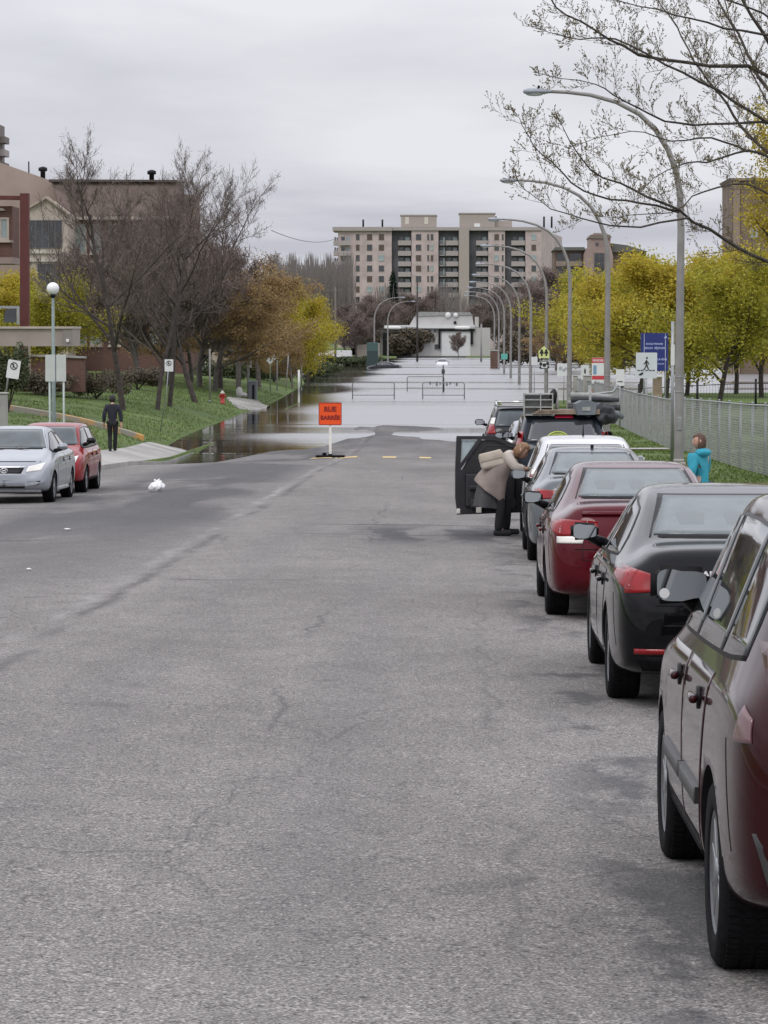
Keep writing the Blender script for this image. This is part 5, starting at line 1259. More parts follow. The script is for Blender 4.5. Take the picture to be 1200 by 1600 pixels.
# far bare trees before the apartment block
g5_ = 'bare trees at the foot of the apartment block'
FARL = ['bare tree far off at the left foot of the apartment block', 'bare tree far off below the left balcony column', 'second bare tree far off below the left balcony column', 'bare tree far off left of the dark spruce', 'bare tree far off just right of the dark spruce', 'bare tree above the roof of the white house', 'bare tree right of the white house roof', 'bare tree far off below the right balcony recess', 'bare tree behind the fifth lamp', 'bare tree behind the fourth lamp', 'reddish bare tree at the right end of the apartment block', 'bare tree between apartment block and brown tower']
for i, (px, Y, yt) in enumerate(((540, 520, 470), (556, 500, 482), (574, 560, 455), (592, 590, 460), (640, 600, 452), (680, 620, 448), (748, 600, 470), (778, 620, 440), (808, 560, 468), (838, 520, 440), (862, 540, 410), (888, 520, 455))):
    tree('bare_tree', 'far', px, Y, yt, FARL[i], g5_, i*1.1, 1.25, base=.1)
for i, (px, Y, yt, l) in enumerate(((716, 535, 508, 'small leafless ball headed tree before the white house door'),)):
    tree('small_tree', 'far', px, Y, yt+8, l, None, 1, 1.0, base=.1)
# far woods
rg = random.Random(5); bm = NB()
for k in range(5200):
    px = rg.uniform(425, 548) if k < 2600 else rg.uniform(520, 900); Y = rg.uniform(600, 720); top = (392+22*abs(math.sin(px*.11)) if k < 2600 else 455+14*math.sin(px*.07))
    b = at(px, 545, Y); b.z = rg.uniform(0, 5); t_ = at(px+rg.gauss(0, 5), top+rg.random()**2*60, Y); a = b.lerp(t_, rg.uniform(.2, .7))
    tube(bm, [a, t_], [.10,.025], 3, cap=False)
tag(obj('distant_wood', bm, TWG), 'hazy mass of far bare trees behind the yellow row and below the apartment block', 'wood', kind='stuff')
# conifer
def conifer(px, Y, yt, yb, wpx, lab, seed):
    rg = random.Random(seed); k = Y/F; b = at(px, yb, Y); t_ = at(px, yt, Y); H_ = t_.z+.2; r = empty('spruce', (b.x, Y, -.1), lab, 'tree')
    bm = NB(); tube(bm, [(0,0,0),(0,0,H_)], [.3,.03], 7); obj('trunk', bm, BARK, r)
    bm = NB()
    for i in range(9000):
        h = 1-math.sqrt(rg.random()); rad = wpx*k/2*(1-h)*(0.55+.45*abs(math.sin(h*38)))+.1; a = rg.random()*6.283; q = rad*rg.random()**.35
        c_ = Vector((q*math.cos(a), q*math.sin(a), 1.2+(H_-1.3)*h-q*.25)); u = Vector((math.cos(a), math.sin(a), -.35+rg.gauss(0,.3)))*rg.uniform(.4,.8); v = Vector((-math.sin(a), math.cos(a), rg.gauss(0,.3)))*.28
        bm.faces.new([bm.verts.new(c_-v), bm.verts.new(c_+u), bm.verts.new(c_+v)])
    obj('crown', bm, CL, r)
conifer(614, 610, 422, 545, 34, 'tall dark spruce in front of the apartment block', 3)
conifer(882, 430, 462, 545, 34, 'dark spruce right of the apartment block behind the third lamp', 4)
# hedges and shrubs
def shrub(px, py, Y, wm_, hm, lab, m, seed, name='shrub', dm=None, n_=5200, group=None, gz=None, lsz=.06):
    rg = random.Random(seed); p = at(px, py, Y); gz = G(p.x, Y) if gz is None else gz; dm = dm or wm_*.7
    r = empty(name, (p.x, Y, gz), lab, 'shrub' if name == 'shrub' else 'hedge', group); bm = NB()
    cl = [(rg.uniform(-.7,.7)*wm_/2, rg.uniform(-.6,.6)*dm/2, rg.uniform(.3,.75)*hm, rg.uniform(.25,.42)) for _ in range(12)]
    for i in range(n_):
        cx, cy, cz, cr = rg.choice(cl); d = Vector((rg.gauss(0,1), rg.gauss(0,1), rg.gauss(0,1))).normalized()*rg.random()**.3
        c_ = Vector((cx+d.x*cr*wm_*.6, cy+d.y*cr*dm*.6, max(.03, cz+d.z*cr*hm*.8))); u = Vector((rg.gauss(0,1), rg.gauss(0,1), rg.gauss(0,1))).normalized()*lsz*rg.uniform(.6,1.4); v = u.orthogonal()*.5
        bm.faces.new([bm.verts.new(c_+u), bm.verts.new(c_+v), bm.verts.new(c_-u), bm.verts.new(c_-v)])
    obj('foliage', bm, m, r)
    bm = NB()
    for i in range(9): a = rg.random()*6.28; tube(bm, [(0,0,0),(.3*wm_*math.cos(a), .3*dm*math.sin(a), hm*.6)], [.03,.01], 4)
    obj('stem', bm, BARK, r); return r
shrub(150, 590, 150, 3.4, 1.5, 'dry brown shrub on the lawn left of the tall bare tree', DL, 1)
shrub(215, 590, 172, 3.0, 1.4, 'dry brown shrub right of the tall bare tree', DL, 2)
shrub(60, 590, 148, 4.0, 1.3, 'dull shrub below the beige canopy', DL, 3)
shrub(12, 600, 112, 1.6, 2.6, 'dark shrub at the left edge behind the tilted sign', HL, 4)
shrub(346, 590, 232, 4.5, 2.1, 'dark green shrub behind the fire hydrant', HL, 5, gz=.3, lsz=.09)
shrub(385, 590, 245, 4.5, 2.4, 'dark green shrub behind the litter bin', HL, 6, gz=.2, lsz=.09)
shrub(418, 590, 255, 4.5, 2.4, 'dark green shrub behind the diamond sign', HL, 7, gz=0, lsz=.09)
shrub(455, 590, 300, 8, 3.0, 'dark shrub behind the flooded trunks', HL, 8, gz=-.3, lsz=.12)
shrub(500, 580, 330, 6, 2.0, 'dark low shrub at the right end of the yellow row', HL, 9, gz=-.3, lsz=.12)
shrub(545, 570, 420, 9, 1.6, 'low dark hedge beyond the yellow row', HL, 10, 'hedge', gz=-.2, lsz=.15)
shrub(640, 552, 556, 10, 5.5, 'dark thicket left of the white house', DL, 11, 'hedge', gz=.1, lsz=.3)
shrub(600, 552, 590, 10, 6.5, 'dark brown thicket behind the left street lamps', DL, 12, 'hedge', gz=.1, lsz=.3)
shrub(815, 560, 420, 7, 5, 'brown thicket behind the middle lamps', DL, 13, 'hedge', gz=-.1, lsz=.25)
shrub(905, 560, 400, 6, 4.5, 'dark brown thicket right of the third lamp', DL, 14, 'hedge', gz=-.1, lsz=.2)
# ------------------------------------------------------------------ the near budding tree on the right
rg = random.Random(77)
NT0 = Vector((at(1330, 300, 67).x, 67, 0)); NT0.z = G(NT0.x, 67)
nr = empty('budding_tree', NT0, 'near budding tree whose bare knobbly branches hang in from the right edge', 'tree')
bt = NB(); bc = NB(); bb = NB()
LB_ = NT0.copy()
tr = [NT0+Vector((0,0,-.3)), NT0+Vector((.05,0,2.5)), NT0+Vector((-.1,.1,5)), NT0+Vector((-.1,0,8)), NT0+Vector((.1,0,11)), NT0+Vector((0,0,13.5))]
tube(bt, [p-NT0 for p in tr], [.24,.21,.17,.13,.08,.03], 10)
LIMBS = [ (.075, [(1290,452,66),(1200,411,65.5),(1130,375,65),(1060,330,64),(990,296,63),(925,265,62),(880,200,61)]),
 (.045, [(1062,331,64),(1000,318,63.5),(930,305,63),(880,272,62.5),(835,228,62),(812,185,61.5)]),
 (.04, [(1080,342,64.2),(1000,352,63),(930,347,62),(862,326,61.5),(812,288,61)]),
 (.085, [(1310,270,67),(1200,118,66.5),(1110,104,66),(1000,84,65),(930,48,64.5),(870,10,64),(858,-20,64)]),
 (.09, [(1310,230,67),(1200,140,67.5),(1168,80,68),(1120,0,68.5),(1085,-70,69)]),
 (.10, [(1315,210,67),(1215,90,66.4),(1158,-5,66),(1120,-90,65.5)]),
 (.065, [(1310,340,67),(1180,220,67.5),(1135,165,68),(1098,112,68),(1066,58,68.5),(1035,8,69),(1010,-50,69)]),
 (.055, [(1312,330,67),(1230,262,66),(1170,236,65.5),(1105,252,65),(1058,258,64.5),(1010,290,64)]),
 (.06, [(1315,250,67),(1200,190,65.5),(1120,140,65),(1040,100,64.5),(960,60,64),(905,62,63.5),(856,50,63)]),
 (.05, [(1200,190,65.5),(1110,195,65),(1040,190,64.5),(975,158,64),(930,130,63.6),(856,118,63)]),
 (.05, [(1310,400,67),(1240,330,66),(1170,290,65.5),(1100,300,65),(1050,330,64.7),(960,340,64)]),
 (.06, [(1310,170,67),(1240,60,66),(1190,20,65.5),(1100,-10,65),(1040,-40,65)]),
 (.05, [(1240,60,66),(1160,50,65),(1080,30,64.5),(1000,10,64),(930,-10,63.5)]),
 (.05, [(1310,300,67),(1250,200,68),(1200,160,68.5),(1150,60,69),(1130,-20,69)]),
 (.04, [(1170,236,65.5),(1110,215,65),(1050,222,64.5),(985,205,64),(915,222,63.5)]) ]
budm = mat('buds', (.15,.12,.06), .8)
def bud(c, s_, d):
    u = d.orthogonal().normalized(); v = d.cross(u); a = [bb.verts.new(c-NT0+x) for x in (u*s_*.5, v*s_*.5, -u*s_*.5, -v*s_*.5)]; t_ = bb.verts.new(c-NT0+d*s_*1.1); l_ = bb.verts.new(c-NT0-d*s_*.5)
    for i in range(4): bb.faces.new((a[i], a[(i+1) % 4], t_)); bb.faces.new((a[(i+1) % 4], a[i], l_))
def twig(p, d, L, r_, lv):
    n_ = 4; pts = [p]; dd = d.copy()
    for k in range(n_):
        dd = (dd+Vector((rg.gauss(0,.16), rg.gauss(0,.16), rg.gauss(0,.10)+.07))).normalized(); pts.append(pts[-1]+dd*L/n_)
    tube(bc, [q-NT0 for q in pts], [r_*(1-.6*k/n_) for k in range(n_+1)], 4 if lv == 0 else 3, cap=False)
    nb_ = {0: 6, 1: 4, 2: 0}[lv]
    for i in range(nb_):
        t = (i+.6+rg.random()*.4)/(nb_+.6)*n_; a = min(int(t), n_-1); q = pts[a].lerp(pts[a+1], t-a); s_ = dd.orthogonal().normalized(); s_.rotate(Quaternion(dd, rg.random()*6.283))
        twig(q, (dd*.75+s_*.75+Vector((0,0,.2))).normalized(), L*rg.uniform(.28,.5), r_*.6, lv+1)
    for q in pts[2:] if lv < 2 else pts[1:]:
        if rg.random() < (.72 if lv == 2 else .5): bud(q, rg.uniform(.015,.026), (dd+Vector((rg.gauss(0,.5), rg.gauss(0,.5), rg.gauss(0,.5)))).normalized())
    bud(pts[-1], rg.uniform(.022,.036), dd)
for r0, L_ in LIMBS:
    P = [at(*p) for p in L_]; jp = [p-NT0 for p in P]; n_ = len(P)
    if L_[0][0] > 1280: jp = [Vector((0, 0, max(2.0, jp[0].z-1.2)))]+jp; rad = [r0*1.25]+[r0*(1-.8*i/(n_-1)) for i in range(n_)]
    else: rad = [r0*(1-.8*i/(n_-1)) for i in range(n_)]
    # smooth resample
    sm_ = []; sr = []
    for i in range(len(jp)-1):
        for t in (0,.33,.66):
            p0 = jp[max(0,i-1)]; p1 = jp[i]; p2 = jp[i+1]; p3 = jp[min(len(jp)-1,i+2)]
            sm_.append(.5*((2*p1)+(p2-p0)*t+(2*p0-5*p1+4*p2-p3)*t*t+(3*p1-p0-3*p2+p3)*t**3)+Vector((rg.gauss(0,.02), rg.gauss(0,.04), rg.gauss(0,.02)))); sr.append(lerp(rad[i], rad[i+1], t))
    sm_.append(jp[-1]); sr.append(rad[-1]); tube(bt, sm_, [max(.007, x*.66) for x in sr], 6, cap=False)
    for i in range(3, len(sm_)-1):
        ax = (sm_[i+1]-sm_[i]).normalized()
        for k in range(2 if i % 3 == 0 else 1):
            s_ = ax.orthogonal().normalized(); s_.rotate(Quaternion(ax, rg.random()*6.283)); s_.y *= .8
            twig(sm_[i].lerp(sm_[i+1], rg.random())+NT0, (ax*.7+s_*.8+Vector((0,0,.25))).normalized(), rg.uniform(.38,.95), max(.0045, sr[i]*.16), 0)
    twig(sm_[-1]+NT0, (sm_[-1]-sm_[-2]).normalized(), .35, .007, 0)
obj('trunk', bt, BARK, nr); obj('crown', bc, TW, nr); obj('buds', bb, budm, nr)
# yellow leafed sprays of a neighbouring tree at the upper right edge
yr_ = Vector((at(1240, 300, 96).x, 96, 0)); yr_.z = G(yr_.x, 96); r = empty('yellow_tree', yr_, 'yellow leaved tree only just reaching in at the upper right edge', 'tree')
bt = NB(); tube(bt, [(0,0,-.2),(0,0,5),(.1,0,11.5)], [.2,.14,.04], 8); bc = NB(); rg = random.Random(9)
for k in range(26):
    z = rg.uniform(5.2, 11.2); a = rg.uniform(0, 6.283); e = Vector((math.cos(a)*rg.uniform(.9,1.5), math.sin(a)*1.4, z+.9)); tube(bt, [(0,0,z-.4), e*.6+Vector((0,0,z*.4-.3)), e], [.04,.025,.01], 4)
    for j in range(420):
        c_ = Vector((0,0,z)).lerp(e, rg.uniform(.35,1.15))+Vector((rg.gauss(0,.26), rg.gauss(0,.26), rg.gauss(0,.26))); u = Vector((rg.gauss(0,1), rg.gauss(0,1), rg.gauss(0,1))).normalized()*.055; v = u.orthogonal()*.5
        bc.faces.new([bc.verts.new(c_+u), bc.verts.new(c_+v), bc.verts.new(c_-u), bc.verts.new(c_-v)])
obj('trunk', bt, BARK, r); obj('crown', bc, YL, r)
# ------------------------------------------------------------------ buildings
def brickmat(name, a, b, mortar, sc=1.0):
    m = mat(name, a, .9); q = NT(m); X, Y, Z = q.xyz(); cv = q.n('ShaderNodeCombineXYZ'); q.l(q.math('ADD', X, Y), cv.inputs[0]); q.l(Z, cv.inputs[1])
    t = q.n('ShaderNodeTexBrick'); t.inputs['Scale'].default_value = 3.0*sc; t.inputs['Color1'].default_value = (*a, 1); t.inputs['Color2'].default_value = (*b, 1); t.inputs['Mortar'].default_value = (*mortar, 1); t.inputs['Mortar Size'].default_value = .012
    q.l(cv.outputs[0], t.inputs['Vector']); n = q.noise(.35, 5); c = q.mix(.8, t.outputs['Color'], q.ramp(n, [(.3,.75),(.7,1.2)]), 'MULTIPLY'); q.l(c, q.b.inputs['Base Color']); return m
BR = brickmat('red_brick', (.12,.058,.046), (.15,.075,.06), (.15,.13,.11))
BP = brickmat('pink_brick', (.30,.215,.185), (.34,.25,.215), (.33,.29,.26))
BE = brickmat('apartment_brick', (.47,.375,.36), (.52,.42,.405), (.50,.43,.42), .6)
BB = brickmat('brown_brick', (.16,.115,.085), (.20,.145,.105), (.2,.17,.14))
CREAM = mat('cream_trim', (.45,.385,.33), .8, var=.1, vscale=2); WIN = mat('window_dark', (.03,.034,.04), .08, spec=.8, coat=.4, var=.5, vscale=.8)
WINL = mat('window_light', (.30,.36,.36), .2, coat=.4, var=.3, vscale=.8); SH = mat('roof_shingle', (.135,.10,.085), .95, var=.2, vscale=1.5, bump=.3, bscale=8)
BEIGE = mat('beige_siding', (.37,.285,.25), .85, var=.08, vscale=.6); RST = mat('red_steel', (.10,.022,.020), .5, var=.15); CAN = mat('canopy_beige', (.33,.28,.245), .8, var=.12, vscale=1.2)
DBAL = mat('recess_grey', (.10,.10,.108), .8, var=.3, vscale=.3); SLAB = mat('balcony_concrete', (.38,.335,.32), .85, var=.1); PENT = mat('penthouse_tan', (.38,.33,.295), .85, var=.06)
def lpoly(pts, Y, o):  # pixel outline at distance Y -> local (x, z)
    return [(at(a, b, Y).x-o.x, at(a, b, Y).z-o.z) for a, b in pts]
def bmass(name, pts, Y, dep, m, r, o):
    bm = NB(); prism(bm, lpoly(pts, Y, o), Y-o.y, Y-o.y+dep); return obj(name, bm, m, r)
def window(r, o, px0, px1, py0, py1, Y, frame=CREAM, glass=WIN, mull=1, sill=True, fw=.09, cross=0):
    a = at(px0, py1, Y); b = at(px1, py0, Y); x0, x1, z0, z1 = a.x-o.x, b.x-o.x, a.z-o.z, b.z-o.z; y = Y-o.y
    bm = NB()
    box(bm, x0-fw, x0, y-.07, y+.05, z0-fw, z1+fw); box(bm, x1, x1+fw, y-.07, y+.05, z0-fw, z1+fw); box(bm, x0, x1, y-.068, y+.05, z1, z1+fw); box(bm, x0, x1, y-.068, y+.05, z0-fw, z0)
    for k in range(mull): xm = x0+(x1-x0)*(k+1)/(mull+1); box(bm, xm-.03, xm+.03, y-.05, y+.05, z0, z1)
    for k in range(cross): zm = z0+(z1-z0)*(k+1)/(cross+1); box(bm, x0, x1, y-.045, y+.05, zm-.025, zm+.025)
    w_ = obj('window', bm, frame, r); bm = NB(); box(bm, x0, x1, y-.02, y+.0, z0, z1); obj('pane', bm, glass, w_)
    if sill: bm = NB(); box(bm, x0-fw-.06, x1+fw+.06, y-.16, y-.0, z0-fw-.10, z0-fw-.002); obj('sill', bm, frame, w_)
    return w_
# left brick apartments
o = Vector((at(190, 560, 236).x, 236, 0)); r = empty('apartment_building', o, 'brick apartment house with beige gable and brown mansard behind the bare trees', 'building')
bmass('wall', [(-120,235),(0,254),(76,281),(106,284),(106,620),(-120,620)], 240, 16, BEIGE, r, o)
bmass('wall', [(104,343),(300,343),(300,620),(104,620)], 236, 8, BR, r, o)
bmass('wall', [(276,304),(304,304),(304,342),(276,342)], 237.5, 5, mat('ochre_wall', (.21,.155,.115), .9, var=.15), r, o)
bm = NB(); pl = lpoly([(100,338),(76,283),(276,284),(276,338)], 236, o)
v = [bm.verts.new((x, (-.5 if i in (0, 3) else 2.0), z)) for i, (x, z) in enumerate(pl)]; v2 = [bm.verts.new((x, 7, z)) for x, z in pl]
bm.faces.new(v); bm.faces.new(v2[::-1])
for i in range(4): bm.faces.new((v[i], v2[i], v2[(i+1) % 4], v[(i+1) % 4]))
bmesh.ops.recalc_face_normals(bm, faces=bm.faces); obj('roof', bm, SH, r)
bmass('cornice', [(104,338),(278,338),(278,343),(104,343)], 235.2, 4, CREAM, r, o)
bmass('parapet', [(76,280),(277,281),(277,284.5),(76,284)], 237.6, 4, mat('dark_coping', (.09,.07,.06), .8), r, o)
bay = bmass('gable_bay', [(44,325),(72,310),(106,335),(106,620),(44,620)], 231, 6, CREAM, r, o)
bmass('gable_coping', [(41,324),(72,306.5),(109,333.5),(108,336.5),(72,310.2),(43,327)], 230.7, 1.2, mat('gable_edge', (.40,.33,.27), .8), r, o)
for y0_, y1_, x0_, g in ((345, 387, 46, 4), (413, 455, 60, 2), (478, 520, 50, 4)): window(r, o, x0_, 96, y0_, y1_, 231, mat('bay_frame', (.12,.12,.12), .6), WIN, g, False, .05)
for k, y in enumerate((391, 404, 459, 525)): bmass('band', [(44,y),(106,y),(106,y+5),(44,y+5)], 230.85, .3, mat('band_light', (.52,.48,.42), .8), r, o)
for row in ((352, 394), (424, 466), (496, 538)):
    for x0_, x1_ in ((119, 133), (143, 157), (172, 186), (205, 219), (236, 250), (268, 282)): window(r, o, x0_, x1_, row[0], row[1], 236, CREAM, WIN if (x0_+row[0]) % 3 else WINL, 0, True, .12, 1)

for px, py in ((67, 270), (237, 275)):
    p = at(px, py, 243); bm = NB(); lathe(bm, [(.2,-1.2),(.2,.1),(.36,.15),(.36,.4),(.1,.5)], 12, 'z', (p.x-o.x, 243-o.y, p.z-o.z)); obj('roof_vent', bm, BLACK, r)
bm = NB(); p = at(45, 262, 243); tube(bm, [(p.x-o.x, 7, p.z-o.z-1), (p.x-o.x, 7, p.z-o.z+.5)], .06, 6); obj('vent_pipe', bm, BLACK, r)
# near brick box on red steel columns with the canopy
o = Vector((at(20, 600, 130).x, 130, 0)); r = empty('entrance_building', o, 'brick entrance building on red steel columns with a beige canopy at the left edge', 'building')
bmass('wall', [(-160,322),(19,322),(19,402),(-160,402)], 131, 2.2, BR, r, o)
bmass('fascia', [(-160,402),(20,402),(20,412),(-160,412)], 130.8, 2.5, mat('fascia_pink', (.30,.23,.20), .8), r, o)
bmass('band', [(-160,375),(19.5,375),(19.5,379),(-160,379)], 130.85, .3, mat('fascia_pink', (.3,.23,.2)), r, o)
bmass('beam', [(-160,303),(32,306),(32,312),(-160,310)], 130.4, .5, RST, r, o); bmass('parapet', [(-160,329),(8,329),(3,325),(-160,316)], 130.8, .3, CREAM, r, o)
window(r, o, -8, 11, 343, 372, 131, CREAM, WINL, 1)
for px0, px1, Y, y0_ in ((31, 44.5, 130, 302), (-90, -77, 130, 302)): bmass('column', [(px0,y0_),(px1,y0_),(px1,590),(px0,590)], Y, .4, RST, r, o)
for px in (27, 44): bmass('prop', [(px,541),(px+3,541),(px+3,585),(px,585)], 128, .15, mat('pale_prop', (.40,.33,.28), .7), r, o)
c_ = bmass('canopy', [(-160,512),(113,512),(113,541),(-160,541)], 124, 2.6, CAN, r, o)
bmass('canopy_edge', [(-160,510),(114,510),(114,513.5),(-160,513.5)], 123.9, 2.8, CREAM, r, o); bmass('canopy_end', [(98,513.5),(112.6,513.5),(112.6,541.2),(98,541.2)], 123.95, .1, mat('canopy_panel', (.24,.215,.195), .8), r, o)
p = at(106, 532, 124); bm = NB(); lathe(bm, [(.07,-.09),(.07,-.0),(.03,.02)], 12, 'y', (p.x-o.x, -6-.03, p.z-o.z)); obj('canopy_lamp', bm, WHITE, r)
f_ = bmass('frame', [(-40,478),(30,478),(30,507),(26,507),(26,482),(-40,482)], 128, .12, GALV, r, o); bmass('dark_window', [(8,484),(25,480),(25,504),(5,504)], 128.3, .1, WIN, r, o)
o = Vector((at(90, 600, 148).x, 148, 0)); r = empty('garden_wall', o, 'low red brick wall below the beige canopy', 'wall')
bmass('wall', [(30,556),(132,560),(132,612),(30,612)], 148, .5, BR, r, o); bmass('coping', [(29,553),(133,557),(133,560),(29,556)], 147.9, .7, CONC, r, o)
# tower behind the left edge
o = Vector((at(-30, 500, 420).x, 420, 0)); r = empty('apartment_tower', o, 'sliver of a grey brown apartment tower with balconies at the upper left edge', 'building')
bmass('wall', [(-120,192),(-6,192),(-6,540),(-120,540)], 420, 8, mat('tower_grey', (.20,.175,.16), .85, var=.1), r, o)
for k in range(14): y = 194+20.5*k; b_ = bmass('balcony', [(-5,y+19),(8,y+19),(8,y+29),(-5,y+29)], 422, 4, SLAB if k % 2 else mat('tower_grey', (.2,.175,.16)), r, o)
# apartment block
Y0 = 800; o = Vector((at(695, 545, Y0).x, Y0, 0)); r = empty('apartment_block', o, 'wide eleven storey pinkish beige apartment block closing the view', 'building')
zt = 355; bmass('wall', [(528,358),(612,358),(612,560),(528,560)], Y0, 16, BE, r, o); bmass('wall', [(643,358),(685,358),(685,560),(643,560)], Y0+.0, 16, BE, r, o)
bmass('wall', [(717,356),(733,356),(733,560),(717,560)], Y0-.6, 16, PENT, r, o); bmass('wall', [(763,358),(789,358),(789,560),(763,560)], Y0, 16, BE, r, o)
bmass('wall', [(821,358),(846,358),(846,560),(821,560)], Y0, 16, BE, r, o)
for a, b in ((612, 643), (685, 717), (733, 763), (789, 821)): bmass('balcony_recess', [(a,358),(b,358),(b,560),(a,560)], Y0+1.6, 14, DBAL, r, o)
# receding right wall
bm = NB(); a = at(846, 358, Y0); b_ = at(870, 366, Y0+60); pts = [(a.x, a.y, a.z), (b_.x+1.5, b_.y, a.z-.2), (b_.x+1.5, b_.y, 0), (a.x, a.y, 0)]; v = [bm.verts.new(Vector(p)-o) for p in pts]; v2 = [bm.verts.new(Vector(p)-o+Vector((-6, 4, 0))) for p in pts]
bm.faces.new(v); bm.faces.new(v2[::-1]); [bm.faces.new((v[i], v2[i], v2[(i+1) % 4], v[(i+1) % 4])) for i in range(4)]; bmesh.ops.recalc_face_normals(bm, faces=bm.faces); obj('side_wall', bm, BE, r)
bmass('cornice', [(519.5,354.5),(613,354.5),(613,360.5),(519.5,360.5)], Y0-.9, 17, SLAB, r, o); bmass('cornice', [(612.8,354.8),(847,354.8),(847,360),(612.8,360)], Y0-.4, 17, SLAB, r, o)
bmass('penthouse', [(626.5,337),(682,337),(682,354.6),(626.5,354.6)], Y0+2, 10, PENT, r, o); bmass('penthouse', [(718,334),(773,334),(773,354.6),(718,354.6)], Y0+1, 10, PENT, r, o)
bmass('penthouse', [(773,345),(800,345),(800,354.6),(773,354.6)], Y0+3, 8, PENT, r, o); bmass('coping', [(625,335.4),(683,335.4),(683,337),(625,337)], Y0+1.8, 10.4, SLAB, r, o); bmass('coping', [(716.5,332.5),(774.5,332.5),(774.5,334),(716.5,334)], Y0+.8, 10.4, SLAB, r, o)
for px in (636, 666): bmass('light_panel', [(px-3,339),(px+3,339),(px+3,350),(px-3,350)], Y0+1.95, .1, mat('panel_pale', (.6,.56,.48), .7), r, o)
bmass('door_panel', [(741,349),(750,349),(750,354.4),(741,354.4)], Y0+.95, .1, WHITE, r, o)
for px in (567.5, 597.5, 850, 862): bm = NB(); p = at(px, 343, Y0+4); tube(bm, [(p.x-o.x, 4, p.z-o.z-2.2), (p.x-o.x, 4, p.z-o.z+(0 if px < 700 else .8))], .28, 6); obj('flue', bm, BLACK, r)
WM = {}
k = Y0/F
def awin(cx, wpx, cy, m2, hp=9):
    key = (wpx, m2.name, hp)
    if key not in WM:
        bm = NB(); w_, h_ = wpx*k/2, hp*k/2; box(bm, -w_-.1, w_+.1, -.06, .05, -h_-.1, h_+.1, 0); WM[key] = (bm,); me = bpy.data.meshes.new('window'); bm.to_mesh(me); bm.free(); me.materials.append(CREAM)
        b2 = bmesh.new(); box(b2, -w_, w_, -.10, -.061, -h_, h_); m3 = bpy.data.meshes.new('pane'); b2.to_mesh(m3); b2.free(); m3.materials.append(m2); WM[key] = (me, m3)
    p = at(cx, cy, Y0); a = bpy.data.objects.new('window', WM[key][0]); C.objects.link(a); a.parent = r; a.location = (p.x-o.x, 0, p.z-o.z); b = bpy.data.objects.new('pane', WM[key][1]); C.objects.link(b); b.parent = a
rg = random.Random(3); nb = 0
RUSTW = mat('window_brown', (.10,.07,.06), .4)
for row in range(11):
    cy = 369.5+16.35*row
    for cx, wp in ((559, 5.5), (577.5, 8), (596, 8), (654, 8), (669, 2.6), (675, 4), (776, 7), (785.5, 2.6), (834, 7)):
        if row > 9 and cx > 600: continue
        awin(cx, wp, cy+1, rg.choice([WIN, WIN, WIN, WINL, RUSTW]) if wp > 3 else WIN, 9.2)
BALM = {}
def balcony(x0, x1, cy, Yb, dep, solid=True):
    w_ = (x1-x0)*k; key = (round(w_, 2), dep, solid)
    if key not in BALM:
        bm = NB(); box(bm, 0, w_, 0, dep, -.2, 0, 0); 
        if solid: box(bm, 0, w_, 0, .12, 0, 1.05, 0)
        else:
            for q in range(9): box(bm, w_*q/8-.03, w_*q/8+.03, .02, .08, 0, 1.0, 1)
            box(bm, 0, w_, 0, .1, .98, 1.08, 1)
        box(bm, w_*.1, w_*.42, dep-.1, dep+.0, 0, 2.1, 2); box(bm, w_*.55, w_*.9, dep-.1, dep+.0, .2, 2.0, 3)
        me = bpy.data.meshes.new('balcony'); bmesh.ops.recalc_face_normals(bm, faces=bm.faces); bm.to_mesh(me); bm.free(); [me.materials.append(q) for q in (SLAB, GALV, WIN, WINL)]; BALM[key] = me
    p = at(x0, cy, Yb); b = bpy.data.objects.new('balcony', BALM[key]); C.objects.link(b); b.parent = r; b.location = (p.x-o.x, Yb-o.y, p.z-o.z)
for row in range(10):
    cy = 382+16.35*row
    balcony(531, 548, cy, Y0-1.5, 1.5, True); balcony(521, 528, cy, Y0-.2, 4, True)
    for x0_, x1_ in ((622, 642), (697, 716), (744, 762), (799, 820)): balcony(x0_, x1_, cy, Y0-.1, 1.7, True)
    balcony(687, 696, cy, Y0+.3, 1.3, False)
# white house
Y0 = 557; o = Vector((at(705, 556, Y0).x, Y0, 0)); r = empty('white_house', o, 'low white stucco house with a dark framed entrance at the end of the street', 'house')
STU = mat('white_stucco', (.50,.485,.47), .85, var=.06, vscale=.6); STU2 = mat('white_stucco_bright', (.70,.71,.70), .8, var=.05)
bmass('wall', [(643,512),(766,512),(766,560),(643,560)], Y0, 8, STU, r, o); bmass('wall', [(600,508),(742,508),(742,513),(600,513)], Y0-.8, 8.8, STU2, r, o)
bmass('wall', [(648,494),(738,492),(740,508),(640,508)], Y0+.4, 7, STU, r, o); bmass('roof', [(655,487),(735,488),(738,492),(648,494)], Y0+.2, 8, mat('pale_roof', (.30,.30,.29), .8, var=.2), r, o)
bmass('wall', [(742,495),(748,495),(748,512),(742,512)], Y0+.3, 6, STU, r, o)
bmass('entrance_panel', [(690,518),(735,518),(735,558.5),(690,558.5)], Y0-.15, .2, STU2, r, o)
for pts in ([(685,514.5),(742,514.5),(742,517),(685,517)], [(685,517),(688,517),(688,545),(685,545)], [(735.5,517),(739,517),(739,538),(735.5,538)]): bmass('entrance_frame', pts, Y0-.5, .5, BLACK, r, o)
window(r, o, 646.5, 673, 516, 533, Y0, mat('bay_frame', (.12,.12,.12)), WIN, 1, False, .1); window(r, o, 677.5, 681.5, 514, 519, Y0, STU, WIN, 0, False, .05); window(r, o, 679, 685, 538, 546, Y0-.02, STU, WIN, 0, False, .05)
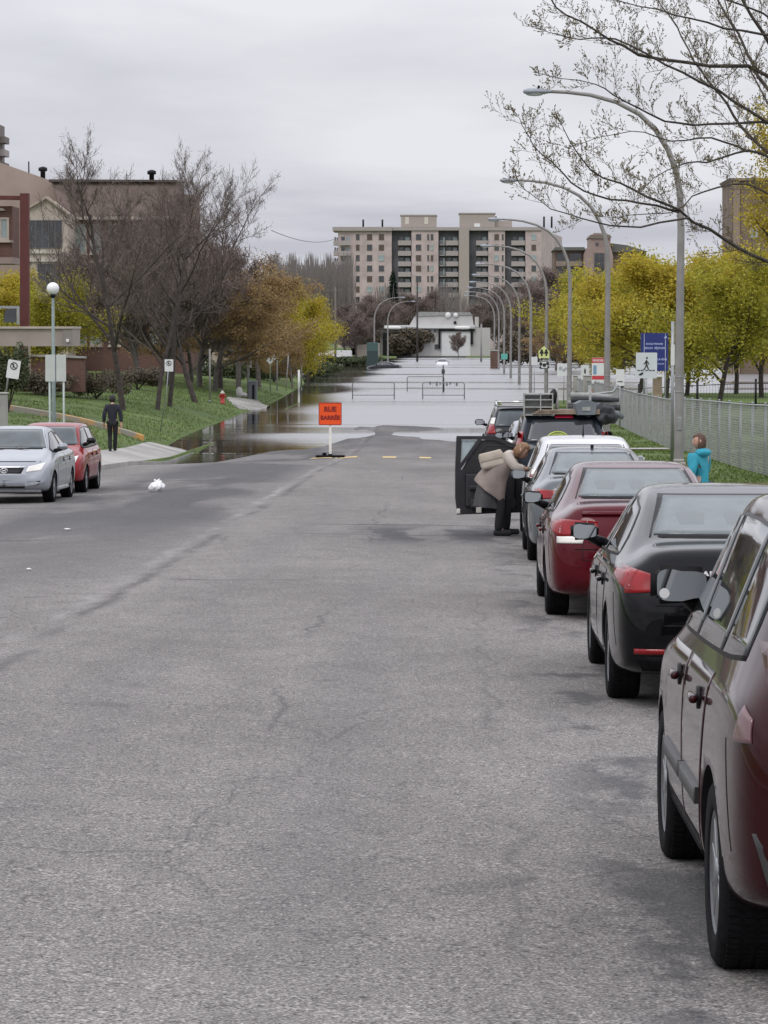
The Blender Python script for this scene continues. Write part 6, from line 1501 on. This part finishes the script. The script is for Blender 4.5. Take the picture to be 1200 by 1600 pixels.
bmass('plinth', [(600,556.2),(762,556.2),(762,558.5),(600,558.5)], Y0-.3, .3, mat('dark_plinth', (.12,.12,.11), .8), r, o); bmass('garage_opening', [(598,520),(636,520),(636,556),(598,556)], Y0-.05, .3, BLACK, r, o)
bmass('wall', [(594,513),(643,513),(643,560),(594,560)], Y0+.3, 6, mat('shade_grey', (.20,.19,.175), .9, var=.2), r, o)
for px, s_ in ((700, .55), (712, .45)): bm = NB(); p = at(px, 490, Y0+1); blob(bm, (p.x-o.x, 1-.8, p.z-o.z-.3), s_, .2, s_, 2); obj('satellite_dish', bm, WHITE, r)
bm = NB(); p = at(711, 504, Y0); lathe(bm, [(.28,-.3),(.28,.3)], 12, 'y', (p.x-o.x, .3, p.z-o.z)); obj('round_vent', bm, BLACK, r)
# right side: brown block with pinkish gabled tower
Y0 = 560; o = Vector((at(900, 540, Y0).x, Y0, 0)); r = empty('brown_apartments', o, 'brown apartments with a pinkish gabled tower right of the apartment block', 'building')
bmass('wall', [(866,390),(914,390),(914,560),(866,560)], Y0+2, 14, BB, r, o); bmass('roof', [(868,386),(913,386),(916,391),(864,391)], Y0+.5, 15, mat('green_grey_roof', (.13,.13,.115), .9), r, o)
bmass('tower', [(912,560),(912,398),(916,388),(922,386),(922,372),(928,364),(948,364),(954,373),(954,385),(958,400),(958,560)], Y0, 12, BP, r, o)
bmass('tower_cornice', [(923,366.5),(953,366.5),(956,371),(953,372.5),(924,372.5),(920.5,371)], Y0-.3, 12.6, mat('tower_dark', (.19,.15,.125), .8), r, o)
window(r, o, 929, 944, 396, 425, Y0, mat('tower_dark', (.19,.15,.125)), WIN, 1, True, .15, 1); window(r, o, 930.5, 935, 379, 384, Y0, BP, WIN, 0, False, .05)
bmass('wall', [(955,392),(1010,392),(1010,560),(955,560)], Y0+3, 12, BB, r, o); bmass('roof', [(955,380),(980,383),(1012,393),(955,394)], Y0+2, 13, mat('green_grey_roof', (.13,.13,.115)), r, o)
k = Y0/F
for row in range(5):
    for x0_, x1_ in ((869, 884), (888, 910)):
        y = 402+20*row; b_ = bmass('balcony', [(x0_,y+6),(x1_,y+6),(x1_,y+14),(x0_,y+14)], Y0+.6, 1.4, mat('brown_balcony', (.24,.19,.16), .85), r, o); bmass('dark_window', [(x0_+2,y-6),(x1_-2,y-6),(x1_-2,y+6),(x0_+2,y+6)], Y0+1.9, .12, WIN, r, o)
# upper right brown building behind the near tree
Y0 = 330; o = Vector((at(1180, 560, Y0).x, Y0, 0)); r = empty('brown_building', o, 'tall brown brick building behind the near tree at the right edge', 'building')
bmass('wall', [(1144,282),(1290,282),(1290,600),(1144,600)], Y0, 12, BB, r, o); bmass('roof', [(1140,278),(1294,278),(1290,282),(1144,282)], Y0-.5, 13, mat('tower_dark', (.19,.15,.125)), r, o)
bmass('pier', [(1146,284),(1156,284),(1156,600),(1146,600)], Y0-.4, .5, mat('pier_tan', (.26,.20,.15), .85), r, o)
w_ = bmass('arched_window', [(1171,372),(1171,362),(1174,356),(1178,354),(1182,356),(1185,362),(1185,372)], Y0-.12, .12, CREAM, r, o); bmass('pane', [(1173,370.5),(1173,363),(1175.5,358),(1178,356.5),(1180.5,358),(1183,363),(1183,370.5)], Y0-.16, .05, WINL, r, o)
window(r, o, 1172, 1184, 400, 425, Y0, CREAM, WIN, 1)
# low buildings glimpsed below the trees
for pts, Y, m, l in (([(322,548),(350,546),(418,552),(418,592),(322,592)], 290, mat('pink_siding', (.42,.34,.29), .8, var=.2), 'low pinkish house glimpsed under the ochre trees'),
    ([(485,548),(548,548),(548,578),(485,578)], 470, STU2, 'low white building behind the right end of the yellow row'), ([(812,548),(850,545),(850,585),(812,585)], 450, STU2, 'low white building behind the middle lamps'),
    ([(552,540),(592,536),(592,566),(552,566)], 500, mat('tan_wall', (.36,.32,.27), .8, var=.2), 'low tan building behind the nearer left lamp')):
    cx = sum(p[0] for p in pts)/len(pts); o = Vector((at(cx, 560, Y).x, Y, 0)); r = empty('low_building', o, l, 'building'); bmass('wall', pts, Y, 6, m, r, o)
    x0_, x1_ = pts[0][0], pts[-1][0]; y0_ = min(p[1] for p in pts); bmass('roof', [(x0_-2,y0_-1),(x0_+4,y0_-6),(x1_-4,y0_-6),(x1_+2,y0_-1)], Y-.4, 7, SH, r, o)
    n_ = max(2, int((x1_-x0_)/14))
    for i in range(n_): cx = x0_+(x1_-x0_)*(i+.5)/n_; window(r, o, cx-3, cx+3, y0_+8, y0_+18, Y, CREAM, WIN, 0, False, .06)
# ------------------------------------------------------------------ people
SKIN = mat('skin', (.50,.29,.21), .55, var=.06); HAIRB = mat('hair_brown', (.085,.042,.026), .6, var=.4, vscale=30); HAIRL = mat('hair_light_brown', (.22,.12,.06), .55, var=.4, vscale=25); HAIRK = mat('hair_black', (.012,.011,.012), .6)
def head_into(bm, c, r, face, up=Vector((0,0,1))):
    """a head with brow, nose, chin, ears and eyes; face = facing direction"""
    f = face.normalized(); s = f.cross(up).normalized(); u = s.cross(f).normalized(); b2 = bmesh.new(); bmesh.ops.create_icosphere(b2, subdivisions=4, radius=1)
    for v in b2.verts:
        x, y, z = v.co   # x side, y front, z up
        w_ = .78-.12*max(0, -z); q = Vector((x*w_, y*.92, z*1.12))
        if y > 0 and z < -.3: q.y *= 1+.10*(-z); q.x *= 1-.25*(-z-.3)
        if y > .8 and abs(x) < .22 and -.35 < z < .15: q.y += .22*(1-abs(x)/.22)*(1-abs(z+.2)/.4 if abs(z+.2) < .4 else 0)
        if y > .6 and .08 < z < .28 and .15 < abs(x) < .5: q.y -= .07
        if y > .7 and abs(z+.52) < .07 and abs(x) < .3: q.y += .05
        v.co = c+(s*q.x+f*q.y+u*q.z)*r
    for fa in b2.faces: fa.smooth = True
    join(bm, b2)
    for sx in (-1, 1): blob(bm, c+s*sx*r*.80+u*0-f*.05*r, .018, .025, .035, 2)
    return s, u
def person(label, loc, rz, J, shirt, pants, hair, shoe, facev, hairlen=0, group=None, sleeve=True, extra=None, sc=1.0, face_det=True):
    r = empty('person', loc, label, 'person', group, rz=rz); r.scale = (sc, sc, sc)
    jn = []; ed = []; idx = {}
    def jt(n, p, a, b=None): idx[n] = len(jn); jn.append((*p, a, b or a))
    g = J
    jt('pel', g['pel'], .135, .10); jt('wa', Vector(g['pel']).lerp(Vector(g['ch']), .5), .115, .085); jt('ch', g['ch'], .14, .10); jt('nb', g['nb'], .055); jt('nk', Vector(g['nb']).lerp(Vector(g['hd']), .5), .05)
    ed += [(0,1),(1,2),(2,3),(3,4)]
    for sd in 'LR':
        jt('sh'+sd, g['sh'+sd], .052); jt('el'+sd, g['el'+sd], .034); jt('wr'+sd, g['wr'+sd], .025)
        wv = Vector(g['wr'+sd]); dv_ = (wv-Vector(g['el'+sd])).normalized(); sdv = dv_.cross(Vector((0,1,0)) if abs(dv_.y) < .8 else Vector((1,0,0))).normalized(); jt('pa'+sd, wv+dv_*.07, .030, .016)
        ed += [(idx['ch'], idx['sh'+sd]), (idx['sh'+sd], idx['el'+sd]), (idx['el'+sd], idx['wr'+sd]), (idx['wr'+sd], idx['pa'+sd])]
        for q, (off, ln) in enumerate(((-.028,.062),(-.010,.074),(.010,.070),(.028,.052))):
            b_ = wv+dv_*.095+sdv*off; m_ = b_+dv_*ln*.6; t_ = m_+(dv_*.6+sdv.cross(dv_)*.6).normalized()*ln*.5
            jt(f'f{sd}{q}a', b_, .009); jt(f'f{sd}{q}b', m_, .008); jt(f'f{sd}{q}c', t_, .007); ed += [(idx['pa'+sd], idx[f'f{sd}{q}a']), (idx[f'f{sd}{q}a'], idx[f'f{sd}{q}b']), (idx[f'f{sd}{q}b'], idx[f'f{sd}{q}c'])]
        jt('th1'+sd, wv+dv_*.05-sdv*.038, .011); jt('th2'+sd, wv+dv_*.09-sdv*.05, .009); ed += [(idx['wr'+sd], idx['th1'+sd]), (idx['th1'+sd], idx['th2'+sd])]
        jt('hp'+sd, g['hp'+sd], .095); jt('kn'+sd, g['kn'+sd], .058); jt('an'+sd, g['an'+sd], .038); ed += [(0, idx['hp'+sd]), (idx['hp'+sd], idx['kn'+sd]), (idx['kn'+sd], idx['an'+sd])]
        jt('to'+sd, g['to'+sd], .035, .03); ed += [(idx['an'+sd], idx['to'+sd])]
    body = skin_body('body', jn, ed, SKIN, r, 0, 1)
    bm = bmesh.new(); bm.from_mesh(body.data); hd = Vector(g['hd']); hr = .108; up = (hd-Vector(g['nb'])).normalized(); fv = Vector(facev); s, u = head_into(bm, hd, hr, fv, up if abs(up.dot(fv.normalized())) < .9 else Vector((0,0,1)))
    bm.to_mesh(body.data); bm.free()
    f = fv.normalized(); bm = NB()
    for sx in (-1, 1): blob(bm, hd+s*sx*.036+f*.088+u*.012, .009, .009, .007, 2)
    obj('eyes', bm, BLACK, body)
    bm = NB(); tube(bm, [hd+s*-.026+f*.094-u*.058, hd+f*.101-u*.060, hd+s*.026+f*.094-u*.058], .006, 5); obj('mouth', bm, mat('lips', (.35,.12,.10), .5), body)
    # hair
    bm = NB(); b2 = bmesh.new(); bmesh.ops.create_icosphere(b2, subdivisions=4, radius=1)
    for v in b2.verts:
        x, y, z = v.co; n_ = 1+.08*noise.noise(v.co*4)
        if y > .35 and z < .35+.3*abs(x): q = Vector((x*.6, y*.5, z*.9))
        else: q = Vector((x*.93, y*1.06, z*1.22 if z > 0 else z*(1.05+hairlen)))*n_
        if z < -.2 and y < .3: q.x *= 1+.15*hairlen
        v.co = hd+(s*q.x+f*q.y+u*q.z)*hr
    for fa in b2.faces: fa.smooth = True
    join(bm, b2); obj('hair', bm, hair, r)
    # clothes: shells that follow the body
    def V(n): return Vector(g[n])
    jj = [(*V('pel'), .155, .12), (*V('pel').lerp(V('ch'), .5), .15, .115), (*V('ch'), .17, .125), (*V('nb'), .075, .07)]; ee = [(0,1),(1,2),(2,3)]
    for sd in 'LR':
        n_ = len(jj); jj += [(*V('sh'+sd), .082), (*V('el'+sd), .074), (*V('el'+sd).lerp(V('wr'+sd), .92), .052)]; ee += [(2,n_),(n_,n_+1),(n_+1,n_+2)]
    hem = V('pel')+(V('hpL')+V('hpR')-V('pel')*2)*.5+Vector((0,0,-.10)); n_ = len(jj); jj.append((*hem, .17, .135)); ee.append((0, n_))
    obj_j = skin_body('jacket', jj, ee, shirt, r, 0, 2)
    jj = [(*V('pel'), .14, .11)]; ee = []
    for sd in 'LR': n_ = len(jj); jj += [(*V('hp'+sd), .108), (*V('kn'+sd), .075), (*V('an'+sd)+Vector((0,0,-.02)), .066)]; ee += [(0,n_),(n_,n_+1),(n_+1,n_+2)]
    jj = [tuple(x) if not isinstance(x[0], Vector) else x for x in jj]
    skin_body('trousers', jj, ee, pants, r, 0, 2)
    for sd in 'LR':
        a, t_ = V('an'+sd), V('to'+sd); bm = NB(); d = (t_-a); d.z = 0; d = d.normalized() if d.length > 1e-3 else Vector((0,1,0)); ang = math.atan2(-d.x, d.y)
        M = Matrix.Translation((a.x, a.y, a.z-.075)) @ Matrix.Rotation(ang, 4, 'Z'); bevbox(bm, -.048, .048, -.07, .20, 0, .085, .03, 3, M=M); obj('shoe', bm, shoe, r, True)
    return r
NAVY = mat('navy_cloth', (.018,.018,.030), .85, var=.3, vscale=8); BLK = mat('black_cloth', (.012,.012,.014), .85, var=.3, vscale=8)
TURQ = mat('turquoise_fleece', (.03,.30,.40), .8, var=.12, vscale=8); CREAMC = mat('cream_wool', (.52,.46,.40), .85, var=.15, vscale=9); TAUPE = mat('taupe_coat', (.27,.22,.195), .85, var=.15, vscale=7)
walk = dict(pel=(0,0,.96), ch=(0,-.01,1.30), nb=(0,-.01,1.50), hd=(.0,.03,1.67), shL=(-.19,-.01,1.42), elL=(-.265,-.05,1.14), wrL=(-.27,.04,.90), shR=(.19,-.01,1.42), elR=(.265,.0,1.14), wrR=(.275,-.04,.90),
 hpL=(-.09,0,.90), knL=(-.09,.10,.50), anL=(-.075,-.04,.085), toL=(-.08,.12,.04), hpR=(.09,0,.90), knR=(.085,.05,.50), anR=(.065,.16,.085), toR=(.07,.32,.04))
p = at(176, 693, 99); p.z = pvl(p.x, 99)+.012 if p.x > -11.36 else G(p.x, 99)
person('person in dark navy jacket and black trousers walking away on the left pavement', p, R(4), walk, NAVY, BLK, HAIRK, BLK, (0.05,1,-.1), .15, sc=1.04)
# bending woman
p = at(778, 836, 44.35); p.z = road_z(p.x, 44.35)
bend = dict(pel=(-.06,.05,.84), ch=(.10,.02,1.10), nb=(.22,.0,1.22), hd=(.35,-.02,1.26), shL=(.14,-.17,1.18), elL=(.24,-.22,1.02), wrL=(.40,-.16,1.00), shR=(.16,.17,1.18), elR=(.28,.2,.98), wrR=(.44,.16,.98),
 hpL=(-.06,-.07,.80), knL=(.04,-.08,.44), anL=(.0,-.06,.08), toL=(.16,-.06,.04), hpR=(-.04,.12,.80), knR=(.14,.14,.46), anR=(.12,.20,.08), toR=(.28,.20,.04))
wr_ = person('person in cream top and taupe coat bending into the open door of the white car', p, 0, bend, CREAMC, BLK, HAIRL, BLK, (.75,-.15,-.65), .35)
# the coat falls from the back over the thighs
bm = NB(); rg = random.Random(2)
def sheetbm(bm, rows, th=.012):
    n = len(rows[0]); Vv = [[bm.verts.new(p) for p in row] for row in rows]; W2 = [[bm.verts.new(Vector(p)+Vector((.01, .012, -.01))) for p in row] for row in rows]
    for j in range(len(rows)-1):
        for i in range(n-1):
            f = bm.faces.new((Vv[j][i], Vv[j][i+1], Vv[j+1][i+1], Vv[j+1][i])); f.smooth = True; f = bm.faces.new((W2[j][i], W2[j+1][i], W2[j+1][i+1], W2[j][i+1])); f.smooth = True
# lofted skirt of the coat: oval rings from chest to hem
def ringpts(c, ax, ra, rb, n=20, fl=0, ph=0):
    ax = Vector(ax).normalized(); u = Vector((0,1,0)); v = ax.cross(u).normalized(); return [Vector(c)+(u*math.cos(t)*ra+v*math.sin(t)*rb)*(1+fl*math.sin(5*t+ph)) for t in [2*math.pi*k/n for k in range(n)]]
rows = [ringpts((.15,.0,1.14), (.8,0,.6), .20, .14), ringpts((.06,.01,1.04), (.7,0,.7), .23, .17), ringpts((-.03,.02,.94), (.55,0,.8), .235, .19, fl=.02), ringpts((-.08,.03,.82), (.45,0,.9), .245, .235, fl=.04), ringpts((-.11,.03,.71), (.5,0,.85), .25, .27, fl=.07), ringpts((-.125,.03,.63), (.62,0,.8), .26, .285, fl=.09)]
vv = [[bm.verts.new(q+Vector((noise.noise(q*9), noise.noise(q*9+Vector((5,0,0))), 0))*.028) for q in row] for row in rows]
for a, b in zip(vv, vv[1:]):
    for i in range(20): f = bm.faces.new((a[i], a[(i+1) % 20], b[(i+1) % 20], b[i])); f.smooth = True
bmesh.ops.recalc_face_normals(bm, faces=bm.faces); o_ = obj('coat', bm, TAUPE, wr_); md = o_.modifiers.new('t', 'SOLIDIFY'); md.thickness = .02; md = o_.modifiers.new('s', 'SUBSURF'); md.levels = 1; md.render_levels = 2
bm = NB(); rows = [ringpts((-.11,.03,.70), (.3,0,.95), .19, .20), ringpts((-.14,.02,.55), (.2,0,1), .20, .20, fl=.05), ringpts((-.16,.02,.42), (.1,0,1), .20, .19, fl=.09)]
vv = [[bm.verts.new(q+Vector((noise.noise(q*9), noise.noise(q*9+Vector((5,0,0))), 0))*.028) for q in row] for row in rows]
for a, b in zip(vv, vv[1:]):
    for i in range(20): f = bm.faces.new((a[i], a[(i+1) % 20], b[(i+1) % 20], b[i])); f.smooth = True
bmesh.ops.recalc_face_normals(bm, faces=bm.faces); o_ = obj('skirt', bm, mat('dark_grey_skirt', (.06,.058,.06), .85, var=.3, vscale=6), wr_)
br_ = empty('shoulder_bag', wr_.location, 'cream leather bag slung over the back of the bending person', 'bag'); M = Matrix.Translation((-.10,-.15,1.14)) @ Matrix.Rotation(R(-14), 4, 'Y')
bm = NB(); bevbox(bm, -.18, .18, -.07, .07, -.13, .11, .05, 3, M=M); obj('pouch', bm, mat('cream_leather', (.56,.49,.41), .5, var=.12, vscale=9), br_, True)
bm = NB(); bevbox(bm, -.17, .17, -.082, -.05, -.02, .115, .02, 2, M=M); obj('flap', bm, mat('cream_leather_flap', (.50,.43,.35), .5, var=.12, vscale=9), br_, True)
bm = NB(); tube(bm, [M @ Vector((-.16,0,.09)), M @ Vector((-.02,0,.20)), Vector((.13,-.1,1.33)), Vector((.22,.02,1.30)), Vector((.20,.15,1.18))], .014, 6); obj('strap', bm, BLK, br_)
# girl in turquoise
p = at(1094, 752, 39); p.z = G(p.x, 39)+.02
girl = dict(pel=(0,0,.93), ch=(0,0,1.24), nb=(-.01,0,1.42), hd=(-.02,0,1.60), shL=(0,.18,1.35), elL=(-.06,.24,1.10), wrL=(-.22,.20,.98), shR=(0,-.18,1.35), elR=(.02,-.25,1.10), wrR=(-.15,-.22,.99),
 hpL=(0,.09,.88), knL=(-.02,.09,.48), anL=(0,.09,.085), toL=(-.15,.09,.04), hpR=(0,-.09,.88), knR=(-.06,-.09,.48), anR=(-.04,-.09,.085), toR=(-.2,-.09,.04))
gr_ = person('child in turquoise fleece with brown hair standing behind the wine red car', p, R(-40), girl, TURQ, mat('denim', (.05,.07,.12), .85), HAIRB, BLK, (-.70,-.71,.02), .75, sc=.82)
bm = NB(); blob(bm, (.05,0,1.42), .12, .15, .07, 3, .2, 3); obj('hood', bm, TURQ, gr_, True)
for px, Y, sh_, hr_, l, rz in ((902, 108, CREAMC, HAIRK, 'person in a pale top with black hair beyond the van roof load', 2.0), (923, 116, mat('grey_coat', (.16,.16,.18), .85, var=.3, vscale=7), HAIRL, 'person in grey patterned jacket by the fence beyond the van', 3.3)):
    p = at(px, 650, Y); p.z = G(p.x, Y)+.02; person(l, p, rz, walk, sh_, BLK, hr_, BLK, (0,1,0), .5)
# van rear emblem
bm = NB(); h, n = VANC.hit((-.10, -4, 1.14), (0, 1, 0)); lathe(bm, [(.24,-.006),(.24,.004)], 28, 'y'); ringm(bm, 0, 0, .26, .03, -.008); o_ = obj('round_sticker', bm, mat('yellow_green_sticker', (.45,.55,.10), .5, var=.3, vscale=6), VANC.root); o_.location = h+Vector((0,-.03,0))
print('objects', len(bpy.data.objects))
